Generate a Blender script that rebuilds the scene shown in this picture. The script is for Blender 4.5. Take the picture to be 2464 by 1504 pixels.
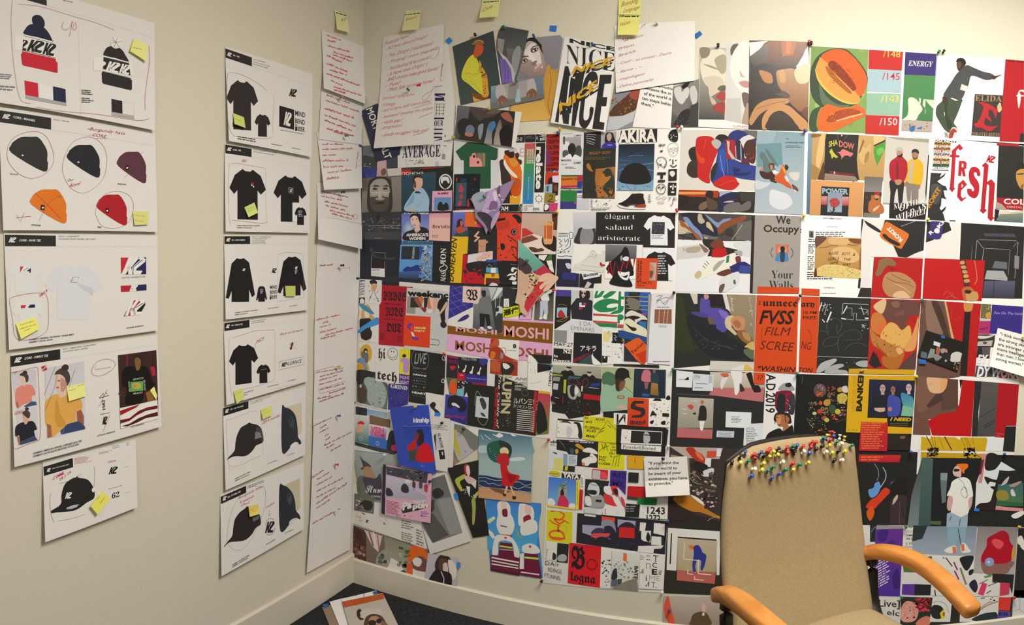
import bpy, bmesh, math, os, random, re
import numpy as np
from mathutils import Matrix, Vector
from mathutils.geometry import tessellate_polygon

for o in list(bpy.data.objects):
    bpy.data.objects.remove(o)
SC = bpy.context.scene
COL = SC.collection

# ---------------------------------------------------------------- camera (the photo is a swept panorama: cylindrical lens)
W, H = 2464, 1504
YAW, PITCH, ROLL, F, CX, CY = .3532, -.0403, .0297, 1658.05, 1232.0, 703.3
EYE = np.array([0.0, 0.0, 1.385])
WALL_Y, WALL_X = 2.4475, -1.5914
cy_, sy_, cp_, sp_, cr_, sr_ = math.cos(YAW), math.sin(YAW), math.cos(PITCH), math.sin(PITCH), math.cos(ROLL), math.sin(ROLL)
ROT = (np.array([[cr_, 0, sr_], [0, 1, 0], [-sr_, 0, cr_]]) @ np.array([[1, 0, 0], [0, cp_, sp_], [0, -sp_, cp_]])
       @ np.array([[cy_, sy_, 0], [-sy_, cy_, 0], [0, 0, 1]]))
cd = bpy.data.cameras.new('camera')
cam = bpy.data.objects.new('camera', cd)
COL.objects.link(cam)
cd.type = 'PANO'
cd.panorama_type = 'CENTRAL_CYLINDRICAL'
cd.central_cylindrical_radius = 1
cd.central_cylindrical_range_u_min, cd.central_cylindrical_range_u_max = -CX / F, (W - CX) / F
cd.central_cylindrical_range_v_min, cd.central_cylindrical_range_v_max = -(H - CY) / F, CY / F
cd.clip_start = .01
ax = [ROT.T @ np.array(v, float) for v in ((1, 0, 0), (0, 0, 1), (0, -1, 0))]
M = Matrix.Identity(4)
for i in range(3):
    for j in range(3):
        M[i][j] = ax[j][i]
    M[i][3] = EYE[i]
cam.matrix_world = M
SC.camera = cam

# ---------------------------------------------------------------- light: a ceiling panel ahead of the camera, an added fill lamp behind it, weak ambient
wd = bpy.data.worlds.new('room_air')
SC.world = wd
wd.use_nodes = True
wd.node_tree.nodes['Background'].inputs[0].default_value = (1, .93, .8, 1)
wd.node_tree.nodes['Background'].inputs[1].default_value = .01


def area(name, loc, size, power, color, aim):
    l = bpy.data.lights.new(name, 'AREA')
    l.shape = 'RECTANGLE'
    l.size, l.size_y = size
    l.energy, l.color = power, color
    o = bpy.data.objects.new(name, l)
    COL.objects.link(o)
    o.location = loc
    o.rotation_euler = (Vector(aim) - Vector(loc)).to_track_quat('-Z', 'Y').to_euler()
    return o


area('ceiling_lamp', (.55, 1.15, 2.66), (1.2, .6), 74, (1, .94, .83), (.55, 1.35, 0))
area('rear_fill', (-.2, -1.2, 2.66), (1.2, .6), 14, (1, .94, .83), (-.3, -1.0, 0))  # added fill behind the camera, lifts the left wall and lower wall
SC.view_settings.view_transform = 'Standard'
SC.view_settings.look = 'None'
SC.view_settings.gamma = 1
SC.view_settings.use_curve_mapping = False
SC.view_settings.exposure = 0.0


# ---------------------------------------------------------------- materials
def mat(name, color=(.8, .8, .8), rough=.6, spec=.3, metal=0.0, bump=None, noise=None, attr=False):
    m = bpy.data.materials.new(name)
    m.use_nodes = True
    nt = m.node_tree
    b = nt.nodes['Principled BSDF']
    b.inputs['Roughness'].default_value = rough
    b.inputs['Specular IOR Level'].default_value = spec
    b.inputs['Metallic'].default_value = metal
    b.inputs['Base Color'].default_value = (*color, 1)
    tc = nt.nodes.new('ShaderNodeTexCoord')
    if attr:
        a = nt.nodes.new('ShaderNodeVertexColor')
        a.layer_name = 'Ink'
        n = nt.nodes.new('ShaderNodeTexNoise')
        n.inputs['Scale'].default_value = 700
        n.inputs['Detail'].default_value = 1
        nt.links.new(tc.outputs['Object'], n.inputs['Vector'])
        mr = nt.nodes.new('ShaderNodeMapRange')
        mr.inputs['To Min'].default_value, mr.inputs['To Max'].default_value = .90, 1.10
        nt.links.new(n.outputs['Fac'], mr.inputs['Value'])
        mx = nt.nodes.new('ShaderNodeVectorMath')
        mx.operation = 'MULTIPLY'
        nt.links.new(a.outputs['Color'], mx.inputs[0])
        nt.links.new(mr.outputs['Result'], mx.inputs[1])
        nt.links.new(mx.outputs[0], b.inputs['Base Color'])
    if noise:
        sc, c2, det, stretch = noise
        n = nt.nodes.new('ShaderNodeTexNoise')
        n.inputs['Scale'].default_value = sc
        n.inputs['Detail'].default_value = det
        mp = nt.nodes.new('ShaderNodeMapping')
        mp.inputs['Scale'].default_value = stretch
        nt.links.new(tc.outputs['Object'], mp.inputs[0])
        nt.links.new(mp.outputs[0], n.inputs['Vector'])
        cr = nt.nodes.new('ShaderNodeValToRGB')
        cr.color_ramp.elements[0].position, cr.color_ramp.elements[1].position = .36, .64
        cr.color_ramp.elements[0].color, cr.color_ramp.elements[1].color = (*color, 1), (*c2, 1)
        nt.links.new(n.outputs['Fac'], cr.inputs[0])
        nt.links.new(cr.outputs[0], b.inputs['Base Color'])
    if bump:
        n = nt.nodes.new('ShaderNodeTexNoise')
        n.inputs['Scale'].default_value = bump[0]
        nt.links.new(tc.outputs['Object'], n.inputs['Vector'])
        bp = nt.nodes.new('ShaderNodeBump')
        bp.inputs['Strength'].default_value = bump[1]
        bp.inputs['Distance'].default_value = bump[2]
        nt.links.new(n.outputs['Fac'], bp.inputs['Height'])
        nt.links.new(bp.outputs[0], b.inputs['Normal'])
    return m


def lin(c):
    c = np.asarray(c, float)
    return np.where(c <= .04045, c / 12.92, ((c + .055) / 1.055) ** 2.4)


PAPER = mat('printed_paper', rough=.6, spec=.25, attr=True)
GLOSS = mat('glossy_print', rough=.32, spec=.35, attr=True)
PAINT = mat('wall_paint', (.74, .71, .60), .7, .2, bump=(260, .12, .002))
TRIMP = mat('baseboard_paint', (.70, .67, .57), .5, .3)
CARPET = mat('carpet', (.012, .013, .016), .95, .05, noise=(60, (.05, .052, .06), 4, (1.0, 6.0, 1)), bump=(300, .6, .004))


# ---------------------------------------------------------------- objects
def tag(o, label=None, cat=None, group=None, kind=None):
    if label: o['label'] = label
    if cat: o['category'] = cat
    if group: o['group'] = group
    if kind: o['kind'] = kind
    return o


def obj(name, me, parent=None):
    o = bpy.data.objects.new(name, me)
    COL.objects.link(o)
    if parent: o.parent = parent
    return o


def mesh_of(bm, name, m, smooth=False):
    bmesh.ops.recalc_face_normals(bm, faces=bm.faces)
    me = bpy.data.meshes.new(name)
    bm.to_mesh(me)
    bm.free()
    me.materials.append(m)
    if smooth:
        for p in me.polygons: p.use_smooth = True
    return me


def box(bm, lo, hi):
    vs = [bm.verts.new((x, y, z)) for x in (lo[0], hi[0]) for y in (lo[1], hi[1]) for z in (lo[2], hi[2])]
    for f in ((0, 1, 3, 2), (4, 6, 7, 5), (0, 4, 5, 1), (2, 3, 7, 6), (0, 2, 6, 4), (1, 5, 7, 3)):
        bm.faces.new([vs[i] for i in f])


def structure(name, lo, hi, m):
    bm = bmesh.new()
    box(bm, lo, hi)
    return tag(obj(name, mesh_of(bm, name, m)), kind='structure')


RX, FY, CZ = 3.0, -2.2, 2.72
structure('floor', (WALL_X - .1, FY - .1, -.1), (RX + .1, WALL_Y + .1, 0), CARPET)
structure('ceiling', (WALL_X - .1, FY - .1, CZ), (RX + .1, WALL_Y + .1, CZ + .1), PAINT)
structure('wall_left', (WALL_X - .1, FY - .1, 0), (WALL_X, WALL_Y + .1, CZ), PAINT)
structure('wall_back', (WALL_X, WALL_Y, 0), (RX + .1, WALL_Y + .1, CZ), PAINT)
structure('wall_right', (RX, FY - .1, 0), (RX + .1, WALL_Y, CZ), PAINT)
structure('wall_front', (WALL_X, FY - .1, 0), (RX, FY, CZ), PAINT)


def baseboard(name, pts, h, t, n):
    """profile with a chamfered top edge, swept along a wall"""
    bm = bmesh.new()
    prof = [(0, 0), (t, 0), (t, h - .006), (t - .006, h), (0, h)]
    rows = [[bm.verts.new((p[0] + n[0] * a, p[1] + n[1] * a, b)) for a, b in prof] for p in pts]
    for i in range(5):
        bm.faces.new([rows[0][i], rows[0][(i + 1) % 5], rows[1][(i + 1) % 5], rows[1][i]])
    for r in rows: bm.faces.new(r)
    return tag(obj(name, mesh_of(bm, name, TRIMP)), kind='structure')


baseboard('baseboard_left', [(WALL_X, WALL_Y, 0), (WALL_X, FY, 0)], .125, .009, (1, 0))
baseboard('baseboard_back', [(WALL_X + .009, WALL_Y, 0), (RX, WALL_Y, 0)], .105, .009, (0, -1))


# ---------------------------------------------------------------- from a pixel of the photo to a place on a wall
RT = [[float(q) for q in r] for r in ROT.T]
EX, EY, EZ = (float(q) for q in EYE)


def ray(x, y):
    u, c = (x - CX) / F, (CY - y) / F
    a, b = math.sin(u), math.cos(u)
    return [r[0] * a + r[1] * b + r[2] * c for r in RT]


NORM = {'L': np.array([1., 0, 0]), 'R': np.array([0, -1., 0]), 'F': np.array([0, 0, 1.])}
BASE = {'L': WALL_X, 'R': -WALL_Y, 'F': 0.0}


def hit(x, y, n, d):
    """where the ray through photo pixel x, y meets the plane n.p = d"""
    r = ray(x, y)
    k = (d - n[0] * EX - n[1] * EY - n[2] * EZ) / (n[0] * r[0] + n[1] * r[1] + n[2] * r[2])
    return np.array((EX + r[0] * k, EY + r[1] * k, EZ + r[2] * k))
# ---------------------------------------------------------------- printing: every sheet is a thin solid, every picture on it a mesh of ink
CROPS = {}
EPS = 4e-5
NOLIT = os.environ.get('MB_WHITE') == '1'
ILLC = {'L': [[-1.204, -3.302, -0.109, -3.767, 0.316, -0.502, -1.344, 0.3, -0.406, 0.146], [-1.316, -3.418, -0.111, -3.919, 0.308, -0.499, -1.409, 0.291, -0.399, 0.153], [-1.472, -3.434, -0.065, -3.964, 0.433, -0.539, -1.432, 0.38, -0.442, 0.16]], 'R': [[-0.409, 0.906, -0.272, -0.361, -0.525, -0.301, -0.189, 0.51, -0.297, -0.047], [-0.502, 0.943, -0.31, -0.175, -0.69, -0.284, -0.37, 0.582, -0.326, 0.052], [-0.68, 0.965, -0.359, 0.163, -0.926, -0.279, -0.68, 0.639, -0.224, 0.202]]}      # how the light falls across each wall


def illum(x, y, wall):
    c = ILLC.get(wall)
    if c is None: return np.ones(3)
    u, v = (x - 1232) / 1232, (y - 752) / 752
    t = np.array([1, u, v, u * u, u * v, v * v, u * u * u, u * u * v, u * v * v, v * v * v])
    return np.exp(np.clip(np.array(c) @ t, -3, .4))


HEXES = {}


def hexc(s):
    if s not in HEXES: HEXES[s] = hexc_(s)
    return HEXES[s]


def hexc_(s):
    if len(s) == 3: s = ''.join(c * 2 for c in s)
    return lin([int(s[i:i + 2], 16) / 255 for i in (0, 2, 4)])


# the photo shows a colour under the room's light; the ink itself is that colour divided by the light on it
INKS = {}


def ink(c, x, y, wall):
    k = (c, int(x) >> 4, int(y) >> 4, wall)
    if k not in INKS: INKS[k] = ink_(c, (k[1] << 4) + 8, (k[2] << 4) + 8, wall)
    return INKS[k]


def ink_(c, x, y, wall):
    if c == 'W' or NOLIT: return np.array((.84, .835, .845))
    return np.clip(hexc(c) / illum(x, y, wall) * .84, .004, .9)


STY = {'s': (0x1D400, 0x1D41A, 0x1D7CE), 'z': (0x1D400, 0x1D41A, 0x1D7CE), 'f': (0x1D56C, 0x1D586, 0x1D7CE), 'c': (0x1D4D0, 0x1D4EA, 0x1D7CE)}
GLY = {}
DESK = bpy.data.scenes.new('type_desk')
KEEP = bpy.data.curves.new('type_case', 'FONT')
KEEP.body = '𝗛'
DESK.collection.objects.link(bpy.data.objects.new('type_case', KEEP))


def glyphs(text, sty):
    key = (text, sty)
    if key in GLY: return GLY[key]
    st = STY.get(sty[0])
    s = ''
    for ch in text:
        if st and 'A' <= ch <= 'Z': s += chr(st[0] + ord(ch) - 65)
        elif st and 'a' <= ch <= 'z': s += chr(st[1] + ord(ch) - 97)
        elif st and st[2] and '0' <= ch <= '9': s += chr(st[2] + ord(ch) - 48)
        else: s += ch
    cu = bpy.data.curves.new('line', 'FONT')
    cu.body = s
    cu.resolution_u = 2
    cu.offset = .012 * sty.count('+') - .01 * sty.count('-') + (.02 if sty[0] in 'bi' else 0)
    cu.shear = .28 if sty[0] in 'izo' else 0
    o = bpy.data.objects.new('line', cu)
    DESK.collection.objects.link(o)
    DESK.view_layers[0].update()
    me = bpy.data.meshes.new_from_object(o.evaluated_get(DESK.view_layers[0].depsgraph))
    me.calc_loop_triangles()
    v = [(p.co.x, p.co.y) for p in me.vertices]
    t = [tuple(q.vertices) for q in me.loop_triangles]
    bpy.data.objects.remove(o)
    bpy.data.curves.remove(cu)
    bpy.data.meshes.remove(me)
    GLY[key] = (v, t)
    return GLY[key]


def smooth(p, n=5, closed=True):
    p = [np.array(q, float) for q in p]
    N, out = len(p), []
    for i in range(N if closed else N - 1):
        a, b, c, d = (p[(i - 1) % N], p[i], p[(i + 1) % N], p[(i + 2) % N]) if closed else (p[max(i - 1, 0)], p[i], p[i + 1], p[min(i + 2, N - 1)])
        for k in range(n):
            t = k / n
            out.append(.5 * (2 * b + (c - a) * t + (2 * a - 5 * b + 4 * c - d) * t * t + (3 * b - a - 3 * c + d) * t ** 3))
    if not closed: out.append(p[-1])
    return [tuple(q) for q in out]


def oval(cx, cy, rx, ry, rot=0, n=22):
    c, s = math.cos(math.radians(rot)), math.sin(math.radians(rot))
    return [(cx + rx * math.cos(a) * c - ry * math.sin(a) * s, cy + rx * math.cos(a) * s + ry * math.sin(a) * c)
            for a in (2 * math.pi * k / n for k in range(n))]


class Surface:
    """the plane(s) a sheet of paper lies in; spec '0:2,1:25' = millimetres off the wall down the sheet, a prefix u: across it"""

    def __init__(s, wall, spec, quad, under=None):
        s.wall, s.n0 = wall, NORM[wall]
        np0, d0 = NORM[wall], BASE[wall]
        if spec[0] == '+':      # stuck on the sheet below it
            spec = spec[1:]
            np0, d0 = under.pl[0]
        q = [np.array(p, float) for p in quad[:4]]
        if spec[0] == 'u':
            spec, q = spec[1:], [q[0], q[3], q[2], q[1]]
        s.q = q
        kv = [tuple(map(float, k.split(':'))) for k in (spec.split(',') if ':' in spec else ['0:' + spec, '1:' + spec])]
        s.v = [k[0] for k in kv]
        P = []
        for v, o in kv:
            d = d0 + o / 1000
            a, b = q[0] * (1 - v) + q[3] * v, q[1] * (1 - v) + q[2] * v
            P.append((hit(*a, np0, d), hit(*b, np0, d)))
        s.pl = []
        np0 = tuple(map(float, np0))
        for i in range(len(kv) - 1):
            n = np.cross(P[i][1] - P[i][0], P[i + 1][0] - P[i][0])
            n /= np.linalg.norm(n)
            if n @ s.n0 < 0: n = -n
            s.pl.append((tuple(map(float, n)), float(n @ P[i][0])))

    def vv(s, p):
        def dist(a, b):
            d = b - a
            return (d[0] * (p[1] - a[1]) - d[1] * (p[0] - a[0])) / np.hypot(*d)
        a, b = dist(s.q[0], s.q[1]), dist(s.q[3], s.q[2])
        return a / (a - b) if abs(a - b) > 1e-9 else 0

    def cut(s, poly):
        """split a polygon of (x, y, r, g, b) along the folds: [(strip, polygon)]"""
        if len(s.pl) == 1: return [(0, poly)]
        out = []
        for i in range(len(s.pl)):
            lo, hi = (-9 if i == 0 else s.v[i]), (9 if i == len(s.pl) - 1 else s.v[i + 1])
            q = [(np.array(p), s.vv(p)) for p in poly]
            for bound, sg in ((lo, 1), (hi, -1)):
                r = []
                for k in range(len(q)):
                    (a, va), (b, vb) = q[k], q[(k + 1) % len(q)]
                    ia, ib = (va - bound) * sg >= 0, (vb - bound) * sg >= 0
                    if ia: r.append((a, va))
                    if ia != ib:
                        t = (bound - va) / (vb - va)
                        r.append((a + (b - a) * t, bound))
                q = r
                if not q: break
            if len(q) > 2: out.append((i, [tuple(p) for p, _ in q]))
        return out

    def to3(s, p, strip, layer, back=0.0):
        n, d = s.pl[strip]
        return hit(p[0], p[1], n, d + layer * EPS - back)


class Part:
    def __init__(s, name, label=None, glossy=False):
        s.name, s.label, s.V, s.T, s.C = name, label, [], [], []
        s.glossy = glossy


class Sheet:
    def __init__(s, wall, spec, name, label, cat, group, quad, color, glossy=False, under=None):
        s.surf, s.wall, s.quad, s.color = Surface(wall, spec, quad, under), wall, quad, color
        s.label, s.cat, s.group = label, cat, group
        s.base = Part(name, glossy=glossy)
        s.cur, s.parts, s.layer, s.outline = s.base, [], 1, quad
        s.window(quad)

    def trim(s, poly):
        """cut a polygon off at the window (the sheet, or the picture named by the mark K)"""
        q = s.win
        for i in range(len(q)):
            (ax, ay), (bx, by) = q[i][:2], q[(i + 1) % len(q)][:2]
            dx, dy = bx - ax, by - ay
            v = [s.turn * (dx * (p[1] - ay) - dy * (p[0] - ax)) for p in poly]
            if min(v) >= -1e-6: continue
            r = []
            for k in range(len(poly)):
                j = (k + 1) % len(poly)
                if v[k] >= 0: r.append(poly[k])
                if (v[k] >= 0) != (v[j] >= 0):
                    t = v[k] / (v[k] - v[j])
                    r.append(tuple(a + (b - a) * t for a, b in zip(poly[k], poly[j])))
            poly = r
            if len(poly) < 3: return None
        return poly

    def window(s, q):
        s.win = q
        a = sum(q[i][0] * q[(i + 1) % len(q)][1] - q[(i + 1) % len(q)][0] * q[i][1] for i in range(len(q)))
        s.turn = 1 if a > 0 else -1

    def add(s, poly, layer):
        """poly: list of (x, y, r, g, b)"""
        if s.win:
            poly = s.trim(poly)
            if not poly: return
        for strip, q in s.surf.cut(poly):
            b = len(s.cur.V)
            for p in q:
                s.cur.V.append(s.surf.to3(p, strip, layer))
                s.cur.C.append(p[2:5])
            s.cur.T += [(b, b + k, b + k + 1) for k in range(1, len(q) - 1)]

    def addmesh(s, px, tris, color):
        q = s.win
        if len(s.surf.pl) == 1 and (not q or all(s.turn * ((q[(i + 1) % len(q)][0] - q[i][0]) * (p[1] - q[i][1]) - (q[(i + 1) % len(q)][1] - q[i][1]) * (p[0] - q[i][0])) >= 0
                                                 for i in range(len(q)) for p in px)):
            b = len(s.cur.V)
            s.cur.V += [s.surf.to3(p, 0, s.layer) for p in px]
            s.cur.C += [ink(color, *p, s.wall) for p in px]
            s.cur.T += [(b + i, b + j, b + k) for i, j, k in tris]
        else:
            for q in tris: s.add([(*px[i], *ink(color, *px[i], s.wall)) for i in q], s.layer)

    def fill(s, pts, color, layer=None):
        if layer is None:
            layer = s.layer
            s.layer += 1
        rad = None
        if '>' in color:
            horiz = '>>' in color
            c1, c2 = color.split('>>' if horiz else '>')
            k = 0 if horiz else 1
            lo, hi = min(p[k] for p in pts), max(p[k] for p in pts)
            f = lambda p: (1 - (p[k] - lo) / (hi - lo + 1e-9)) * ink(c1, p[0], p[1], s.wall) + (p[k] - lo) / (hi - lo + 1e-9) * ink(c2, p[0], p[1], s.wall)
        else:
            f = lambda p: ink(color, p[0], p[1], s.wall)
        for t in tessellate_polygon([[Vector((p[0], p[1], 0)) for p in pts]]):
            s.add([(*pts[i][:2], *f(pts[i])) for i in t], layer)

    def radial(s, pts, c, c1, c2):
        a, n = ink(c1, *c, s.wall), len(pts)
        for i in range(n):
            p, q = pts[i], pts[(i + 1) % n]
            s.add([(*c, *a), (*p, *ink(c2, *p, s.wall)), (*q, *ink(c2, *q, s.wall))], s.layer)
        s.layer += 1

    def stroke(s, pts, w, color, layer=None, closed=False):
        P = [np.array(p, float) for p in pts]
        if len(P) < 2: return
        if layer is None:
            layer = s.layer
            s.layer += 1
        N, off = len(P), []
        for i in range(N):
            a, b = (P[(i - 1) % N], P[(i + 1) % N]) if closed else (P[max(i - 1, 0)], P[min(i + 1, N - 1)])
            d = b - a
            L = np.hypot(*d) or 1
            off.append(np.array([-d[1], d[0]]) / L * w / 2)
        for i in range(N if closed else N - 1):
            j = (i + 1) % N
            q = [P[i] - off[i], P[i] + off[i], P[j] + off[j], P[j] - off[j]]
            s.add([(*p, *ink(color, *p, s.wall)) for p in q], layer)

    def text(s, text, sty, a, b, h, color):
        v, t = glyphs(text, sty)
        if not v: return
        hv = glyphs('H', sty)[0]
        cap = max(p[1] for p in hv)
        x0, x1 = min(p[0] for p in v), max(p[0] for p in v)
        a, b = np.array(a, float), np.array(b, float)
        d = b - a
        L = np.hypot(*d)
        up = np.array([d[1], -d[0]]) / L if abs(d[1]) > .45 * abs(d[0]) or '!' in sty else np.array([.02, -1])
        if 'y' in sty[1:]: up = up + .22 * d / L
        sx, sy = 1 / (x1 - x0), h / cap
        px = [(a[0] + d[0] * (p[0] - x0) * sx + up[0] * sy * p[1], a[1] + d[1] * (p[0] - x0) * sx + up[1] * sy * p[1]) for p in v]
        s.addmesh(px, t, color)
        s.layer += 1

    def finish(s):
        # the paper: front, back and the thin edge all round
        s.cur, keep = Part('x'), s.cur
        s.win = None
        s.fill(s.outline, s.color, 0)
        f = s.cur
        s.cur = keep
        nv, V = len(f.V), list(f.V)
        n0 = s.surf.n0
        T, C = list(f.T), list(f.C)
        V += [p - n0 * .00022 for p in f.V]
        C += f.C
        T += [(c + nv, b + nv, a + nv) for a, b, c in f.T]
        ed = {}
        for t in f.T:
            for a, b in ((t[0], t[1]), (t[1], t[2]), (t[2], t[0])):
                ka, kb = tuple(np.round(V[a], 5)), tuple(np.round(V[b], 5))
                ed.setdefault(frozenset((ka, kb)), []).append((a, b))
        for e in ed.values():
            if len(e) == 1:
                a, b = e[0]
                T += [(a, b, b + nv), (a, b + nv, a + nv)]
        b0 = len(V)
        V += s.base.V
        C += s.base.C
        T += [tuple(i + b0 for i in t) for t in s.base.T]
        org = Vector(np.mean(f.V, axis=0))
        root = s.make(s.base, V, T, C, org, None)
        root.location = org
        tag(root, s.label, s.cat, s.group)
        for p in s.parts:
            if p.T:
                o = s.make(p, p.V, p.T, p.C, org, root)
                if p.label: o['label'] = p.label
        return root

    def make(s, part, V, T, C, org, parent):
        me = bpy.data.meshes.new(part.name)
        me.from_pydata((np.array(V) - np.array(org)).tolist(), [], T)
        at = me.color_attributes.new('Ink', 'FLOAT_COLOR', 'POINT')
        at.data.foreach_set('color', np.hstack([np.array(C, float), np.ones((len(C), 1))]).ravel())
        me.materials.append(GLOSS if s.base.glossy else PAPER)
        return obj(part.name, me, parent)


# unit-box outlines of things printed again and again
TEE = [(.36, .0), (.43, .04), (.57, .05), (.64, .01), (.86, .13), (1, .40), (.86, .5), (.77, .42), (.78, 1), (.22, 1), (.22, .42), (.13, .5), (0, .38), (.15, .12)]
LONG = [(.38, 0), (.5, .02), (.62, 0), (.8, .1), (1, .84), (.9, .9), (.8, .72), (.8, 1), (.2, 1), (.2, .75), (.1, .93), (0, .9), (.2, .12)]
BEANIE = [(.02, .22), (.1, .12), (.28, .01), (.55, .0), (.76, .03), (.97, .38), (.98, .68), (1, .77), (.88, 1), (.02, .46)]
CAP = [(.02, 1), (0, .94), (.22, .76), (.24, .5), (.32, .22), (.5, .06), (.57, .05), (.6, 0), (.64, .05), (.84, .1), (.97, .3), (1, .58), (.82, .72), (.6, .9), (.38, .96), (.12, .98)]
LOGO = [[(0, 1), (.15, 1), (.45, 0), (.28, 0)], [(.2, .66), (.56, 0), (.74, 0), (.3, .74)], [(.26, .56), (.38, .48), (.44, 1), (.27, 1)],
        [(.44, .56), (.78, .14), (.7, .1), (.66, .0), (.9, .0), (.99, .1), (.97, .26), (.6, .68), (.6, .78), (.86, .78), (.78, 1), (.46, 1), (.42, .8)]]
RNG = random.Random(5)


class Press:
    """reads the lines of the print descriptions below and prints them"""

    def __init__(s):
        s.sh, s.z, s.roots, s.under = None, (0, 0, 1), [], None

    def P(s, a):
        x, y = a.split(',')
        return (s.z[0] + float(x) * s.z[2], s.z[1] + float(y) * s.z[2])

    def run(s, src):
        for ln in src.split('\n'):
            ln = ln.strip()
            if not ln or ln[0] == '/': continue
            try:
                s.line(ln)
            except Exception as e:
                raise RuntimeError(f'{e!r} in line: {ln}')
        s.close()

    def close(s):
        if s.sh: s.roots.append(s.sh.finish())
        s.sh = None

    def box(s, a, unit, k):
        """unit outline into the box x0 y0 x1 y1 [slope]"""
        x0, y0, x1, y1 = a[:4]
        sl = a[4] if len(a) > 4 else 0
        return [(x0 + (x1 - x0) * u, y0 + (y1 - y0) * v + sl * u) for u, v in unit]

    def nums(s, w):
        n = [float(q) for q in w]
        return [s.z[0] + n[0] * s.z[2], s.z[1] + n[1] * s.z[2], s.z[0] + n[2] * s.z[2], s.z[1] + n[3] * s.z[2]] + [q * s.z[2] for q in n[4:]]

    def line(s, ln):
        w = ln.split()
        c, k, sh = w[0], s.z[2], s.sh
        if c == 'Z':
            r = CROPS[w[1]]
            s.z = (r[0], r[1], 10 * r[2])
        elif c == 'S':      # S wall offset name|label|category|group| colour quad
            s.close()
            hd, tl = ln[2:].rsplit('|', 1)
            f = hd.split('|')
            wall, off, name = f[0].split()
            tl = tl.split()
            q = [s.P(p) for p in tl[1:]]
            s.sh = Sheet(wall[0], off, name, f[1], f[2], {'': None, '@': 'collage sheets tiled over the back wall'}.get(f[3], f[3]), q, tl[0], 'g' in wall, s.under)
            if off[0] != '+': s.under = s.sh.surf
        elif c == 'O':
            sh.outline = [s.P(p) for p in w[1:]]
            sh.win = None
        elif c == 'D':
            sh.cur = Part(w[1], ' '.join(w[2:]) or None, sh.base.glossy)
            sh.parts.append(sh.cur)
            sh.window(sh.quad) if sh.outline is sh.quad else None
        elif c == 'K':      # K: keep the following marks inside this picture
            sh.window([s.P(p) for p in w[1:]] if len(w) > 1 else s.last)
        elif c == 'r':
            x0, y0, x1, y1 = s.nums(w[2:6])
            sl = float(w[6]) * k if len(w) > 6 else 0
            sh.fill([(x0, y0), (x1, y0 + sl), (x1, y1 + sl), (x0, y1)], w[1])
        elif c == 'p':
            s.last = [s.P(p) for p in w[2:]]
            sh.fill(s.last, w[1])
        elif c == 'b': sh.fill(smooth([s.P(p) for p in w[2:]]), w[1])
        elif c == 'e':
            n = [float(q) for q in w[2:]] + [0]
            cc = (s.z[0] + n[0] * k, s.z[1] + n[1] * k)
            pts = oval(*cc, n[2] * k, n[3] * k, n[4])
            if '>' in w[1]: sh.radial(pts, cc, *w[1].split('>'))
            else: sh.fill(pts, w[1])
        elif c in 'lao':
            pts = [s.P(p) for p in w[3:]]
            cl = c == 'o'
            if c != 'l': pts = smooth(pts, 4, cl)
            sh.stroke(pts, float(w[2]) * k, w[1], closed=cl)
        elif c == 't':
            n = [float(q) for q in w[3:8]]
            sh.text(' '.join(w[8:]), w[2], (s.z[0] + n[0] * k, s.z[1] + n[1] * k), (s.z[0] + n[2] * k, s.z[1] + n[3] * k), n[4] * k, w[1])
        elif c == 'h':      # scribbled handwriting: colour width x0 y0 x1 y1 height
            x0, y0, x1, y1, h = s.nums(w[3:8])
            L, x = math.hypot(x1 - x0, y1 - y0), 0
            ly = sh.layer
            sh.layer += 1
            while x < L - h * .6:
                ww = min(RNG.uniform(1.5, 5) * h, L - x)
                pts, q = [], x
                while q < x + ww:
                    pts.append((q, RNG.uniform(-.1, .15) * h))
                    pts.append((q + h * .22, -RNG.choice((.5, .55, .6, 1.0)) * h))
                    q += h * RNG.uniform(.38, .6)
                dx, dy = (x1 - x0) / L, (y1 - y0) / L
                sh.stroke(smooth([(x0 + dx * u, y0 + dy * u + v) for u, v in pts], 3, False), float(w[2]) * k, w[1], ly)
                x += ww + h * .55
        elif c == 'x':      # lines of small print: colour n x0 y0 x1 y1 [slope]
            n = int(w[2])
            x0, y0, x1, y1 = s.nums(w[3:7])
            sl = float(w[7]) * k if len(w) > 7 else 0
            p = (y1 - y0) / n
            ly = sh.layer
            sh.layer += 1
            for i in range(n):
                y, x = y0 + p * (i + .5), x0
                end = x1 - (RNG.uniform(0, .35) * (x1 - x0) if n > 1 else 0)
                while x < end:
                    e = min(x + RNG.uniform(1.2, 5) * p * .55, end)
                    f = lambda q: y + sl * (q - x0) / (x1 - x0)
                    sh.stroke([(x, f(x)), (e, f(e))], p * .46, w[1], ly)
                    x = e + p * .32
        elif c == 'n':      # speckle: count size colours x0 y0 x1 y1
            x0, y0, x1, y1 = s.nums(w[4:8])
            cols, sz = w[3].split(','), float(w[2]) * k
            for i in range(int(w[1])):
                cx, cy, a = RNG.uniform(x0, x1), RNG.uniform(y0, y1), RNG.uniform(0, 6.3)
                r = [min(sz * RNG.uniform(.4, 1), cx - x0 + .3, x1 - cx + .3, cy - y0 + .3, y1 - cy + .3) for _ in range(6)]
                sh.fill([(cx + r[j] * math.cos(a + j * 1.047), cy + r[j] * math.sin(a + j * 1.047) * .8) for j in range(6)], RNG.choice(cols), sh.layer + i % 3)
            sh.layer += 3
        elif c == 'k':
            for u in LOGO: sh.fill(s.box(s.nums(w[2:]), u, k), w[1], sh.layer)
            sh.layer += 1
        elif c in 'TJBC':
            u = {'T': TEE, 'J': LONG, 'B': BEANIE, 'C': CAP}[c]
            q = s.box(s.nums(w[2:]), u, k)
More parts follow.
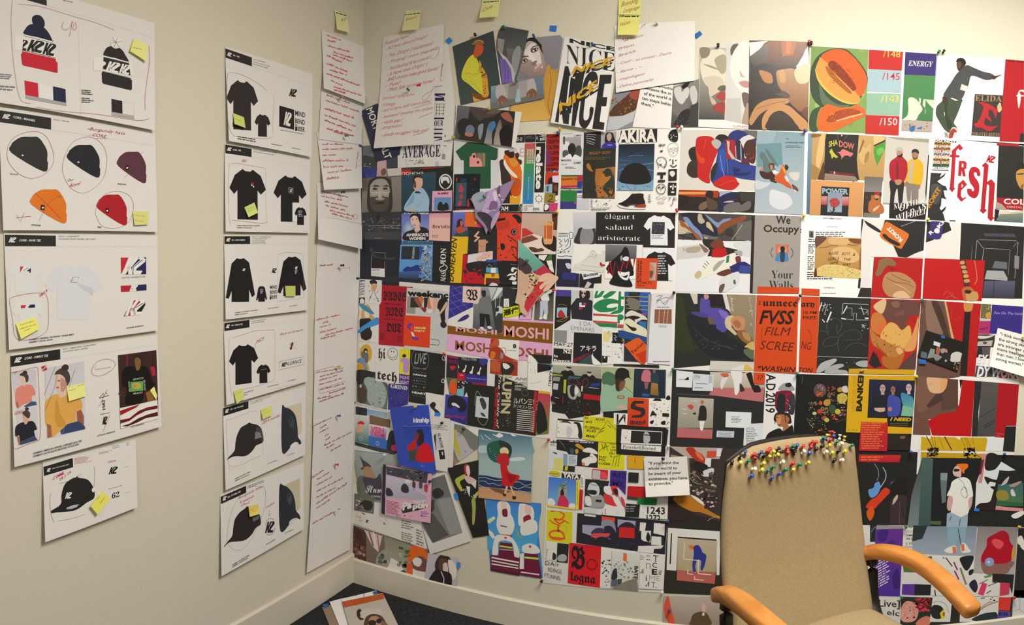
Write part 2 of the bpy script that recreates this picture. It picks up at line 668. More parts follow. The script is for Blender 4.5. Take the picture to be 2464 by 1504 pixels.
            sh.fill(smooth(q, 4) if c in 'BC' else q, w[1])
        elif c == 'f':      # a small face: skin hair cx cy r [tilt]
            n = [float(q) for q in w[3:]] + [0]
            cx, cy, r, tl = s.z[0] + n[0] * k, s.z[1] + n[1] * k, n[2] * k, n[3]
            ca, sa = math.cos(math.radians(tl)), math.sin(math.radians(tl))
            R = lambda u, v: (cx + r * (u * ca - v * sa), cy + r * (u * sa + v * ca))
            if w[2] != '-': sh.fill(oval(*R(0, -.22), r * .86, r * 1.0, tl), w[2])
            sh.fill([R(-.32, .5), R(.32, .5), R(.4, 1.5), R(-.4, 1.5)], w[1])
            sh.fill(oval(*R(0, 0), r * .66, r * .95, tl), w[1])
            if w[2] != '-': sh.fill([R(-.66, -.3), R(-.5, -.85), R(0, -1.08), R(.5, -.85), R(.66, -.3), R(.4, -.62), R(-.4, -.62)], w[2])
            d = '2a1a14'
            ly = sh.layer
            for e in (-.28, .28):
                sh.fill(oval(*R(e, -.08), r * .15, r * .08, tl, 8), d, ly)
                sh.stroke([R(e - .2, -.26), R(e + .2, -.28)], r * .08, d, ly)
            sh.stroke([R(.02, -.05), R(.09, .25), R(-.05, .27)], r * .07, '8a5a44', ly)
            sh.fill(oval(*R(0, .52), r * .24, r * .09, tl, 8), '93423c', ly)
            sh.layer += 1
        elif c == 'm':      # a small standing person: skin hair top bottom x0 y0 x1 y1
            a = s.nums(w[5:9])
            B = lambda u: s.box(a, u, k)
            sh.fill(B([(.3, .46), (.7, .46), (.74, .98), (.55, .98), (.5, .6), (.45, .98), (.26, .98)]), w[4])
            sh.fill(B([(.3, .97), (.46, .97), (.46, 1), (.2, 1)]) , '222')
            sh.fill(B([(.54, .97), (.72, .97), (.8, 1), (.54, 1)]), '222')
            sh.fill(B([(.02, .5), (.12, .5), (.2, .3), (.1, .28)]), w[1])
            sh.fill(B([(.98, .5), (.88, .5), (.8, .3), (.9, .28)]), w[1])
            sh.fill(smooth(B([(.4, .13), (.6, .13), (.86, .18), (.96, .36), (.82, .38), (.76, .28), (.74, .5), (.26, .5), (.24, .28), (.18, .38), (.04, .36), (.14, .18)]), 3), w[3])
            sh.fill(oval(*B([(.5, .08)])[0], (a[2] - a[0]) * .15, (a[3] - a[1]) * .075), w[1])
            sh.fill(smooth(B([(.34, .07), (.4, .0), (.6, .0), (.66, .07), (.5, .045)]), 3), w[2])
        else: raise ValueError('unknown mark ' + c)


PRESS = Press()

for _l in '''C1 0 0 0.19950;C2 0 250 0.20608;C3 0 550 0.19286;C4 0 800 0.21942;C5 80 1050 0.17949;D1 500 90 0.18617;D2 500 340 0.15292;D3 500 560 0.14629;D4 500 750 0.15954;D5 500 950 0.15292;D6 500 1120 0.18617;D7 720 0 0.25266;D8 720 370 0.35225;E1 720 850 0.36585;E2 540 1280 0.24351;E3 1060 60 0.18622;E4 1310 0 0.21944;E5 1600 50 0.18614;E6 1930 80 0.17287;E7 2220 80 0.17954;E8 1640 1000 0.33510;F1 850 310 0.13963;F2 1080 300 0.14629;F3 1335 300 0.14628;F4 1620 300 0.14628;F5 1930 310 0.15289;F6 2200 320 0.15295;F7 850 500 0.12634;F8 1070 500 0.13297;H1 1330 500 0.13299;H2 1610 505 0.13963;H3 1910 510 0.14628;H4 2200 525 0.13961;H5 850 660 0.13298;H6 1070 670 0.13965;H7 1320 680 0.13964;H8 1610 695 0.13965;I1 1910 700 0.14292;I2 2190 710 0.13632;I3 840 815 0.14628;I4 1060 840 0.14293;I5 1310 865 0.14625;I6 1605 880 0.13960;I7 1900 885 0.14631;I8 2180 895 0.13628;J1 835 960 0.19287;J2 1030 1010 0.16619;J3 1300 1040 0.13962;J4 1530 1060 0.13965;J5 840 1070 0.17953;J6 1140 1190 0.15298;J7 1290 1210 0.14628;J8 1580 1240 0.17559;K1 2060 1060 0.14625;K2 2190 1040 0.15290;K3 2080 1250 0.16892;K4 2230 1240 0.17554;K5 1700 1030 0.15422;O 0 0 .1'''.split(';'):
    _k, *_v = _l.split()
    CROPS[_k] = tuple(map(float, _v))
PRESS.run('''
Z O
S L 0:2,1:16 design_sheet|white design sheet of two pom-pom beanies, topmost in the far left column|design sheet|printed design sheets on the left wall| W -22,-50 372,56 373,314 -22,244
Z C1
D header_band
p 2a2725 28,-3 56,-3 56.6,7 28,-1
t 555 b 76 1 88 3.6 1.6 BEANIE
l 8a8580 .15 57,7 183,45.5
l aaa49c .2 94,18.5 97.5,141
D printed_beanie navy, white and red pom-pom beanie
b 1c1f33 38.5,23 40,19.5 44,18 49,19 53,24 54,29 52.5,33 46,32 40,29
b 1c2035 29,41 30.5,35 35,30 41,29 48,30 54,34 59,40 63,48 63.8,50 46,45
p f2efea 28.3,41.2 63.8,49.8 67,70 27,60
l 222 .5 28.2,43 64.2,52
k 222 20 46 34 59 3
k 222 32 46.5 54 61 4
k 222 51 50.5 68 65.5 3
p eeeae4 18,44 28.2,42 27,60 18,61
l 222 .5 27,60.5 67.2,70
p c0202c 26.8,61.7 67.3,71 67.6,74.6 69.5,75 69.6,87 69,88 28,79 26.6,77 25.2,65 26.7,64.5
D colour_swatch red, white and navy swatches
p c32330 29.5,97 45.6,100.3 46.5,117.4 30.7,114.5
p f3f0ec 46.6,100.5 63.6,104.3 64.3,121 47.5,117.6
p 1e2440 64,104 79,107.4 79.7,123.8 64.6,120.8
p a9a199 30.7,115 80,124 80.4,128 30.8,119
D printed_beanie black beanie with a white pom-pom
b 2a2725 125.5,67 127,60 131,56.3 138,56 146,59 151,66 155,75 140,70
p f0ece6 125.3,67 155,74.6 155.2,75.8 125,68.4
p 2a2725 125,68.8 155.4,76.3 157.4,91 124,83
k f0ece6 113 72 128 84 2.6
k f0ece6 127 73 145.5 86 3.2
k f0ece6 143.5 76 158 88 3
p ece8e2 113,70 124.8,68 124,84 113,86
p ece8e2 155.5,74 160,74 160,92 157.4,91
p f0ece6 124,84 157.5,91.8 157.6,93.2 124,85.4
p 2a2725 123.9,86 157.5,94.2 157.8,96.2 159.2,96.5 159.2,107 158,108.8 125,101 123.4,99 122.7,88.4
e dedad4 140 51.5 6.6 7.2
l 333 .35 140,51 136,45
l 333 .35 140,51 142,45
l 333 .35 140,51 146.5,50
l 333 .35 140,51 134,52
l 333 .35 140,51 137,58
l 333 .35 140,51 144,57
l 333 .35 140,51 134.5,48
D colour_swatch black and white swatches
p 2a2725 134.7,119.3 147.5,121.8 147.8,137.4 135,134.8
p b0a8a0 135,135 162,139.4 162.3,143.6 135.2,139
l bbb .15 148,122 161.5,124.5 162,139.5
D small_print
x 777 3 0 88 18 95 1.6
x 777 2 0 102 19 109 1.4
x 555 3 98.5 107.5 113 114 1
x 555 3 98.5 117 114 124 1
D handwriting
a b5303c .3 22.5,5 50,8 90,20 115,27 138,36
a b5606a .35 15,0 13.5,25 15,60 19,95 24,118 30,123.5 37,124.5
a b5303c .35 43,129 75,134 120,138 160,144.5 172,145 180,143
a b5606a .35 180,55 180.5,75 177,100 175,120 175.5,133
a b5303c .35 77,26 74.5,32 77,35.5 82,35 86,30 88,26
a b5303c .35 87,25 86,35 83.5,44
o b5303c .35 91,27 88,34 91,36 92,31
Z O
S L +0:2,1:9 sticky_note|yellow sticky note beside the black pom-pom beanie|sticky note|| e3dc7c 322,92 356,109 352,148 313,123
Z C1
h 8a8a5a .3 160 58 172 60 1.6
Z O
S L 0:2,1:14 design_sheet|white design sheet of five cuffed beanies, below the pom-pom sheet|design sheet|printed design sheets on the left wall| W -4,257 373,319 379,558 8,554
Z C2
D header_band
p 2b2826 -3,7 59.7,16.5 59.7,30.2 -3,21
k f2efea 2.5 11.5 12.3 16.8 1
t f2efea b 15.5 16.3 41 20.8 2.4 CORE - BEANIES
t 666 b 62.5 19 80.7 21.6 1.5 DECO 1: BEANIE
l 8d8880 .15 59.7,30.3 179.5,49.2
D printed_beanie black beanie
B 302e2b 12.5 38.5 56 79
p f5f5f0 24.8,60 26.5,59 28,60.4 26,61
t 444 b 12 82.6 21.5 83.4 1.7 BLACK
D printed_beanie navy beanie
B 24242a 79.5 48 117 86
p f5f5f0 90,68 91.8,67 93.2,68.2 91.3,69
D printed_beanie maroon beanie
B 5d3340 137.7 56 171 92.5
e 151515 148.5 74.5 1.9 3
p eee 147.3,75 148.5,73.5 149.8,74.6 148.6,76
t 444 b 137.5 94 147 95 1.6 MAROON
D printed_beanie orange beanie
B e0741f 36.6 100 78 139.5
p 2a2420 48,117.5 52.6,118.5 51.5,124.5 46.8,123.4
p eee 48.5,121.5 50,120 51.7,121 50,122.5
t 444 b 36.5 142 47.5 142.8 1.8 ORANGE
D printed_beanie red beanie
B b01c25 114 106 148.5 141.8
e 151515 125.3 124.5 2.2 3
p eee 123.8,125 125.3,123.5 126.6,124.7 125.2,126
t 444 b 114 144.5 118.6 145 1.7 RED
D handwriting
o b5404a .35 10,48 20,37 40,32 54,38 62,56 62,70 52,82 36,87 20,80 9,65
o b5404a .3 76,60 86,44 105,38.5 120,48 125,66 120,88 104,102 92,103.5 80,95 73,78
o b5606a .3 113,120 122,106 138,102 152,108 156,122 150,138 136,145 120,143 112,130
t b02a38 oy 102 30 146 36 3.2 -Burgundy hats
t b02a38 oy 104 36.5 124 39.5 3 - CORE
l b02a38 .3 112,40 125,40.5
t b02a38 oy 81 97.5 94 94 3.6 Royal
t 1a1a1a oy 79 90.5 86 89.5 2.6 Our
l b04030 .3 41,104 56,118 71,134
a a03022 .3 46,136 50,128 58,115 66,109 69,107.5 71,110
l b02a38 .35 18,133 36,131
l b02a38 .35 20,130 24,137.5 28.5,127
l b02a38 .3 150.5,82 145.7,86
l b02a38 .3 163,60.5 167,55.8
Z O
S L +0:2,1:7 sticky_note|yellow sticky note beside the red beanie|sticky note|| dcd27a 319,508 357,509 357,540 324,542
Z C2
h 9a9450 .25 157 130 169 132 1.4
h 9a9450 .25 157 136 168 138 1.4
Z O
S L 0:2,1:14 design_sheet|white design sheet of three pale tees, third in the far left column|design sheet|printed design sheets on the left wall| W 9,561 379,568 380,795 22,842
Z C3
D header_band
p 2a2825 5.8,7.8 69.6,8.8 69.8,22.3 6.4,22.2
k f2efea 10.5 11 20.6 17.3 0
t f2efea i 24 15.9 51 16.2 2.6 CORE - RWB TEE
t 555 i 73 10.6 99 10.6 1.6 DECO 1: SCREENPRINT
t 555 i 73 13.8 119.5 14.2 1.6 LOCATIONS: FRONT CENTER / LEFT CHEST
l 999 .15 70,22.3 194,22.7
D printed_tee pale tee with a square chest print
T dcd9d5 9 38.5 54.5 79.5 .5
p c42f37 25,47.5 29.5,47.3 25,55
p 26244a 29,55 31,50 38.5,47.5 38.5,55
k f5f2ee 26 47.4 38.6 55 0
D printed_tee large pale tee with a small logo
T d9d6d2 55.5 44 128 113 1
p cac7c3 95,68 115,74 116,84 100,74
k 222 88 60.3 98.5 67.3 0
k f4f2ee 88.8 60.6 98 66.9 0
D printed_tee pale tee with a red and navy bar
T dddad6 15 86 57 132 0
p c42f37 25.8,95.8 33,95.3 31.5,99.4 26,99.6
p 26244a 35.5,95.2 43.6,94.6 43.7,98.6 35,99.2
k e8e6e2 31 95.2 37 99.4 0
D printed_logo square logo in red, white and navy
p c32a33 150.8,36.2 162,36.2 151,57
p 2a2656 156.5,57.3 164,46 170,36.2 182.3,35.8 182.5,57
k f6f3ef 152 36 182 57.2 0
l 2a2656 .8 166,57 166.5,48 178,39
t 888 m 152 62.4 181 61 2 SEATTLE WASHINGTON
D printed_logo red and navy bar logo
p b6252e 150.8,71.3 166,70.9 161.5,78.6 151,79
p 27264e 171,70.3 182.8,69.5 182.9,76.8 169,78
k f6f3ef 161.5 70.4 172.2 78.2 -.4
D printed_logo outlined italic logo
p 222 164.5,90 176,88.7 180.5,90 181.5,95 174.5,107.5 154.5,109.4
p c42f37 165,90.6 175.5,89.4 170,97 157,108.8 155.4,108.8
p c42f37 160,108.8 163.5,100 165,108.3
k f6f3ef 156 89.6 181 109 -1.4
l 333 .8 168.5,107.5 168,99.5 178.5,93
t 555 i 157.5 125 179 121.8 1.5 ARTWORK REFERENCE
t 444 i 36 139.6 93 132.8 1.8 GARMENT: ORIGINAL FAVORITES / HANES BEEFY
t 444 i 36.4 142.8 66 139.2 1.8 GARMENT COLOR: WHITE
D handwriting
o b0424e .35 13,87 25,83 42,80.5 55,81 59.5,88 60.5,105 59.5,125 52,133 38,138.5 24,138.5 18,132 15.5,112 12.5,95
t b02a38 oy 50 85.5 60 78.5 3.2 18/19
Z O
S L +0:3,1:12 sticky_note|yellow sticky note over the lowest pale tee|sticky note|| e2d96a 38,780 84,762 96,791 51,816
Z C3
t a83a20 oy 36 118 42 116 1.9 So
l a83a20 .5 30,128 38,124.5
h 8a8450 .25 25 121 38 117 1.6
h 8a8450 .25 25 126 45 120 1.6
Z O
S L 0:2,1:18 design_sheet|white design sheet of a woman in three tees, fourth in the far left column|design sheet|printed design sheets on the left wall| W 25,852 378,806 389,1026 35,1124
Z C4
D header_band
p 262422 11.3,26 66,18.3 66.2,29.5 11.7,38
k f2efea 15.5 28 24 33.5 -1.2
t f2efea i 27 29.8 53 26.5 2.5 CORE - WMN'S TEE
t 555 i 68.6 19.2 105.5 13.8 1.4 DECO 1: EMBROIDERY / SCREENPRINT
t 555 i 68.7 22 96 18 1.4 LOCATIONS: FRONT CENTER
l 999 .15 66.2,29.5 172.5,13.2
D printed_photo woman in a coral tee
p c3bcb8>d2cac4 12,44 39.5,40 41,80 18.5,83.5
b d9836f 17,64 22,59 30,57 36,59 39,68 35,70 34.5,76 26,79 20,83 17,78
p 3d4f70 26,81 35,75.5 39.5,76 40.5,79.5 28,82
p a5654f 17,77 20,76 20.5,83 18.5,83
b dcb49e 22,46 25,44 29,47 29,54 27.5,59 24,57 23,52
b 4a3a34 21.6,47 23.5,44.5 27,44 31,47 31,53 28.5,54.5 27,49
e 3c2c28 27.5 44 2.4 2.2
D printed_photo woman in a black tee
p cbc4be 18,84 41,81 41.5,118 20,124
b 23222a 17,104 22,99.5 30,97.5 37,98 40.5,106 37.5,108 37.5,117 22,121.5 21,113 17,114
p a86c50 18.5,114 21.5,113.5 22.5,123 20.5,123.5
p 3a4660 22,120 38,113 41.3,118 22,123.6
b d0a184 24.5,88 27,86.5 30.5,89 31,97 28,101 25.5,97
b 4a3a34 24.6,89 26,86.3 30,85.3 33,88.5 32.5,93 30.5,94
e 3a2c28 29.5 83.8 2.2 1.8
D printed_photo woman in a mustard tee
p c9c2bd>cfc8c3 49,39 92.2,31.5 93.6,106 51.5,116.5
b d7a04a 49.5,78 54,71.5 61,67.5 70,69 82,66 89,74 90,84 83.5,88 83,98 75,101 66,108 57,115 55,105 50,100
b c88d38 62,72 66,88 72,100 64,104 60,92
p 9b5f48 51.5,100 56,102 57,114.5 52,116
p 96583f 84,87 89,84.5 92,92 92,105 88,106 84.5,96
p 33435f 66,108 74,100.5 86,97 93,103 93.5,106 67,112
l 5f759a .6 72,101 68,111
b ddb69e 61,45 66,42 73,48 75,56 73,68 66,71.5 63,64 61,57
b 483a35 60,46 63,41.5 69,39 75,43 77,51 74.5,57.5 72.5,58 71,50 66,46
b 3a2e2a 67.5,38 71,35 75,36.5 74.5,41 69.5,41.5
b ba8a73 67,50 73,55 72,62 67,64.5
e 3a2a26 64.5 53 1.6 .6
e a05a50 63.2 60.3 1.8 .8
D printed_lettering tiny word and an upright logo
l 555 .18 104,40 105.5,37
t 888 n 104.5 41 121.5 38.5 1.2 napatonia
l 222 .5 109,72 113.5,66.5 113.5,70 116.5,66 119.5,69 109,72
t 333 s 115.6 85.3 115 74 2.8 1982
l 222 .4 110,90 120.5,87.8
k 222 112.4 92.5 118 101 -.5
t 555 i 106.2 114.3 126.5 109 1.4 ARTWORK REFERENCE
D printed_photo person in a black tee with a boxed chest print
p 3c2420 129.5,25 171.5,19.3 174,94.5 132.3,105.5
n 40 2.5 5a2a2a,2c1c1a,6a2230,302020 130 26 170 75
p 7c2430 138.5,24 140.5,24 140,38 138.5,38
p b02434 165,38 169,37 171,47 167,48
b 14120f 134,44 139,37.5 148,37 155,37 161,38 166,50 170,60 163,64 158,62 156,76 138,79 139,62 134,58
b 7a5a30 148,27 151,26.5 154.5,29 154,37 152,41.5 149.5,41 148,34
p 2a2018 147,29 148,25 153,23.5 156,28 156,36 154.5,30 151,27
r 5fa050 143.2 54.5 157 65 -1.2
e e0852c>9fb04c 150 58.5 5 3.5
p c06a30 146.5,58 148.5,56.5 148.5,61
t c8c4b0 b 145.8 52.6 157 50.8 1.8 GUCCI
t c8c4b0 b 157.5 52 158 63 1.6 GUCCI
t c8c4b0 b 143 65 142.3 54 1.6 GUCCI
t c8c4b0 b 146 68 156 66.6 1.8 GUCCI
p 8a5c2a 160,66 170,61 171.5,74 162,77
p ece0d8 131.5,83 172.5,74 174,94.5 132.3,105.5
p 9c1c24 131.6,86 140,83 152,79 154,78 150,82 140,87 132,91
p 6a1820 132,96 142,94 152,86 162,82 172.6,80 172.9,83.5 160,86 150,91 142,97 132.2,100
p 501a1e 133,103 142,100 152,94 162,90 173,87 173.3,91.5 160,94 150,99 140,103
t 555 i 143.6 104.4 158.5 100.4 1.4 DECO REFERENCE
t 444 i 36.5 133.6 89.8 119.6 1.9 GARMENT: AMERICAN APPAREL OVERSIZED BOX TEE
t 444 i 36.5 136.8 86.5 123.3 1.9 GARMENT COLOR: BLACK, MUSTARD OR FUSCHIA
D handwriting
a b03a48 .35 11.5,44 25,41.5 39.5,38 42,41 42.5,55 43.5,75 44.5,100 44,115 41,119 30,122.5 16,127.5 14.5,115 12,80 11.5,44
l b8203c 2.2 46,38.5 50,36 46.5,40.5 51,37.5 47.5,42 51.5,39.5
t b8303c oy 15 45.4 18.5 44.6 2.4 19
t b8303c oy 16 90 24.5 88 3 COLE
o a03840 .3 101,40 107,32 117,29 125,31.5 126.5,36 120,43 110,47.5 102,46
l 6a4038 .22 61,37 55,52 48.5,69
l 6a4038 .22 82.5,40 78,53 74.5,65
l 7a3a30 .2 63,46 60,60 50,85
l a03840 .25 118,62 109,81
l a03840 .25 121,90 113,108.5
Z O
S L +0:2,1:8 sticky_note|yellow sticky note on the shoulder of the mustard tee|sticky note|| dfd980 160,930 203,922 207,953 166,966
Z C4
h 8f8a55 .25 85 59.5 92 57 1.2
h 8f8a55 .25 75 64.5 83 62.5 1.2
Z O
S L +0:2,1:8 sticky_note|sliver of yellow note stuck over the red striped picture|sticky note|| dfd97a 361,939 371,930 378,952 376,963
S L 0:2,1:20 design_sheet|small white design sheet of one black cap, lowest in the far left column|design sheet|printed design sheets on the left wall| W 102,1110 326,1058 331,1220 109,1305
Z C5
D header_band
p 262422 13.5,41 53,29 53.6,41.3 14.3,53.4
k f2efea 18 43.3 23.7 47.8 -.8
t f2efea i 25.5 44 48 38.2 1.4 18/19 K2 6-PANEL HAT
l aaa .12 53.6,41 136,16.5
x b8606a 6 55 29 78 38 -4
x b8606a 2 88 21.5 106 24.5 -3.4
t 888 o 98 12.6 114 8.2 1.5 ✓ 4 Panel
x 999 2 106 12 117 17 -2
x 999 2 125 8 130 13 -1.4
D printed_cap black cap with a small white logo
C 24221f 24 53 82 103
k f0ede8 42.5 75.5 52 83.8 -.8
p aaa 45,95.5 54,92 61.5,91.2 58,95 50,97.5 44.5,97.6
e e8e4de 80.3 72 1.7 3
D printed_logo
x b8606a 2 100 33 116.5 36 -3
k 1d1b1a 101 41.5 113.5 51 -1.2
x b8606a 1 101 70 119 71.5 -5
t 1d1b1a s 105.5 83.6 115.5 80.6 6.8 62
x 999 1 122 41 128 42 -1
x 999 1 123 75 130 76 -1.5
D handwriting
l 7a3038 .35 35,63.5 48,60 65,50.5
a a84a54 .35 23.3,76 22.3,90 24.5,106 28,115.5
a a84a54 .3 81.2,40 82.5,48 81.5,68
a 6a3a3a .25 33.5,113.5 45,111.5 58,108.5 70,104
t b8203c oy 25 59.5 42 50 3.6 -CORE
l b8203c 1.6 32.5,53.5 41,49.5
t b8203c oy 36 59.6 51.5 49 3.4 18 } 19
Z O
S L +0:2,1:12 sticky_note|yellow sticky note under the brim end of the lowest black cap|sticky note|| d6cc5a 246,1181 265,1200 235,1239 218,1218
Z C5
t a83a20 oy 85.5 85.5 89.6 81 1.6 the
t a83a20 oy 90 90.5 96.5 82 1.8 Normal
''')
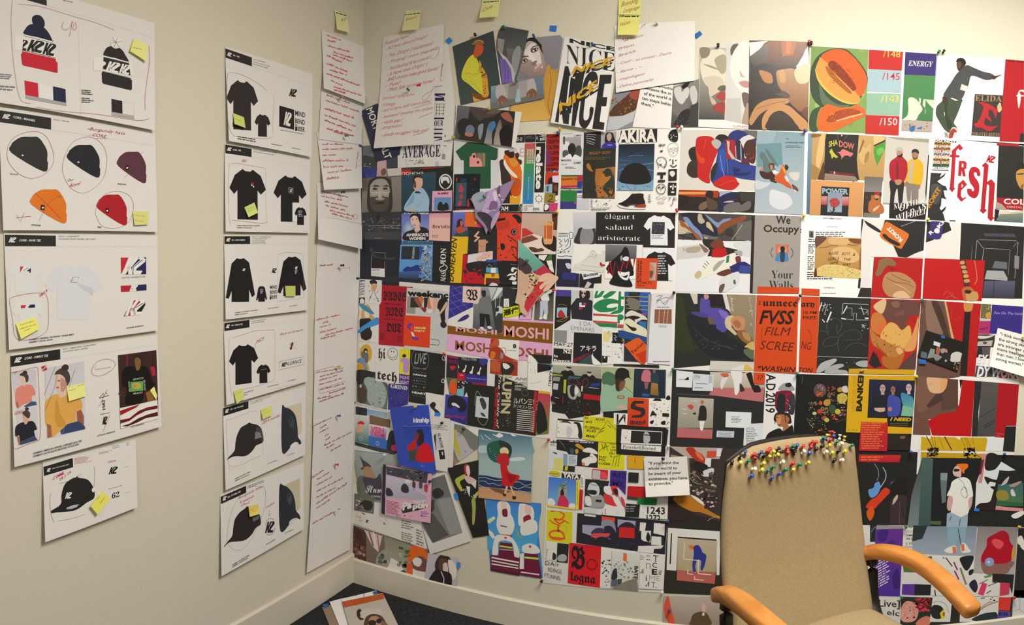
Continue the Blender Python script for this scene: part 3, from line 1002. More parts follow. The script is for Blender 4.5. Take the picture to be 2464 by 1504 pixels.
PRESS.run('''
Z O
S L 0:2,1:18 design_sheet|white design sheet of a marbled dark tee, topmost in the second column|design sheet|printed design sheets on the left wall| W 541,112 752,178 750,378 551,339
Z D1
D header_band
p 2b2826 22.6,14.2 57,26 57,37.4 22.8,26.2
k f2efea 25 18.5 31 23.6 1.8
t dedad4 b 32.6 23.7 41 26.4 1.9 SKI - TEE
t 555 i 59 28.8 74.6 33 1.2 DECO 1: SCREENPRINT
t 555 i 59 32 80.5 38.5 1.2 LOCATION: FRONT LEFT CHEST
t 555 i 59 35 77.5 40.5 1.2 LOCATION: BACK CENTER
l 999 .15 57,37.4 133,63.3
D printed_tee dark tee with faint marbling
T 2e2927 24 54 65 118 3
a 433d3a .3 34,66 40,72 38,80 46,88 44,96 52,100
a 433d3a .3 42,60 48,70 54,72 50,82 56,86
D printed_tee small dark tee
T 2b2624 60.5 98.5 81 127.5 1.4
D printed_logo black square logo with a name beside it
k 222 105 65.5 115.5 75.5 2
p 23201e 92.6,88 111.6,93.5 111.5,119.3 92.3,115
k e8e4de 98 95 108.5 113 3
t 333 n+ 113 100.5 126 103.6 6.2 MIND
t 333 n+ 113 110.5 125.6 113.2 6 BEND
t 333 n+ 113 119.5 125.4 122.3 6 ⌸⎚ER
x 777 1 94 118.5 123.5 120.3 5.5
x 555 2 38.5 126.6 63 132 4.4
x 555 1 82 136.8 96.5 138.5 2.5
x 777 1 109 141.8 120 143.5 2.2
D handwriting
a 6a4a48 .22 27,46.2 35,46 46,49 60,56.5 70,63 76.5,69
a 6a4a48 .22 26,45.5 24.6,65 24.5,95 27,113 32.5,126 45,129 62,130.5 78,130.5 85,128
a 887 .15 84.5,74 86,85 84,105 84.3,125
Z O
S L +0:3,.6:6,1:14 sticky_note|yellow sticky note on the hem of the marbled tee|sticky note|| c3cb66 561,272 587,282 591,308 564,298
Z D1
h 8a9040 .2 34.5 106 43 108.5 1.2
Z O
S L 0:2,1:14 design_sheet|white design sheet of two black tees with a pin-back print, second in the second column|design sheet|printed design sheets on the left wall| W 540,345 746,374 745,561 543,557
Z D2
D header_band
p 282523 27.4,5 69,12 68.8,24.8 27.5,18.8
k f2efea 30 9.2 37.8 14.6 .7
t dedad4 b 39.3 14.2 52 15.8 2.4 CORE - TEE
t 555 i 71.8 13.6 108 19 1.5 DECO 1: SCREENPRINT, DECO 2: LABEL
t 555 i 71.5 16.8 104.5 22.4 1.5 LOCATION: FRONT CENTER / LEFT CHEST
l aaa .15 68.8,25 158.5,40.5
D printed_tee large black tee
T 221f1d 34 43 91.5 122.5 1.5
p 9c2a28 67.6,64.5 73,65 72.5,69 67.8,68
p e6e2dc 68,67.8 70,68.3 70.2,70.6 68.3,69.6
p c8ccd4 70.6,69.6 72.8,70.4 73,73 71,72.3
D printed_tee black tee with a framed chest print
T 222120 103.5 53 155.5 126 1.5
p dedad2 133.2,96.4 145.4,96.8 145.5,127 133.2,126.5
l cfcbc4 .5 127.5,73 134,73.8 134,82 127.6,81.2 127.5,73
k cfcbc4 129 75 133 80 0
D printed_tee small black tee
T 222120 136.5 103 155.5 131 1
x aaa 4 142.5 108.5 150 119
t 555 i 46 133.5 82.5 133.6 1.5 GARMENT: ORIGINAL FAVORITES / HANES BEEFY
t 555 i 46 136.6 69.5 137 1.5 GARMENT COLOR: BLACK
D handwriting
a a8505a .3 36,35.5 45,34.5 60,37 75,39.5 89,42
a 8a6060 .22 34.3,35 33,50 32.3,80 33,110 34.5,125 36,133
a 998 .18 90.5,42 91.5,60 91.3,90 93.3,128
a b03c40 .35 38,124 52,125.5 70,127.5 82,129 90,128.5 94.5,127
t b53a3a oy 53 32.5 61 33 4.4 SKI
Z O
S L +0:2,.6:5,1:11 sticky_note|yellow sticky note tilted on the large black tee|sticky note|| c9cf72 588,499 612,487 621,512 598,523
Z D2
h 9aa050 .2 62 107 72 103 1.4
h 9aa050 .2 63 111 70 108 1.4
Z O
S L 0:2,1:14 design_sheet|white design sheet of black long-sleeved shirts, third in the second column|design sheet|printed design sheets on the left wall| W 539,566 741,568 740,746 543,769
Z D3
D header_band
p 262422 27.3,5.8 69.6,5.8 69.7,18.8 27.4,18.9
k f2efea 30.2 8.7 37.5 14.4 0
t dedad4 b 39.3 13.2 61 13.2 2.4 SKI - LONG SLEEVE
t 555 i 72.2 7.5 104.5 7.9 1.5 DECO 1: SCREENPRINT
t 555 i 72.2 10.8 98 10.8 1.5 LOCATION: FRONT CHEST
t 555 i 72.2 14.2 94.5 14.2 1.5 LOCATION: SLEEVES
t 555 i 72.2 17.4 95 17.4 1.5 LOCATION: BACK CENTER
l aaa .15 69.7,19 164,20.2
D printed_shirt large black long-sleeved shirt
J 1f1d1b 29.6 42.2 77.6 114 -.6
k e6e2dc 57 58.8 62 62.8
D printed_shirt small black long-sleeved shirt
J 1f1d1b 79.5 87.7 97.5 113.4
x c8c4c0 4 86.3 92 91.5 100
x a8443a 1 86.5 98.5 90 101
D printed_logo
k 222 104.8 58.5 113.5 66.2
t 333 n+ 102.5 92.6 114 91.8 5.6 MIND
t 333 n+ 102.3 100.6 114 99.8 5.6 BEND
t 333 n+ 102 108.8 114 107.8 5.6 ⌸⎚ER
D printed_shirt black long-sleeved shirt with a sleeve print
J 1d1b1c 115 40.3 162 104.5 -2
k d8d8d8 143.3 55.5 148 60
x bbb 5 143.2 60.5 147.5 68
t 555 i 44.5 132.6 82.5 127.6 1.5 GARMENT: HANES BEEFY LONG SLEEVE
t 555 i 44.5 136 66 133 1.5 GARMENT COLOR: BLACK
t 666 i 99 125.6 117 123 1.3 ARTWORK REFERENCE
t 666 i 134 121.6 147.5 119.6 1.2 DECO REFERENCE
D handwriting
a 5a5654 .22 116,36 124,33.5 135,32.3 152,34
a a5a09a .18 153,34 157,38 157.5,60 158,90 158,107
a 8a7e7a .22 114,112 117,113 132,110.5 150,107.3 158,107
a a5a09a .15 115.5,37 115,60 114,112
Z O
S L +0:2,1:8 sticky_note|yellow sticky note on the hem of the sleeve-print shirt|sticky note|| b7bb60 686,688 711,688 711,713 688,713
S L 0:2,1:14 design_sheet|white design sheet of a black tee and red beetle, fourth in the second column|design sheet|printed design sheets on the left wall| W 538,776 741,755 739,918 545,975
Z D4
D header_band
p 242220 24.7,17.3 62.8,12.3 62.8,23.6 24.9,29.5
k f2efea 27.4 19.7 33.3 25 -.6
t dedad4 b 35.6 21.8 52.4 20 2.2 SKI - WMN'S TEE
t 555 i 65.2 12.4 83 9.6 1.4 DECO 1: SCREENPRINT
t 555 i 65.2 15.8 89 11.8 1.4 LOCATION: FRONT LEFT CHEST
t 555 i 65.2 18.6 85.5 15.2 1.4 LOCATION: BACK CENTER
l aaa .15 62.8,23.4 148,12
D printed_tee large black tee
T 1e1b19 32 52.2 76 112 -6
D printed_tee small black tee
T 1e1b19 73.3 80.5 94.6 108.6 -2
x aaa 1 80.5 87.2 88.5 88.3 -1.2
D printed_logo red beetle and a boxed name
e 7a2a28 127 49.5 1.8 3.6 14
e 4a2020 125.6 55 1.6 2.6 14
l 7a5550 .2 122.5,47.5 133,56
l 7a5550 .2 134,44.6 122,55
l 3a3835 .3 107.5,75.5 144.8,67.8 144.8,79.5 107.3,88 107.5,75.5
k 222 111 77.5 118.5 83.5 -1.6
t 222 n 117.5 81.3 141.3 77 5.2 ALLIANCE
t 666 i 90 113.8 107 110 1.2 ARTWORK REFERENCE
t 666 i 120.5 105.4 133 102.6 1.2 DECO REFERENCE
t 555 i 54 123.4 68.6 119.3 1.4 HANES BEEFY TEE
t 555 i 54 126.6 60.5 125 1.4 BLACK
l 777 .15 100,116.5 146.5,106.2
D handwriting
a a0484e .3 37,39.7 47,36.5 58,33 72,28.5 85,27.8 100,27.5
a 8a7876 .2 32.3,38 31.8,60 31.8,90 34,115 36,124 39,125.6 45,122 50,118
a b0484e .25 51,117.5 70,113.5 85,109 97,105 101,101
a a5a098 .18 101,28 101.5,60 101,101
t b5484e oy 74 47.6 86 41.5 4 NO!
a b5484e .3 70,55 72,51 72.5,48 74,47.5
t a05058 oy 109 35.6 143.5 28.4 3 Black no furniture
Z O
S L +0:2,1:12 sticky_note|yellow sticky note at the foot of the sheet with the red beetle|sticky note|| c3c164 562,941 583,934 588,958 570,972
Z D4
h 8f8c40 .2 43 124 51 121.5 1.4
Z O
S L 0:2,1:16 design_sheet|white design sheet of a dark mesh cap, fifth in the second column|design sheet|printed design sheets on the left wall| W 536,981 736,930 734,1094 543,1180
Z D5
D header_band
p 211f1d 24.3,21 64,9.8 63.9,21.4 24.5,33.6
k f2efea 27 23.4 33.4 28.8 -1.4
t dedad4 i 35.3 24.3 56 18.4 2 SKI - CAP TRUCKER
t 555 i 67 12.6 99 3.4 1.4 DECO 1: EMBROIDERY BLOCK PATCH
t 555 i 66.6 15.4 86 10 1.4 LOCATION: FRONT LEFT
l aaa .15 64,21.4 150,-2.5
D printed_cap dark cap with a mesh back
b 2a2624 30.5,102 33,98 42,88 43.5,76 46,64 52,52 60,47 64,44.5 66,43.5 68,45 78,47.5 84,53 86.5,62 87,74 76,80 72,86 64,94 56,96.8 44,96.6 36,99 31,102.3
p 45403e 75.5,51 80,50 84,56 85,62 80,58.5 76,58
p 77726c 74.6,58.5 79,58.3 83,60 85,67 74,70
D printed_cap close-up of a dark cap with a stitched patch
p c2b294 117,21 147.5,12.2 148,58.5 117,89.5
b 2b2e31 116.7,21 122,20 130,23 137,31 140,42 141.5,55 142,66 146,72 147,77 143,78 138,75 132,79 129.5,83.5 117,89.8
l 4d5054 .9 129,37 131,33.5 136,42 134,54 128.5,47 127.5,41 129,37
k 46494d 129.5 40 135 50
b cfc9bc 131,79 136,75 140,74.5 143,77 138,79 133,84 129.5,83
t 666 i 93.5 109.8 110 103 1.3 ARTWORK REFERENCE
t 666 i 124.5 96.5 136.5 91.5 1.2 DECO REFERENCE
t 555 i 43 133.4 67.5 121.5 1.5 GARMENT: TRUCKER CAP MESH
t 555 i 43 136.4 66 126 1.5 GARMENT COLOR: BLACK
D handwriting
a 7a6e6a .22 30.5,39.8 45,35 60,29 70,26 78,26
a 8e7e7a .2 30.2,38 29.3,55 30.5,75 32,95 33.5,110 35.5,120
a 7a6e6a .2 36,111 40,113 52,110.5 66,103 83,96
a b89a9a .2 82.5,30 84,45 86,75 87.5,94
t b0626a oy 85 47 114 33.5 4 -BH-wide
Z O
S L +0:2,1:11 sticky_note|yellow sticky note above the dark mesh cap|sticky note|| c2c162 627,985 653,976 655,999 633,1009
Z D5
h 8f8c40 .2 86 26 95 22 1.6
h 8f8c40 .2 87 31 97 27 1.6
Z O
S L 0:2,1:18 design_sheet|white design sheet of a cap ringed by a note, lowest in the second column|design sheet|printed design sheets on the left wall| W 530,1191 731,1113 731,1273 533,1387
Z D6
D header_band
p 211f1d 16.7,40.5 49.6,26.2 49.7,35.2 17,50
k f2efea 19 40.8 24.5 46 -1.6
t dedad4 i 26 42.3 43 34.3 2 SKI - 5 PANEL CAP
x 666 2 51.5 26.2 78 30 -10
l aaa .12 74,25 122,2.5
D printed_cap dark cap with a mesh back
b 262220 21,104.6 26,98 31.5,91 33,80 35,70 41,61 47.5,56 51,52.8 54,54.5 60,57 66,62 68,68 68.4,76 62,81 57,89 50,95.5 42,98 30,99 25,101.5 22,104.8
p 5d5c5a 58,67.5 66,64 66.2,69 58.4,73
D printed_cap close-up of a dark cap with a round patch
p b0a282 92.5,28.5 119,16.2 119.5,54.5 93.5,83.5
b 26292c 92.5,28.5 98,26 104,29 110,37 113,48 114,58 118.5,64 119.5,69.5 114,68 108,71 105,77 93.5,84
e 45484c 105.8 43 3 7.4 -8
e 26292c 105.8 43 2.2 6 -8
k 45484c 104 39.5 108.5 47
b b8b2a2 106,72 111,68.5 116,68 112,71.5 107.5,77 105,76.5
D printed_logo round stamp logo
k 1c1a18 74 73 86.5 87.5 -1
a 8a8680 .9 75,77 76.5,71.5 81,68.5 86,70
a 8a8680 .9 76,88.5 80,89.8 85,86.5 87,80
t 666 i 75.5 103.4 88 95.6 1.3 ARTWORK REFERENCE
t 666 i 100 88.2 111 83 1.2 DECO REFERENCE
t 555 i 32 129.6 54 116.4 1.5 GARMENT: TRUCKER 5 PANEL
t 555 i 32 132 52.5 120 1.5 GARMENT COLOR: BLACK
D handwriting
a 7a605e .2 39,43 32,57 27,75 25,93 26,101 31,107 38,110 46,107 54,98 62,84 69,68 73.5,55 75,40 73.5,30 70.5,24
t a04a50 oy 40 43.6 71 28 2.8 Burgundy hats
t a04a50 oy 41.5 49.4 60 40.6 2.8 5-panel
t a04a50 oy 43 53 54 48.5 2.6 Dad
t a06068 oy 75.5 55.5 86.5 48.8 2.6 make
l a06068 .25 79.8,58 80,65
l a06068 .25 78,63 80,65.4 82.6,62
l a04a50 .25 51,29.5 60,26.5 70,28
Z O
S L +0:3,.5:6,1:14 sticky_note|yellow sticky note on the crown of the lowest mesh cap|sticky note|| bfae4c 598,1219 622,1213 624,1237 601,1244
Z D6
t a04a30 oy 54.3 58.6 59 56.8 1.6 the
t a04a30 oy 54 61.5 63 59 1.7 Cap
''')
PRESS.run('''
Z O
S L 0:2,.7:8,1:22 note_page|handwritten red note page at the top of the corner column, under the yellow note|note page|handwritten pages down the room corner| W 774,72 878,113 879,250 779,212
Z D7
h b0404a .4 26 34 40 39 1.8
h b0404a .4 27 39 36 41 1.8
h b0404a .4 27 44 48 50 1.8
h b0404a .4 32 50 51 56 1.8
h b0404a .4 32 52.5 50 59 1.8
h b0404a .4 26 53 41 60 1.8
h b0404a .4 26 61 46 69 2
h b0404a .4 29 67 45 72 2
h b0404a .4 26 70.5 57 82 1.8
h b0404a .4 30 77 41 82 1.8
h b0404a .4 33 83 59 91.5 1.8
h b0404a .4 33 86 46 90 1.8
a b0404a .35 31,55 36,58 41,58 43,55
Z O
S L 0:2,1:6 note_page|red note page second from the top of the corner column, with an orange pin|note page|handwritten pages down the room corner| W 774,200 878,232 868,348 767,335
Z D7
h a84450 .4 26 91 48 99 2
h a84450 .4 25 96 57 107 2
h b5303c .45 24 104 52 113 2.2
h a84450 .4 24 110 54 121 2
h b5303c .45 24 115 50 125 2.2
h b5303c .45 26 123 52 130 2
h a84450 .4 33 126 47 130 1.8
Z O
S L 0:2,.6:8,1:30 note_page|red note page third from the top of the corner column, with a green pin|note page|handwritten pages down the room corner| W 762,317 870,330 871,453 780,457
Z D7
h b04450 .5 21 133 40 132 2.4
h b04450 .4 22 138 42 138 2
h b04450 .4 22 143 52 142 2
h b04450 .4 22 148.5 36 148 2
Z O
h b04450 1 776 389 838 388 6
h b04450 1 778 404 826 402 6
h b04450 1 788 417 852 410 6
h b04450 1 786 432 816 429 6
h b06070 .8 862 368 856 410 4
Z O
S L 0:2,.6:10,1:30 note_page|red note page fourth from the top of the corner column, with a black pin|note page|handwritten pages down the room corner| W 763,440 871,450 871,599 766,576
h a84450 1 773 461 838 476 5
h a84450 1 773 473 826 484 5
h a84450 1 781 486 838 499 5
h a84450 1 784 496 830 508 5
h a84450 1 794 508 852 522 5
h a84450 1 798 515 846 529 5
o a84450 .7 850,518 859,517 860,525 851,526
S L 2 note_page|blank stretch of white page between two red note pages in the room corner|note page|handwritten pages down the room corner| W 763,572 867,585 866,642 762,642
S L 4 note_page|nearly empty white page with a red arrow, sixth in the corner column|note page|handwritten pages down the room corner| W 762,632 866,629 860,762 757,776
h a04048 1 769 641 800 638 4
l b03c44 .8 809,647 838,645
l b03c44 .8 841,640 842,651
Z O
S L 6 note_page|white page headed by a short red stroke, seventh in the corner column|note page|handwritten pages down the room corner| W 757,765 860,748 857,878 756,902
l b03030 1.6 805,760 818,758
h a84450 .9 760 772 812 760 5
h a84450 .9 776 779 794 775 5
h a84450 .9 769 789 795 783 5
h a84450 .9 770 802 812 791 5
h a84450 .9 783 808 848 791 5
h a84450 .9 772 817 808 808 5
Z O
S L 8 note_page|white page with a boxed red list under a yellow pin, eighth in the corner column|note page|handwritten pages down the room corner| W 757,891 857,867 852,996 753,1028
l 9a3a48 .9 759,893 805,881
h 9a3a48 .8 760 898 826 887 4
h 9a3a48 .8 770 908 824 894 4
h 9a3a48 .8 768 917 812 904 4
h 9a3a48 .8 768 927 824 911 4
h 9a3a48 .8 771 939 826 925 4
l 9a3a48 .7 766,937 830,918 833,931 770,947 766,937
h 9a3a48 .8 792 948 832 935 4
h 9a3a48 .8 764 961 796 954 4
h 9a3a48 .8 768 968 828 948 4
Z O
S L 10 note_page|white page with a red list under a blue pin, ninth in the corner column|note page|handwritten pages down the room corner| W 755,1016 852,985 849,1106 750,1152
h 8e3a46 .8 755 1026 800 1005 4
h 8e3a46 .8 770 1032 788 1022 4
h 8e3a46 .8 769 1042 790 1032 4
h 8e3a46 .8 781 1050 792 1045 4
h 8e3a46 .8 783 1060 794 1054 4
h 8e3a46 .8 780 1074 846 1041 5
h 8e3a46 .8 785 1080 804 1070 4
h 8e3a46 .8 795 1087 820 1073 4
Z O
S L 12 note_page|white page with a red list under a red pin, tenth in the corner column|note page|handwritten pages down the room corner| W 751,1141 849,1096 845,1216 746,1263
h 8e3a46 .8 751 1151 778 1133 4
h 8e3a46 .8 763 1155 792 1138 4
h 8e3a46 .8 762 1169 800 1147 4
h 8e3a46 .8 762 1184 824 1152 4
h 8e3a46 .8 761 1199 808 1174 4
h 8e3a46 .8 761 1214 834 1165 5
h 8e3a46 .8 761 1224 794 1204 4
Z O
S L 14 note_page|white page with one red heading, lowest in the corner column|note page|handwritten pages down the room corner| W 746,1256 845,1207 842,1322 738,1379
h 8e3a46 .9 752 1262 820 1224 5
S L 0:3,.5:6,1:22 sticky_note|yellow sticky note above the handwritten pages in the room corner|sticky note|| e8e07e 805,24 834,36 842,79 811,71
Z D7
x 333 1 35 11 45 13 3
t 333 oy 39.5 20.5 45.5 19 2.6 K2?
Z O
S R 2 note_page|white page with a vertical stripe banner and the word Average, behind the red note pages|note page|| W 955,125 1079,104 1085,399 957,404
O 955,125 1079,104 1094,250 1091,331 1085,399 957,404
Z D7
D printed_banner striped blue banner
r 2c2844 129 89 139 91
r 2c2844 129.4 93 138 96
a 2c2844 .8 130,91 138,93 130,94 139,96
l 2c2844 .35 130,99 139,99
l 2c2844 .35 130,102 139,102
l 2c2844 .35 129.8,105 138.6,105
l 2c2844 .35 129.6,108 138.4,108
l 2c2844 .35 131,99 130.5,110.5
l 2c2844 .35 134,99 133.5,110.5
l 2c2844 .35 138,99 137,110.5
r 2c2844 128.5 112 138 113.5
t 2c2844 s 128.6 120 137 119.6 5 OUR
r 2c2844 128.3 122.5 136.6 123.7
r 2c2844 128.3 126.4 136.4 127.8
r 2c2844 128.2 130.2 136 131.4
p 2c2844 128,134.5 136,131.5 136,133
D printed_title the word Average in narrow letters
Z F1
t 2e2d3e s 84.5 50 150 47.5 20 AVERAGE
n 30 1 222,555,888 90 52 118 63
n 20 1.2 222,444 112 54 125 60
p ddd 120,47 128,45 129,62 123,62
l 666 .2 92,54 90,62 94,66
r 888 153 43 158.5 52
r aaa 142 56 147.5 64
t 333 i 156 21.8 166 20.5 1.8 savager
x 777 1 155 28 161.5 30.5
p 222 157,13.5 158.5,10 159.5,13
Z O
S R 4 printed_sheet|dark navy sheet lettered in white down its edge, tilted in the room corner|printed sheet|| 2d2c3a 868,266 907,248 975,335 905,388
O 868,267 907,249 985,330 963,357 962,372 936,381 906,389 892,350
Z D7
t ece8e0 b 63.5 104 82 152 6.6 MORTON ALT
Z O
S R 0:3,1:6 note_page|large red note page with a side note, pinned right of the room corner|note page|| W 922,90 1068,58 1066,205 914,232
Z D7
t b03844 oy 81 43.5 105 35 3.2 Potential Now!
t b03844 oy 82 48 122 35.5 2.8 - K2 was about Design?
t b03844 oy 83 55 127.5 42.5 3.4 - Fun, Danger } excitement?
t b03844 oy 84 60.5 133 47 2.6 - Forging? more than ever
t b03844 oy 84 67.5 124 56 3 - Worldbuilding? & bus artwork?
t b03844 oy 83 73 122 62 3 - A Now than Origin? :)
t b03844 oy 82 78 133 66 3.2 - BAD choices make good Stories?
t b03844 oy 82 83 96 80 3 - Fun?
t b03844 oy 83 87.5 128 78 3.2 - Must Safe no more home?
p b8202c 112,80.5 116,79.5 115.5,82 111.5,82.5
a b06068 .3 120,51 128,46 133,45 132,52 128,56 125,55 127,52
t 5a3a44 oy 135.5 60 134 77 1.8 Moments ->
Z O
S R 0:6,1:20 note_page|lower red note page pinned with a green pin over the Average banner|note page|| W 914,229 1046,205 1043,347 899,357
Z D7
t b03844 oy 79 95 109 91 2.8 Scariest? time/form
t b03844 oy 78 101 91 100 3 - Lineage
t b03844 oy 78 107 126 97 2.8 - end of some skill? overcomplex?
t b03844 oy 78 113 127 104 3 - between? invasive! the system
l b03844 .35 109,103 126,98
l b03844 .35 113,112.5 127,107
t b03844 oy 78 118 98 115.5 2.8 - skills gap?
t b03844 oy 78 123 98 120.5 2.8 - progression?
t b03844 oy 78 130 123 125 3 - youth struggles? kids and?
l b03844 .4 108,129 119,126
a b06068 .35 128,82 125,90 119,96 117.5,93 121,89 127,86
Z O
S R 0:3,.5:6,1:24 sticky_note|yellow sticky note above the large red note page|sticky note|| e9e17a 976,25 1014,24 1007,71 967,74
Z D7
x 444 1 101 13 115 15 -1.5
t a83c20 oy 101 20 112 17 2.6 Scenario
Z O
S R 0:3,.5:6,1:26 sticky_note|yellow sticky note above the photo of the person in a yellow jacket|sticky note|| e9e17a 1162,-8 1206,-8 1198,40 1153,43
t a83c20 oy 1160 29 1184 19 8 Core
x 444 1 1163 3 1200 8 -3
S R 0:2,.5:4,1:10 sticky_note|upper of two overlapping yellow notes at the top of the wall|sticky note|| ece382 1489,-40 1545,-40 1541,36 1488,35
t a83c20 oy 1494 17 1536 5 11 Branding
t a83c20 oy 1499 31 1538 21 9 Language
S R 0:7,.5:12,1:26 sticky_note|lower of two overlapping yellow notes, reading Values|sticky note|| ebe27c 1488,34 1541,35 1535,84 1486,84
t 333 b+ 1490 41 1502 41 5 GØ
x 444 1 1503 36 1537 43
t a83c20 oy 1491 64 1516 56 9 Values
S R 0:3,1:9 note_page|white page of short red notes under the two overlapping yellow notes|note page|| W 1478,62 1672,50 1671,194 1482,223
Z E4
t b03844 oy 81 46 108 40 3.4 - Aggression
t b03844 oy 81 54.5 98 50.5 3 tytem
t b03844 oy 81 62.5 100 57 3 Bavarade
t b03844 oy 80 71 139 59 2.8 - Cool? - no contest - Desire
t b03844 oy 79 81 107 74 2.8 - flame - ~
t b03844 oy 79 89 110 82 2.8 - unapologetic
t b03844 oy 79 97 120 88 2.8 - Define personality
l 555 .25 104,32 107.5,30
t 554 oy 106 30 111.5 28.5 2.6 IT
''')
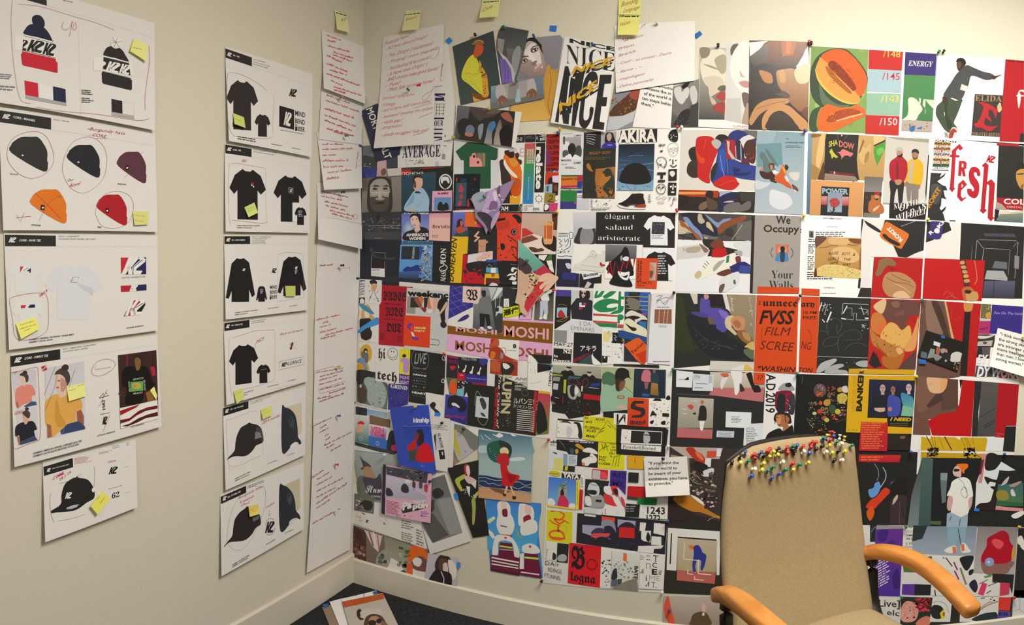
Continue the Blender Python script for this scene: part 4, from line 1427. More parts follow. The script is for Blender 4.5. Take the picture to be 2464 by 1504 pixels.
PRESS.run('''
Z E3
S Rg 3 photo_print|tilted photo of a person in a yellow jacket on dark grey, pinned beside blue tape|photo print|loose photos pinned along the top of the wall| 3a3a38 15.7,27.8 68.2,7.5 81.5,90.5 26.2,103.5
D printed_portrait person in a yellow jacket turned sideways
p 3a3b38>3e4a44 15.7,27.8 68.2,7.5 79.5,88 26.2,103.5
p e8e6de 68.2,7.5 69,8.5 80.5,88 78.8,88
p c99a3c 41,88 54,92 55,97.5 43,101
b 7a4422 33,76 40,87 55,90 62,93 55,97 43,93
b cf9232 50,47 54,54 60,66 61.5,80 62,91 55,93 50,80
n 26 1.3 2e2a24,5a4020,3a3020 47.5 52 60 69
n 16 1.2 a8701c,7a4a18 54 72 61 90
b c8bd38 43,38 47,44 50,52 49,60 52,62 54,75 54,89.5 46,85 37,77 28,70 27.5,62 31,52 36,43
a 8f8626 .5 31,64 36,62 42,64 52,62
a a39a2c .5 30,70 40,74 47,80 53,88
b b8502a 46,25 50,25 55,27 55.3,33 52.5,38.5 48.5,41 45,43 42.5,38 44,31
b c94a2c 50.5,27 54.5,27.5 55,32.5 52,36 50,32
b 8a5e30 40,25 44,21 50,19 55.5,21 55.5,25 48,24.5 43,26
l d0b050 .5 44,22 50,19.5 55,22
D handwriting
Z O
S Rg 4 photo_print|torn photo of a grey building and purple cloth, right of the yellow jacket photo|photo print|loose photos pinned along the top of the wall| 4e4b46 1207,62 1272,74 1240,205 1207,203
Z E3
O 79,1 81,1.5 114,7.5 109,30 101.5,59 98,70 79.7,76.5 77,60 72.6,33 72.5,21 74.5,10
D printed_photo grey building with a purple cloth
p 45433f>5a574f 83,5 113.8,8 107,33 84,30
p 8d8272 74,17 83,19 80,38 73.5,33
p 6b675e>54544c 85,30 107,33 98,70 90,68
b 8a8c82 94,36 100,27 104,33 101,52 97,65 93,62 92,48
p b5aca2 75,34 85,42 92,52 96.4,64 95.5,73 92.5,73.5 90,60
p 6f5a8e>7a5fa0 76,42 84,45 91,57 93,73.5 79.6,75.5
l 4c3f6e .6 82,45 84,60 83,74
l 4c3f6e .6 86,50 88,62 87,74
Z O
S Rg 2 photo_print|large photo of a tilted face above an ochre garment|photo print|loose photos pinned along the top of the wall| 8a8582 1268,92 1352,84 1326,288 1228,293
Z E3
O 111,17.5 134,15.5 154.5,13 158.3,18 143,122.5 104,125 88,110 100,60
D printed_portrait tilted face with cropped dark hair
p 8c8784>7c7774 111,17.5 154.5,13 158,18 151,62 128,70 100,70
p b98a3e>d9a851 137,57 153.5,57.5 143,122.5 104,125 90,112 92,104 131,98
b c58f3a 133,75 138,52 143,57 150,75 146,98 142,118 134,100
a a06c22 .8 141,58 143,75 139,98 141,115
b 2a2725 109,24 114,17 122,17 127,22 132,28 134,37 130,34 126,26 118,22 112,26
b b5a092>8e7468 106,34 112,22 121,22 127,28 131,36 135,48 137,58 132,66 124,68 116,67 107,62 103.5,58 104,46
b d9cabd 108,35 117,24 124,26 128,34 130,45 132,56 126,52 118,46 112,44
b 7d6458 104,58 110,62 118,67 126,68 132,65 128,67.5 116,68 107,64
b e3d6ca 112,36 117,34 123,44 125,49 119,48
b c9aa9a 121,56 126,51 131,49 130.5,53 126,58 122,60
b b0857a 120.8,58.5 126,54.5 131,50 130,55 125,60 121,61
e 5e463c 121.5 32.5 5.4 2.8 -25
e e8e0d8 122 32.6 3.4 1.5 -25
e 2a2420 122.4 32.4 1.6 1.5
e 5e463c 108.5 46.5 4.6 2.5 -25
e e8e0d8 108.5 46.8 3 1.4 -25
e 2a2420 108.6 46.6 1.5 1.4
l 3a2e28 1.2 116.5,32 120,28 126,26.5
l 3a2e28 1.2 104.5,43 108,40.5 113.5,40.5
b 8d6f62 117,50 121,52 125,47 123,46 119,48
b 9c7f70 131,26 134.5,28 134,37 131.5,33
Z O
S Rg 6 photo_print|photo of two hands resting on a table beside a pale vase|photo print|loose photos pinned along the top of the wall| 6e7370 1181,208 1304,184 1310,236 1182,264
Z E3
D printed_photo hands on a table
p 7d9294>5f6a6a 65,79.5 80,77 80,100 65.5,109
p 6f7d84>5f6c78 118,69 131,66.5 134,94.5 118,98
p a0958c 74,79 90,75 101,73 121,68.5 125,88 105,94 90,96 73,92
p 8c8177 88,76 100,73 102,95 87,96
b b3a69c 73,79 80,77 85,88 83,97 74,96 71,88
b b3a69c 112,73 120,70 124,82 122,87 114,88
p 6c6a5e 65.5,102 133.6,89 134,94.8 65.5,109.3
b 80553e 74,101 74.5,95 79,91 84,93.5 87,99 82,98 80,104 77,102 74.5,104
b 80553e 111,91 113,86 119,82 124.5,87 124,91 120,93 115,94
l c9a890 .5 74.6,103 75,99
l c9a890 .5 80,103 79,98
l c9a890 .5 113,93 114.5,89.5
l c9a890 .5 120,93 120.5,89
b 9db0b0 96.5,99 98,90 99,83 102,83 103,92 103.5,98.5 100,100
Z O
S Rg 0:5,1:9 photo_print|white bordered photo of people in dark caps and helmets under a yellow pin|photo print|loose photos pinned along the top of the wall| W 1098,253 1256,270 1239,355 1094,334
Z E3
D printed_photo crowd in caps and helmets
Z F2
p 2e2a28 15,-37 109.5,-24 103,39 9,24
p 64605e>4c4846 16,-37 36,-34 30,0 14,25 9,23
b 2a2624 14,0 20,-9 30,-10 40,-4 44,8 40,20 28,20 17,16
b 6a6e78 28,6 32,1 38,1 42,6 41,14 34,13 28,14
b a8705c 27,13 34,13 40,15 38,20 31,20 27,18
b 3a2c24 26,18 36,20 46,14 54,27 52,30 26,28
b 80818a 48,4 55,-2 57,3 54,20 50,24
b 55606a>9a9286 65,0 74,-6 77,2 71,14 70,36 58,34 60,22
b 3f6f96 68,0 74,-6 77,0 72,10 66,8
b 6c5c52>a89a88 80,0 85,-8 87,6 84,22 87,36 76,38 74,26
b 201c1a 84,10 95,0 103,6 101,36 88,38 84,24
p 4a4038 34,-33 80,-28 76,-14 58,-10 50,-6 36,-20
b 9c5c44 86,-18 98,-20 106,-4 96,-6 88,-12
b 5f5244 56,-28 76,-27 88,-26 80,-18 62,-18
Z O
S R 0:3,.6:5,1:16 poster|tall white poster repeating one word in black and gold|poster|| W 1359,88 1485,113 1457,318 1325,295
Z E4
D printed_lettering heavy black letters
t 2b2a28 b++ 27.5 46.5 79 56.5 4.4 NICE
t 2b2a28 s- 23.5 69.5 77 79 20.5 NICE
p 2b2a28 22.5,72.5 26,72.5 31,90 26.5,136.5 20.5,135.5 17.5,109 15.5,134.5 11.5,133.5
p 2b2a28 28,84 34,87 31,110 29,125 23,120 25,100
p 2b2a28 34,80 44,80 33.5,138.5 29.5,138
p eceae6 27.5,83 29,83 24.6,121 23.4,118
b 2b2a28 43,90 50,79 57,80 58.5,90 53,92 50,88 47,95 43.5,118 43,130 46,132 49,128 50,118 54,119 51.5,131 45,141 39,137 38,128 40,110
p 2b2a28 61,82 74,82 73,91.5 66,92 64,106.5 69,106.5 67.8,116.5 62.5,116.5 60.5,133.5 66,134.5 65,142.6 52.5,141.3
D printed_lettering gold words with black edges
t 2b2a28 i++ 30 84.5 76.5 72 7.4 NICE
t cf9d24 i++ 29 81.5 75.5 69 7.4 NICE
t 2b2a28 i++ 17 126 62.5 96.5 7.6 NICE
t cf9d24 i++ 16 123 61.5 93.5 7.6 NICE
Z O
S Rg 2 photo_print|photo of food in a pan, half hidden by the white notes page|photo print|loose photos pinned along the top of the wall| 8f8c8c 1482,188 1545,204 1523,306 1457,318
Z E4
D printed_photo browned food on a grey plate
p 8a8a8c 79,86 106,93 97,139.5 67.2,145
p 9fa0a0>8a8a8a 70,125 103,112 97,139.5 67.2,145
b 5c3a28 71,126 76,117 88,107 96,100 103,98 104,108 100,120 88,126 77,128
n 34 1.8 a05a2c,7a6a30,c07a3a,8c3c28,5a6030 73 104 102 126
b a8503a 93,105 97,97 104,97 102,109 98,109
p c3c2c0 71,128 86,127 100,121 97,133 80,142 68,143
Z O
S R 3 quote_card|white card ending a bold quotation with the words behind them|quote card|| W 1546,190 1620,203 1614,310 1522,306
Z E4
D printed_lettering
t 222 b 121 94.5 141 99 2.8 impossible
t 222 b 110 97.5 139 104.5 3.4 because the m
t 222 b 109 104 139 110 3.4 of the world is
t 222 b 107 109 139 116.5 3.4 ten steps behin
t 222 b 106 114.5 120 118 3.4 them."
Z O
S Rg 2 photo_print|black and white photo of raised bare arms|photo print|loose photos pinned along the top of the wall| 55524f 1616,210 1690,188 1681,306 1614,307
Z E5
D printed_photo raised arms in black and white
p 8f8a86>474543 8.5,85 46,75 43.5,137 8,138
b d9d4cf 12,88 20,85 22,92 27,86 31,88 30,98 22,108 14,100
b d0cac4 32,88 38,84 42,94 41,105 37,110 33,100
b 7a7673 12,103 22,108 29,100 29,118 20,124 10,118
b 1d1b1a 22,84 32,77 30,84 24,88
b 2c2a29 16,126 22,117 32,114 36,126 30,134 12,135
n 40 .5 aaa,777 12 122 40 136
p 3f3d3c 33,110 43.5,105 43.5,137 30,136
Z O
S Rg 3 photo_print|pale diptych of two cropped faces, one with red lips|photo print|loose photos pinned along the top of the wall| e4e0d8 1684,113 1803,97 1801,313 1680,305
Z E5
D printed_portrait blurred profile with red lips
p c9c2b2>4a4846 46,34 79.5,35 77,128 43.5,127.5
b e9e2cc 47,52 60,38 78,40 79,70 77,86 66,88 54,84 47,70
b 8f8674 46,35 58,36 56,46 47,48
b b0a88c 64,50 78,44 79,64 72,68
b a59c86 50,56 60,58 72,64 60,61
b d8cdb4 50,74 70,72 78,86 66,94 58,98 56,86
b 6a5f54 68,88 72,84 78.5,84 78,90 72,91
b b04238 66,97 72,92 78,93 78,102 72,103 68,100
b a8403a 62,112 70,106 77.5,106 77,120 70,118 64,116
b d8b8a8 58,98 64,102 66,107 61,108
D printed_portrait pale profile on light grey
p dbd9d4 80.2,30 108.5,26.5 108,139 77,138.5
p c8c6c0 80,100 98,100 99,134 77,134
b f2ece0 84,60 88,40 96,29 108.5,28 108.3,94 100,93 92,84 86,72
b 54504c 84.5,38 88,31 95,30 90,38 86,45
b c4b4a4 97,64 102,72 108,72 104,73 98,72
b c98f84 95.5,80 102,77.5 108.3,79 108.2,86 101,85.5
b 6e5a50 99.5,94 108.2,95 108,112 103,112
b b09684 104,112 108,108 108,138 99,136
p f3f0ea 43.5,127.6 77,128.4 108,135 107.8,139.5 43,138
t b02a30 m 88 138 107.5 138.4 2.6 SUPREME
Z O
S Rg 4 photo_print|large photo of a face hidden by an amber brim above folded hands|photo print|loose photos pinned along the top of the wall| 3a2c22 1803,97 1948,101 1944,315 1801,311
Z E5
D printed_portrait face under a dark brim with folded hands
p 2c2420 109,25.5 186.5,27.5 184.8,141.8 108.3,140
p efece6 109,28 133,26 121,38 110,46
p f2eee4 184,31 186,45 186.5,77 175,80 163,66 172,56 179,44
b 8c4a1e>2c231f 135,26 184,27 180,40 172,54 166,62 146,62 128,58 124,40
p a8561c 150,26 170,26.5 166,44 152,46
p c06a20 157,26 164,26.3 162,42 156,42
b 6c625e>34302e 110,48 122,37 134,30 132,50 128,62 116,58
b 1c1816 116,60 130,55 150,60 168,58 168,63 150,64 142,82 130,84 112,74
b b3875c>8a5c3a 144,66 152,63 166,62 176,72 186,80 185.5,110 176,118 160,104 152,92 146,82
b c9955c 147,66 153,63 156,72 155,80 149,78
b b87a40 122,64 132,66 138,70 139,80 130,80 124,72
b dcc8a4 168,64 186,56 186,78 172,80
b 50423c 139,94 150,90 158,93 162,98 156,100 148,97
b 2a2220 110,80 140,84 150,92 140,96 130,104 110,116
b c08a58 109,128 118,110 132,102 150,100 158,101 160,106 146,110 134,114 122,122 112,135
b c98f5a 126,140 126,126 134,114 146,108 160,110 172,120 184.5,132 184.7,141.5 174,140 164,126 152,117 142,118 134,126 132,140
b 352a26 132,140 135,126 144,119 154,119 164,128 172,141
a 8a5c34 .6 118,114 132,109 144,106 156,104
b 6a3a24 176,118 185,112 185,128
''')
PRESS.run('''
Z O
S R 1.2 collage_sheet|collage sheet of cut melon, numbered colour blocks and the word Energy|collage sheet|@| W 1950,111 2256,130 2242,332 1945,318
Z E6
D printed_photo cut melon halves on green
p 82a45a 12.5,18 92.5,22.5 88.2,139.8 8.8,136.3
n 26 5 8fb066,76994e,9cc074 14 20 90 136
b 3c4c38 12,52 20,34 34,24 50,21 64,24 80,40 90,56 91,70 84,86 78,96 68,102 50,103 30,104 16,92 11,74
b 5f7358 24,70 34,88 50,99 66,100 60,103 44,103 28,98
b dfa04c 19,50 24,36 27,34 50,50 70,74 80,88 80,95 70,98 52,92 36,80 24,66
b d4c45c 17.8,48 22,66 36,83 54,95 70,99 80,96 70,97 52,91 36,79 23,62
b dc6228 27,34 36,25 48,22 62,25 78,40 89,58 90,72 81,88 66,70 48,50
b 8c3418 36,44 42,38 52,44 66,60 74,72 75,78 68,80 56,66 44,54
n 46 1.5 a8481c,7a2a12,c06030,943c18 40 42 72 76
p e8b070 49,59 70,80 74,84 64,80 52,66
b b4601e 33,46 40,50 50,62 64,76 69,82 66,84 52,73 40,61 35,54
n 24 1.2 8c4a18,c87830 38 52 58 70
b 3e5038 10,122 14,108 24,102 28,100 22,112 20,128 22,136 12,136
b db6a2a 22,118 26,106 36,99 52,103 68,103 76,99 88,107 88,114 78,120 60,129 44,136 30,137 22,132
b a8481c 34,120 48,109 66,105 80,108 80,112 64,115 48,122 38,124
n 24 1.4 8c3814,c06828,e09048 36 106 78 122
l ecc898 1.6 48,122 62,118 84,112
D printed_swatch red block with a number
p c5251f 93,22.6 140.6,25.6 138.8,51.8 92.2,49.7
t e6bf5a b- 112.5 33 137 33.5 8.6 /148
D printed_swatch pale blue block with a number
p a6c3d4 92.2,50.2 138.8,52.2 137.6,82.6 90.4,80.8
t c43a50 b- 111.5 64.5 136 65 9.6 /145
D printed_swatch pale green block with a number
p 92bca6 90.5,83.2 137.4,84.2 135.8,114.3 88.8,113
t dbd06a b- 109.6 96 134.5 95.6 9.6 /143
D printed_swatch lower red block with a number
p c22a20 88.6,113.6 135.6,115.4 134.4,142.2 88.2,139.8
t d8d0d8 b- 107.5 128 132.5 128 10 /150
D printed_title
p 352878 143.8,26.2 187.4,28.8 185.6,59.2 142.4,57.4
t efece8 z 147.6 45 182.5 46.8 7.2 ENERGY
D printed_photo sunlit patch on a green wall
p 4c8a56>3f7d4c 142.3,57.6 185.6,59.3 181.6,122.6 139,120
b e6ecd2 148,91 156,90 163,97 167.5,106 162,114 158,121 148,121 139,121 146,115 148,106
p dfe8cc 163,90 165.4,90.4 165,98 163,97
p dfe8cc 169,92 184,93 182.5,105 175,97 172,92.5 171,104 168,100
p 8fae90 171,105 172.6,106 172,112 170.6,112
D printed_photo person painting in blue
p b5a8a0 138.8,121 181.5,123 180.6,137.6 138.2,135.6
b 3d6db0 150,130 157,129 156,136 150,136
b 3d6db0 160,132 167,130 166,133.6 161,133.4
n 16 1.2 444,777,8a6a6a 142 123 178 134
Z O
S R 1.2 collage_sheet|collage sheet of a man leaning sideways in a grey top and dark trousers|collage sheet|@| W 2255,130 2490,148 2476,352 2242,332
Z E7
D printed_photo leaning man in a grey top
b 3f4e3c 25,92 34,82 52,88 52,94 46,110 42,120 46,126 47,132 38,134 30,130 22,118 17.6,108 19,98
p e6e4e0 28.5,106 30,106 29.5,112
b 2c3a2c 30,92 34,88 33,108 40,124 34,128 30,110
b 46484c 46,54 58,43 68,46 80,51 94,55 94,61 84,62.5 66,57 62,68 58,76 54,86 48,90 36,86 28,84 30,78 38,66
l 35373a .5 58,50 70,54 86,60
l 35373a .5 46,64 42,76
p dad6d0 52.5,68 60,71 58,78 50,75.5
p e8e6e2 37,87 40,86.6 48,90 44,90.5
b 4a3026 27,85 33,86 32,92 29,95 27,91
b 4a3026 93,56 98,57 106,55.6 100,59 96,62 93,60.5
b 33231c 45.5,40 48,34.5 53,33.5 57.5,37 57.5,42 54,46 49,50.5 46.4,47
b 5c3f30 45.8,39 49,36.6 52,40 52,44 48.5,48 46.6,46
b 1c1512 45,38 47,34 53,33.2 57,36 58,41 55,42 52,38 47,38.6
b c9c6c4 36,133 40,126 46,127 47.3,131 44,136 38,140 34,140
b a83a38 38,130 42,127.6 46,132 42,133.6 40,140 35,140 36,134
p 333 39,135 42,133 41,136
p 9aa08e 29,132 34,134 34,140 30,139
D printed_poster dark poster with a red blackletter E
p 3a3434 70,81.4 108.5,83.4 103.5,139 65.2,136.8
t a08b62 s 70.4 90.6 106 91.8 7.6 ELIDA
p b8252c 73,92 82,92.5 88,94.5 94,97.5 101,103 98,114 94,104 89,101.5 88,110 91,114 92.5,119 87,115 84.5,112 82,121 85,124 93,125 102,124 97,127 91,131.5 87,131 79,126.5 72,126 68,121.5 73,120 78,112 82,99 79,95
b c8b890 100,98 104,93 106,102 102,106
t a08b62 s 66 136.5 103 138 4 TOILETTE REITES
D printed_panel red panel with a blackletter word
p b01824 111.2,34.4 136,36 136,146 103,144.8
t 3a1418 b 113.5 38.6 136 39.6 2.6 WE WE
t f0e8e0 f 125 95 150 96 20 fe
p 2e2a2a 131,134 136,134.4 136,146 130,145.6
Z O
S R 1.2 collage_sheet|collage sheet of a scratched face portrait and a man in a pale shirt|collage sheet|@| 3a3834 869,352 1092,331 1090,511 868,514
Z F1
D printed_photo stormy grey and dark hill
p 5a5a5a 16.5,30 50,26 50,50 16.5,46
b 3a3836 16,48 22,46 34,50 44,56 80,46 80,68 16,70
n 10 1.5 bbb,999 18 54 34 70
p 3a3c44 50,40 82,36 80,66 56,68
p b58f8c>a27f78 41.5,56 57,54 58,82 40,84
b 6a4a3c 48,72 54,68 57,74 54,80 49,80
p 2c3668 16,69 41,67 40,83.5 16,85
l 5f72a8 .4 20,80 26,79 22,84
l 5f72a8 .4 31,80 36,79
p b5aa98 58,69 83,67 82.5,80 60,83
D printed_portrait face with painted white glasses in brown tones
p 5e574e 15.5,85 83,80 83,142 14.5,144
p 7a6f62>6a6258 15,108 27,106 27,143 14.5,144
p 7d7266>6c6156 66,84 82.8,82 82.8,142.5 65,143.4
b 34302b 26,96 34,85 48,82 62,86 66,98 64.5,143.3 27,143.6
b 8f8478 30,96 40,87 54,87 61,96 62,108 60,122 54,132 46,135 36,131 30,120 28.5,108
b 4a4139 29,119 38,117 46,115 54,117 62,120 60,134 54,142 38,142 30,134
b 8a7f72 38,120 46,117.6 54,120 50,123 42,123
b 2d2823 37.5,127.6 46,126 54,127.6 46,130
b 3a322c 34,99 38,96.6 44,98 44,100 36,101
b 3a322c 51,99 57,96.6 60,98 60,101 52,100
e 3a322c 37.4 103.6 4 1.8
e 3a322c 55 103.2 4 1.8
o cfc8be .5 31,103 36,100 44,101 45,107 40,111 32,110 29.5,107
o cfc8be .5 50,101 58,100 62,103 63,108 56,111 51,108
l cfc8be .5 30,110 46,108.6 63,110
l cfc8be .4 31,113 46,112 62,113
b a4998c 44,106 48,106 49,117 46,120 43,117
D printed_title
p a82024 83,70 98,70 102,74.5 83.4,81
p 9c1e22 112,70 124,66.5 158,66.5 162,70.5
p 26241f 100,71 166,66 168,71 100,76
t e8e4dc m+ 83.5 79.6 121 79 4.8 ПСНГНЗ
D printed_portrait man in a pale shirt with folded arms
p 2f4750>25333a 83.5,81 170,72 168.6,142 83,142.6
b 8fa8b4 88,134 96,120 104,108 112,104 119,102 126,110 131,122 130,138 128,142.4 92,142
b 7590a0 90,136 98,130 104,126 104,112 98,122
l 5a7480 .5 104,130 112,134 118,126
b 1e2c34 106,110 110,107 117,111 108,111
b c49a80 103,95 106,86 113,82 119,86 119.6,95 117,101 112,104 110,108 105,104
b 6a4a38 103,98 104,88 108,92 108,102
b 2e2420 102.8,92 104,83 110,80 117,81 119,85 112,83.6 106,86 105,95
b c49a80 97,138 103,137 104,142 98,142
D printed_emblem round pale emblem on black
p 24241f 143,74 171,71.6 170,106 142,108
e c9c5ba 158.8 91 11.4 13.4
e 2a2824 158.8 91 9.2 11
b c9c5ba 152,84 158,82.4 164,84 166,92 162,96 155,95 151,92
p 2a2824 155,90 160,88.6 164,94 161,103 156,103 153,97
D printed_poster pink poster of two dark figures on blue
p d692a4 136.4,107.2 170.2,106 169.6,141.4 135.4,142
t 2e2a50 i++ 144.6 113 164.5 112.6 3.6 ALAMAK
p 5a80a8 139.6,118.4 168.6,118 168,140.4 139,140.8
b 2a2620 146,140 147,128 152,126 155,131 160,127 164,132 163,140
Z O
S R 1.2 collage_sheet|collage sheet of a green tee, a flaming hand and the word relate|collage sheet|@| W 1092,331 1347,321 1342,511 1090,511
Z F2
D printed_photo dark green tee with a pink chest picture
p c0bbb4>d0ccc6 10,26 82,36 81,112 8,110
p 2a5238 31,28.4 56,30 68,35 80.6,39.4 80,55 77,58.6 69,58 69,105 51.5,105.4 24.4,81 24.4,58.6 19.6,58.4 11,44
p df8c82 34,53 38,51 38,48 43,46 45,50 45,55 49,54 53,58 55,63 55,69 34,69.4
p 7d6a50 46,46.6 60.4,46.6 60,69 55.6,69 54,58 46,53
e 3a2c28 41.5 52 2 2.6
e 3a2c28 48 62 2 2.2
p 9a8a6a 57,47 58.4,47 58,69 57,69
D printed_poster dark poster of red shapes
p 1c2226 8.6,81.4 52,80.6 50,138 7,141.6
p 34505a 12,95.4 29.6,95 28,134 10.8,135
t 2c4a54 b 18.5 94 30 93.6 5 AER
p b8303a 12,88 14.6,87.4 13.6,94 11.6,94
p 9a2840 42,87.6 44,87.6 43.6,92 41.6,92
b b53a40 18,100 20.5,98 24,106 23,111 16.4,110
b b53a40 18,116 22,114 23,121 18,122
b b53a40 15,128 20,124.6 21,131 16,134
b a83038 30.5,124 32.6,122 34,133.6 29.6,134
n 16 1.6 3a5a68,28404a,1a2c34 31 96 48 120
t a82a2e i+ 10.6 140.6 43 140 2.6 PANACEA
D printed_photo orange flaming hand
p eceae4 82,40 124,38 121,130 84,130
b 3a302c 83.4,60 92,57 98,64 102,80 106,92 94,98 87,98 85,78
p 352c2a 90,97 110,88 101,129.6 88,129.4
b dd6a1e 91,50 96,46 104,52 112,52 114,60 117,66 120,78 119.6,98 118,114 112,118 104,116 103,100 102,86 97,76 91,66 89.6,57
b c85018 104,90 112,86 119,96 117,116 108,117 102,112
p dd9a1e 100.6,116 110,120 118.6,114 116.8,129.8 100.2,129.8
b f0d8c0 92,57 96,66 104,76 112,84 112,88 104,84 95,74 90,64
b d88a30 100,56 112,58 114,64 108,70 102,66
b 3a2420 92,43 98,42 107,44 107.6,52 102,55 96,51 92,48
b 4a2c26 109,48 114,46 116,51 114,56 119,58 120.4,62 118,66 114,61 110,54
p b4a8a8 98,40 106,39.6 107,44 100,45
D printed_title outlined letters
t c8a8a8 n+ 107 46 114.5 46 7.6 R
t c8a8a8 n+ 116.4 52.4 123.6 52.4 14 E
D printed_band red to blue gradient band
p c2484c>4a8a48 125.2,30.8 142.2,30.2 140.4,64 124,64.6
p 3e8a44>2f7ab0 124,64.6 140.4,64 138.4,129.8 121.6,129.8
t e8e4c8 n+ 128.6 40 128 64 3 NIGHTLIFE
t e8e4c8 n+ 132.6 40 132 64 3 NIGHTLIFE
t e8e4c8 n+ 136.6 40 136 64 3 NIGHTLIFE
t d0dcd8 n 131 86 129.6 123.6 1.6 @ our unframing the unknown
D printed_title
p 262422 143.8,30.4 158.8,29.8 156,111.2 140.6,111.2
t efece6 n+++ 144.4 36.4 143.6 106.2 10 relate
p eceae4 140.4,111.6 156,111.6 154.6,143 139,143
o 222 .7 148,117 151.6,118.6 153,122 151.6,125.6 148,127 144.6,125.6 143,122 144.6,118.6
l 222 .8 148,114 148,117
l 222 .8 148,127 148,130
l 222 .8 141,122 143,122
l 222 .8 153,122 155.4,122
l 222 .8 142.8,117 144.6,118.8
l 222 .8 151.6,118.6 153.4,117
l 222 .8 142.6,127 144.6,125.4
l 222 .8 151.6,125.4 153.4,127
D printed_panel black panels of small white type
p 2a2826 112,17 125,16 124.6,29 110.4,29
t d8d4cc n+ 111.6 26.4 120.6 26.4 4.6 日-걷
p 2a2826 125.6,16.2 142.2,15.8 142,28.6 125.4,29
x 777 2 128 19 140.4 23
p 2a2826 143,15.8 159.2,15.4 159,28.4 143,28.6
x 999 1 144 16 146 28
t eceae4 n+ 150 16 150.6 26 8 片仙
D printed_poster red poster of repeated black letters
p a8261e 160.6,15.6 183.6,15 182,74 159.6,76
t 2a1412 n++ 161 21.4 183.4 21.4 5.4 KSP!N
t 2a1412 n++ 161 30.6 183.4 30.6 6 CKSP!N
t 2a1412 n++ 161 40 183 40 6 CKSP!N
t 2a1412 n++ 161 49.4 183 49.4 6 CKSP!N
t 2a1412 n++ 161 58.8 182.6 58.8 6 CKSP!N
t 2a1412 n++ 160.6 68 182.2 68 6 CKSP!N
t 2a1412 n++ 159.6 77.6 180 77.6 6 CKSP!N
o 8a4a80 .5 166,34 170.6,36 171.6,42 168,47 163,46 161.4,40
p 7a2c60 160.6,44 167,44 167,66 160.4,66
D printed_photo strip of small pictures
p c8361e 159.4,78 181.6,78.4 180.6,98 158.6,98
b 2a2220 164,90 168,86 171,92 170,98 163,98
p d8c8d4 170.4,84.4 181,83.6 180.6,96 170.4,94
p 93b0b4 158.8,99 170.4,97.4 170,112 158.2,112.4
p 4a5a5a 160.6,101 164.4,100.6 164,110 160.4,110
p 2a221e 170.6,96 180.6,95 179.4,116 170.2,116
b 7a3a26 173,100 177.6,99 178.6,108 175,110 172,106
p 94802a 158.2,113.4 175.4,113 174.6,128 157.4,128
a 2a2820 1.2 165,118 170,116 169,122 163,126 172,127
p eee 175.4,117 179.4,117 179,124.6 175,124.6
p 24221f 157,130 165.4,129.6 164.4,142.4 156.4,142.6
b e8e4e0 158,132 162,131 164.6,134 162,140 157.6,140
p c83c68 165.4,129.6 179.4,128.8 178,142 164.6,142.4
n 14 1.4 e06088,a82a50 166 131 178 141
D printed_caption
p 262422 84,132 115.4,131 115,142.4 82.6,142.6
t efece6 n+++ 85.4 141 97.6 141 6.4 AM
p 262422 116.6,131 121,131 120.6,142.6 116.2,142.6
t efece6 n+ 117.6 133 117.2 142 3 CPO
t 333 b 124.6 134.4 138.6 134 1.4 FEATURING
x 666 3 124.4 136 131.6 141
x 666 3 138.6 136 151.6 141
Z O
S R 1.2 collage_sheet|collage sheet of a dark dome over blue ice, small faces and a black high-top shoe|collage sheet|@| W 1347,322 1633,307 1630,510 1342,511
Z F3
D printed_poster black and white concert poster of a capped head
p d8d5cf 10.4,10.6 47.4,10 46,82 9,82.4
t 3a3836 n+ 12.6 15.8 30.6 15.2 3.4 KENDRICK
t 3a3836 n+ 31.6 19.8 44.4 19.2 3.4 LAMAR
p aaa49c>8a847c 13,21 43.6,20 42.6,54 12.6,55
b dedad4 12.6,30 22,28 24,36 20,44 13,46
p 3a3836 14,20 16.4,19 16.6,32 14,33
b 4a4644 33,40 40,34 44,40 43,52 34,54
b 5a5450 13,44 20,42 22,50 14,54
b 2c2826 22,36 26,31 31,31 34,37 33.4,46 30,53 26,52 22,44
b e4e0da 17,54 25,48 29,53.6 33,49 40,52 41.6,54.4
p e4e0da 12.4,53.6 42.6,53.6 42.4,58 12.2,58
t 3a3836 n+ 10.8 60.4 27 60 3.4 MAKERS
t 3a3836 n+ 30.6 64.6 43 64.2 3.4 GAME
x 666 1 11 64.6 21 66.2
x 444 2 17 69 36.6 72.6
D printed_poster bright striped recruitment poster
p 3f6a3c 10.4,82.8 37.4,82.6 37.2,85.4 10.4,85.6
p d0752a 10.4,85.6 37.2,85.4 36.8,99.6 10.2,100.4
t 6a2c1c b++ 10.6 91.4 45 90 3 GRAPHIC Design
p c42c54 10.2,100.4 36.8,99.6 36.6,103.4 10,103.6
p a83040 37.4,82.6 46,82.6 45.6,93.4 37,93.6
p 2e3c80 37,93.6 45.6,93.4 45,104 36.8,103.8
p 3a5a44 9.8,103.8 45.2,104.4 45,108.6 9.6,108.6
t efece6 i+ 9.6 107.8 45 108 2.4 Design Assistant
p 2e7a3c 9.6,108.6 36.6,109 36,126.4 9.2,126.6
p 3e3a78 9.2,126.6 36,126.4 35.6,138.4 8.8,138.6
e c83c60 33.4 128.6 1.6 2
p 3a3a88 36.6,109 45,108.6 44.8,112.4 36.4,112.4
t 9a4a80 n+ 37 120 45 120 4 CZ2
p c9c4c8 36,122 56.6,122.4 56.4,139 35.6,139
D printed_panel black panel with white brush strokes
p 2c2a29 48,10 76,11.6 75.4,38.8 47.4,39
a d8d4ce .7 52,17 58,16.4 68,16.8
a c8c4be .5 51.6,20 60,19.4 66.6,21.4
a d8d4ce .8 51.6,22 60,23.4 66.6,25.6
a c8c4be .6 51.6,26 60,28 65.6,30.6
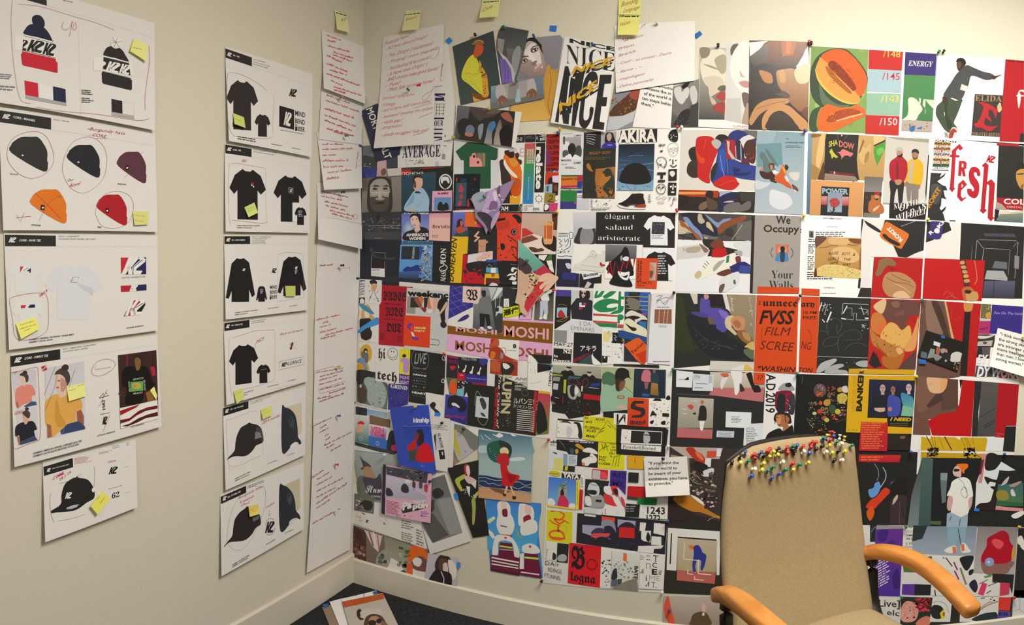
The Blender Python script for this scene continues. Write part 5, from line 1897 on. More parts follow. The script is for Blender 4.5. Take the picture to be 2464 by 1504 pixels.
a d8d4ce .6 52,29 58,31 64,32.6
D printed_portrait woman in a blue top
p a8a2a4 76,13 101.6,11 100.4,38.4 75.4,38.8
b 2a2422 82,24 84,14.6 89,12.6 95.4,14 98,22 100.4,30 94,30 88,31 83,30
b c09a88 85.4,18 88,14.6 92,14.6 93.6,20 91.6,25.6 88.6,27 86,23.6
b 3a3490 77,37.6 81,31 88,28.6 94,28.8 99.6,32 100.4,38.4 90,38.6
x e0e0e8 1 87 32.6 94 34.4
D printed_poster dark green poster of orange figures
p 2e2f28 47.2,39 100.4,38.4 98.6,121.4 45.4,121
t a8643a oy+ 55 49.6 91.6 47.6 4.4 PEGGY GOU
x 6a5238 2 50 52 92 58
p a86a30 67,73 99.6,69 98.8,120 70,120 66,90
b 33382c 76,90 80,76 86,72 94,74 98,90 98,112 92,119 84,112 78,104
b b0702c 74,86 80,80 84,86 92,84 90,90 82,98 80,104 74,98
b b0702c 52,66 57,63 60,72 63,77 58,76 53,71
b 2c3028 55,62 62,60 66,66 62,72 58,66
b a8642c 90,108 95,106 94,114 89,112
a b08a50 .5 66,106 70,112 78,118 88,120 92,116
a b0a070 .6 80,76 86,71 93,74 96,84
n 20 2 3c4030,8a5a28,25261f 68 96 98 120
D printed_title
p 2a2725 104.4,10.4 110,9 168.6,6.4 168,28.4 103.6,29
t ece4d4 b++ 104.6 29 166.4 27.6 21 AKIRA
p ece4d4 104.6,9 109,8.8 107,20 103.8,28
D printed_photo dark dome above blue cracked ice
p 1d232c>4a6a88 105.4,32.4 164.2,31.4 161.8,108.2 102.4,108
p 1c2027>2a3a4c 105.3,32.4 164.2,31.4 163.6,52 105,52
a 6a87a0 .8 122,52 132,50 146,50.6
l 5a7890 .6 106,58 126,60
l 88a0b0 .7 142,66 163,63
l 6a88a0 .6 106,67 118,65
l 7a98ae .8 104.6,76 114,72
l 7a98ae .8 148,72 163,76
p 7099b8>86a8bc 103,92 112,96 124,98 150,97 162.4,90 161.8,108.2 102.4,108
b 201e1e 106,92 110,78 118,68 128,63.4 138,63.4 148,68 155,78 158.6,92 150,97 138,98.6 126,98 112,96
n 22 1 201e1e,2a2a2e 108 92 156 99
n 16 1.6 3a5870,4a6a84 104 100 161 107.6
D printed_shoe black high-top shoe with a red heel
b e2ded8 102.6,131 116,134 130,133 146,136 149,138.6 130,139 110,137
b 25211f 104,130 112,126.6 120,121 126.6,114 130,113.6 145,113.6 146,120 148.6,130 140,133 126,133 118,135.6 108,132
b a8402c 130,135 138,131.6 148.6,130.6 149,136 138,136.6
l 8a7a70 .7 116,135 126,131.6 134,131.4
D printed_faces grid of small black and white graphic faces
b 2a2826 188,14 192,9 198,8 202,12 202.6,24 199,28 191,26 187,20
n 8 1.3 efece6 190 11 201 26
o 555 .4 186,38 190,31 200,30.6 203,38 202,46 197,51.4 190,49
l 333 .4 189,39.6 193,38.4 203,38.6
o 444 .4 188,42 191,40 194,42 191,44
o 444 .4 196,42 199,40 202,42 199,44
l 333 .8 194,45 196,47.6
l 222 1.2 188.6,57.6 191.4,57.6
l 222 1.6 194.4,57 194.6,65
l 222 1.2 198,58.4 201,58.4
a 222 1.4 190,66 194,69 198,68.4 200.6,66
p 2a2826 187,73.4 201,73 200.6,91.4 187,92
b e4e0da 189,78 194,76 198,80 194,86 190,83
p 2a2826 186.6,95 200.4,95.4 199.6,116 186,115.6
e eceae4 191 102 1.8 1.6
e eceae4 198 102 1.4 1.6
p eceae4 194,98 195.4,98 195.4,107 193,107
e eceae4 194 111 3 1.4
x 777 2 171 31 182 36
l 333 .8 173,34 176,34
l 333 .8 179,33 182,33.4
e 444 175.6 43.4 2.4 1.4
o 333 .9 168,62 170,55 176,53 182,56 183.6,62 181,70
l 333 .7 171,72 169,62
l 333 .7 180,72 182,64
e 222 174.6 65.4 1.8 .8
l 222 .6 173,57.6 173.4,60
p 2a2826 168.6,78.4 183,78.4 183,82 178,82 178,89 174,89 174,82 168.6,82
p 2a2826 170,91 181.6,91 181.4,94 169.6,94
o 2a2826 1 167.4,104 171,98.6 178,98 182,104 180,112 173.6,114 168.6,110
e 2a2826 171.6 103 1.6 1.4
e 2a2826 178 103 1.6 1.4
l 222 .8 174.4,103 175,108.4
o 555 .5 167,120 171,118 174,121 170,123
o 555 .5 176,121 180,118 183,120 179,123.4
o 555 .5 169,128 175,126.4 180,128 175,130
t 333 n+ 186 124 200.6 124 4 了 乐
l 333 .9 195,122 194,131 190,131.6 193,134
D printed_caption
x 555 5 59.6 122.6 62.6 136
n 10 1.4 2a2826,444 65 123 94 134
x 555 2 60 136 93 140.6
x 999 1 123 110 142 111
x 888 5 154 114 160 128
Z O
S R 1.2 collage_sheet|collage sheet of stooped people in red and blue tracksuits|collage sheet|@| W 1633,307 1939,317 1933,519 1630,510
Z F4
D printed_photo stooped figures in red and blue tracksuits
p dcd6ca 12.4,9 138,9.6 135.6,109 9.4,106.6
p 6a6664 114,9.4 138,9.6 137,26 126,25 118,20
b 2c2a26 25,46 28,39 36,36 42,40 42,56 36,60 29,58
b 3a332c 22,76 25,64 34,58 42,64 43,84 34,87.6 26,84
b 2a2420 69,24 74,17 82,16 90,20 88,30 78,34
b 2c3572 90,20 100,9.6 114,10 124,18 120,26 110,24 104,34 96,34
b d8d6d4 111,23 124,17 134,22 128,26 116,28
p 2b336e 122,26 136.6,22 136.4,36 124,36
b c4241e 37,30 40,21 54,18.4 66,22 74,34 74,42 66,62 60,82 60,96 48,93 40,84 40,64 37,48
b d8481e 38,42 44,52 52,56 50,64 42,60
a a81c1c .5 50,28 54,44 52,60
a e06030 .7 54,24 50,40
b b8b4b0 63,28 70,23.6 78,28 78,34 72,40 65,34
p 2f4088 74,40 84,24 90,50 102,58 116,64 136,68 134.6,92 112,89 100,86 84,84 66,98 62,92 68,74
b 2e56a8 76,44 84,40 86,56 84,80 76,70
l 8a94c8 1 77,50 80,70 84,84
l 8a94c8 .6 88,56 90,80
p 25295c 98,70 112,74 104,80 130,78 120,84 100,84
p a82430 86,24 102,26 103,57 87,56
p c8b8a8 88,26 93,28 92,40 98,50 103,57 97,57 90,46
b 4a2c24 116,36 122,26 132,26 136,40 134,62 126,62 118,50
n 12 2 b05a2a,8a3c20 120 40 135 60
p 2a2a44 103,26 110,26 116,40 118,62 104,56
l d8d8dc 1.2 111,30 112,62
p 5a2a3c 112,54 124,56 126,66 112,64
b c5241e 66,98 82,85 100,86 106,94 108.6,98 98,107 82,106
l e04a30 .8 76,100 90,94 102,92
b 2c2c30 62,76 70,62 73,66 68,86 62,92
D printed_photo seated figures below a red stripe
p 2e2622 8.6,112 135.4,110.6 133,145 7.6,141
p b03a20 9.4,107 75,108.4 74,120 26,118 9,115
p dc9a4c 9.2,110.4 54,110.6 53,114.6 9,114.6
b 28211d 10,122 16,116.6 23,120 24,128 18,134 10,132
b 2c231e 53,114 58,108.4 65,110 66,117 62,122 55,120
b 7a5f50 42,134 48,128 58,126 60,132 50,140 43,140
b 5a4636 55,120 62,122 72,128 72,138 58,140
p a8acc0 76,109 98,109.4 86,115 76,119
b 27284c 76,120 96,111 104,116 100,128 82,142 74,141
b 6a6764 84,134 94,129 108,128 112,132 122,126 128,128 124,140 100,144 84,143
p 3a3835 108,110 133.6,111 132.6,126 112,126
b b4aeaa 82,128 92,125 100,126 94,128
D printed_photo man in orange trousers sliding down pale blue
p 86a3ae>b4bfc6 138,10 216.4,13 213.4,148.4 133.6,144.6
p 9ab0ba 138,10 170,11.4 164,30 138,32
p 6e949c 138,32 178,30 180,66 138,70
p 5f7876 144,44 150,46 158,60 162,64 172,78 160,88 146,80 148,62 142,52
p 5f7876 150,37.6 156,42 166,56 174,70 164,64 154,48
b ccd2d8 136,92 150,95 160,96 150,104 136,106
b d8dce0 160,108 176,110 190,116 196,130 180,140 160,132
b d6cfc8 190,80 200,78 208,80 204,92 196,90
b 472220 142,76 148,77 156,79 162,76 168,84 170,90 164,92.6 158,90 150,89 144,84
b c08a6a 143.6,71 147,69.4 148,74 145,76.6 143.4,74
b 4e3626 157,66 160,63.6 165,64 166,70 161,74.6 158,71.6
b b5846a 159,67 162,66 164.6,69.6 162,74.4 159.6,72.6
p e8e4e0 162,76 168,74.4 174,79 166,82
b d05a1e 166.6,86 174,80 178,70 181,66 184,72 186.6,80 182,86 186,92 192,98 195,105 188,103 178,97 170,94
b e2a030 178,68 182,70 186,80 184,81 180,73
b 2f2c2c 184,66 188,67 189.6,71 187,75 184,72
b e0d8d4 184,84 188,87 190,94 186,92
b 6a4a44 195,98 201,101 206,107 203,110 198,107
p e8e8e8 198,106 204,110 200,110.6
p 3a2a26 158,91 170,93 170,96 162,94
x 5a7080 1 185.6 22 190 24
t 3f5a68 b 185 30 216 30.6 2.2 LANDLORD NEW
x 5a7080 2 185 33.6 214 38
Z O
S R 1.2 collage_sheet|collage sheet of a shadow tee, a tan coat and two men in beanies|collage sheet|@| W 1939,318 2243,333 2231,531 1933,519
Z F5
D printed_photo blue sea strip
p 7f9cac>4a6a82 9.4,7 16.6,7 13,135 6.6,134.6
D printed_photo tan coat open over a dark tee
p c5a468>b9935a 16.6,6.6 132,12 128,82 13.6,80
b 8a6238 16,8 30,9 28,12 16,14
b e0bc80 28,14 36,8 35,28 30,52 24,66 22,48
p a8804a 14,54 26,62 28,70 22,80.6 14,80
p 5a3a20 24,80 34,50 36,66 35,81
b cfae74 88,12 98,30 108,24 106,44 96,56 88,40
p 8a6438 96,16 98,20 92,36 88,40
b a67e46 100,40 106,36 104,48 98,54
p dfc08c 112,10 131,14 126,22 113,26
p 5a3020 112,26 131,17 131,20 114,28
p 4f9a38 113,29 131,20 131,30 124,46 118,58 113,40
b 6fb850 118,33 127,29 128,36 120,42
p 262420 38,8 89.4,9.6 88,30 86,48 88,70 90,80 36,80 35,56 36,32 36,20
l 888078 .4 56,9 57,17
l 888078 .4 72,9 66,17
e c8b478 62.6 10.6 1.2 1.2
t bfc03c b+ 42 28.6 56 25 8.6 SHA
t d2726c b+ 58 27.6 82 33 9.6 DOW
b c2c23e 43,36 46,31 49,36 53,41 56.4,44 53,46 50,43.6 47,47 46,44 45,40 41.6,34
b d8787a 55,37 60,36 64,32 70,34 76,37 80.6,39 76,44 72,42 66,43 62,48 62,44 58,38
p 7a2428 42.6,66.6 83,71 82,74 43,70.6
b 6a1e22 60,70 70,74 80,80 82,83.6 76,80.6 66,76
p c9c4bc 50,67 52,67 52,71 50,71
p 9b8a78>8a7a68 36,70 84,75 88,82.6 35,80.6
D printed_poster orange card with a dark rose picture
p dba067>cf955c 13.6,80.4 97.6,84.4 94.6,138.4 11.6,135.4
p 22242c 30.6,90.4 74.6,92.6 72.4,137.8 28.8,135.8
t 9db8c0 b++ 31.6 101.6 72.6 103 8.4 POWER
p 22242c 36,101 38,101 38,104 36,104
p d09a98>b03c3a 30.4,106 40,106 39,120 29.6,119
p d09a98>b03c3a 63.4,106.6 73.6,107 72.8,121 62.8,120.6
p 8a94ac>93aab4 41,99.6 63.6,100.6 62.4,131.6 39.6,131
b b04448 43,114 46,110 53,109 58,112 59.6,117 56,122 50,124 45,121
n 22 1.6 c86058,943038,a83c40 44 110 58 122
p 23332c 49,123 51.4,123 51,130 48,131
a 23332c 1 44,128 48,131 52,127
D printed_photo bearded man in a red beanie and orange sweater
p 6a6864>8a8482 98.6,75 127.6,76.4 125,100 97.6,99
p 3a2c28 97.6,99 125.4,100 122,139 95.4,138
p a86a34 109,104 124,106 124,118 108,116
b b96d38 106,114 114,112 122,114 128.6,124 128,132 118,134 108,132 104,128
b ddb898 112,126 120,121 122,122 116,128 112,130
b c09478 114,105 119,103.6 121.4,107 119.6,111 116,111
b 2a1e1a 114,107 116,110 120,109 120,111 116,112
b b01c20 114,104 114,101 118,99 121.6,101 122,105.6 117,104
p 7a7a68 97,132 122,133 121,139.4 95.6,138.4
n 14 2 504844,2c2220 98 104 106 124
D printed_photo man in a red jacket beside a man in a yellow jacket
p c9c5be>d4d1cb 132,12.4 200,16 197,117.4 127,116.4
p 9c9890 132,12.4 200,16 199.6,22 150,17
p b4aea4 127,116.6 156,117 155.6,118.4 127,118
b 26262a 138,82 150,80 160,82 159,104 157,118 152,116 150,94 146,104 144,118 138.6,117 139,100
b a8182a 137,64 139,52 147,45.6 150,43 157,43 160,46 165,52 166.4,64 163,78 158,84 146,83.6 139,78
b 7a1020 150,50 152,66 150,82 148,66
b b88868 146,81 152,79.6 157,81 155,87 150,88.4 147,86
b b98a70 149,36 153,33 158,36 158,42 154,44.6 150,42
b 2c221e 149,40 152,42 158,39 157,44 152,45
b b6b8ae 147,35 149,30 153,28.6 157.6,30 158.6,35.6 152,34
b 857c78 164,82 172,80 182,84 182,118 173,117 172,96 170,117 166,116
b d8ae20 166,54 172,48 180,46 188,52 191,60 190,78 187,88 181.6,88 176,86.6 170,86 164,82 161,82 166,70
b b8b0a8 170,55 176,50 174,66 172,84 168,80
b a87450 180.6,88.6 186,88 185,94 181,95
b a5785a 173,38 178,34 183,38 182.6,44 178,48 174,45
b 5a4030 173.6,43 178,46.6 182,43 181,47 176,48.6
b 2a2422 172.6,38 174,33 178.6,31.6 183,34 183.6,39 178,36.6
b a87450 160.6,85 164,84 164,90 161,90
D printed_lettering white letters on black
p 201f1e 137.6,117 197,119 194,142.6 137,140
t efece8 s- 144 127 193 116.6 8 MOTHER
t efece8 s- 153 130.4 170 123.6 9 OF
t efece8 s- 147 147 196 126 10 WILD AN
t efece8 s- 163 142 194 134 9 FOREI
p 201f1e 198.6,40 200,41.6 195,114 194,100 196.4,66
Z O
S R 1.2 collage_sheet|collage sheet of a tall red word fresh beside stacked coloured words and a dark bag|collage sheet|@| W 2243,333 2480,348 2470,546 2231,531
Z F6
D printed_lettering stacked coloured words
p 3a3060 31.4,10 66.6,12.6 66,15.6 31,13.4
t ece8e0 b++ 31.6 13 65.6 15.4 3 DO NOT
p b89a1e 31.6,13.8 57.6,15.4 57.4,19.6 31.2,18.2
t 2a2420 i++ 31.6 17.4 57 18.8 3 RELEN
p c0382c 31,18.2 57.4,19.6 57,23.4 30.8,22
t efece6 b++ 31 21.6 56.8 22.8 3 IN DOIN
p b04030 30.6,22.6 57,23.8 56.8,27 30.4,26
t 2f6a34 i++ 31 25.6 56.6 26.6 3.4 GOO
p b84038 30.4,26.4 56.8,27.4 56.6,31 30.2,30.4
t efece6 b++ 30.8 30 56.4 30.8 3 DO NO
p c8c4c4 30.2,30.6 56.4,31.4 56,35.6 30,34.6
t 2a3a68 i++ 30.4 34.4 55.6 35.4 3.2 RELEN
p c87058 30,35 56,36 55.8,39.4 29.8,38.8
t efece6 b++ 30 38.6 55.6 39.2 3 IN DOIN
p b89a1e 29.8,39.4 55.6,40.2 55.4,44 29.4,43.4
t 2a2420 i++ 30 43 55 43.8 3.2 GOO
p a83a34 29.4,43.8 55.4,44.2 55.2,48 29.2,47.4
t efece6 b++ 29.4 47 55 47.8 3 DO NO
p 3f7a3c 29.2,48 55.2,48.4 54.8,53 28.8,52.4
t 2a3a24 i++ 29.2 51.8 54.6 52.6 3.2 RELEN
p 8a86a0 28.6,52.6 54.6,53.4 54.2,57 28.2,56.4
t efece6 b++ 28.6 56.4 54.2 57.2 3 IN DOIN
p 3a3060 28,57.4 54,58.2 54,59.6 28,58.6
D printed_title tall red word
p b81c2e 59,28 71,17 76.8,24 72,27.6 69,24 66,28 65.6,34.6 71,35 70.8,38.4 65,38 62.4,85 64,87.6 59.4,93 55.2,88 56,85 59.4,38 56,37.6 56.4,34 59.4,34
p b81c2e 70.6,44 79,44 82.4,47 82,55 79,57.6 81,68 76.4,68 74.6,58.6 73.8,67.6 68.8,67
p f0ece2 74.8,48 77.4,48.4 77.4,54 74.6,54
p b81c2e 77,73.4 83,81 74,90 73.2,98.6 76,103 81,100.4 81.4,102 74,108 67.4,100 69,80.6
p f0ece2 74.6,80 77.4,82.6 74.4,86.6
b b81c2e 86,62 89,55 95,53.4 101,56 103.6,62 103.4,67 99.4,67 98,62.4 94.4,62 94.6,68 100,76 102.4,84 101,96 96,102 90,101 84.4,96 83.4,88 90,88.4 90.6,91 93.4,91 93.6,86 88,78 86,70
p b81c2e 112,45.8 117,51 114.6,77 121,72.6 127,79 123.6,132 126,133 120.6,138.8 115.4,133 118,82 114.6,80 111,119 114,121.6 108.4,126.8 103.4,122 104.6,119 109.6,54 106.4,51
k b81c2e 113 34 128 45 3
D printed_photo dark bag with orange lettering
p 2e2c2c 26,62.6 43,63.4 40,70 50,62.6 47,68 36,76 44,82 50,84 52,90 46,90 48,100 51,104 43,102 42,114 40,118 46,128 48.6,138 21,136.6 22,112
b 4a4a4c 26,84 34,80 42,84 42,100 36,112 28,108
t c8862a b++ 24 118 42.6 88 7 ROKIT
p 2e2c2c 40,124 50,115 49,120 42,128
l 555 .3 26,110 40,96
p 2a2826 55.6,137 65,137.6 65,139 55.6,138.4
D printed_photo man in a black top and a belted pale skirt
p 2a2a28 133,18 172.6,21 172,104 129.4,101.6
p a81e2a 130,15 165,17.6 164.6,21.6 130,19.4
b c0904a 160,68 163,54 172.6,52 172.4,84 167,87 162,78
b 2a241f 158,62 162,52 172.6,48 172.6,56 166,57
p 4a3a28 162,64 172,63 172,65.4 162,66
p 8a6038 168,82 172.4,80 172,90 167,86
p a81e2a 129.4,101.6 172,104 171,122 146,120 130,112
t e8e2dc n++ 140.6 111.6 174 112.6 8.4 COL
t d8c8c8 n 146 117.6 176 119 3 DENTAL C
p a89a92 128.6,108 138,112 146,121 127.6,119
p 25241f 127,119.6 134,121 131,138 125.6,138
p d8ccb0 134.6,122 149.6,122.4 149.4,128.4 134,127.8
p c8bc98 150,124.6 172,122.6 171.6,126 150,128
p 7d8a82>5f6c64 134,128 171.4,127 171,140.6 128,138.6
''')
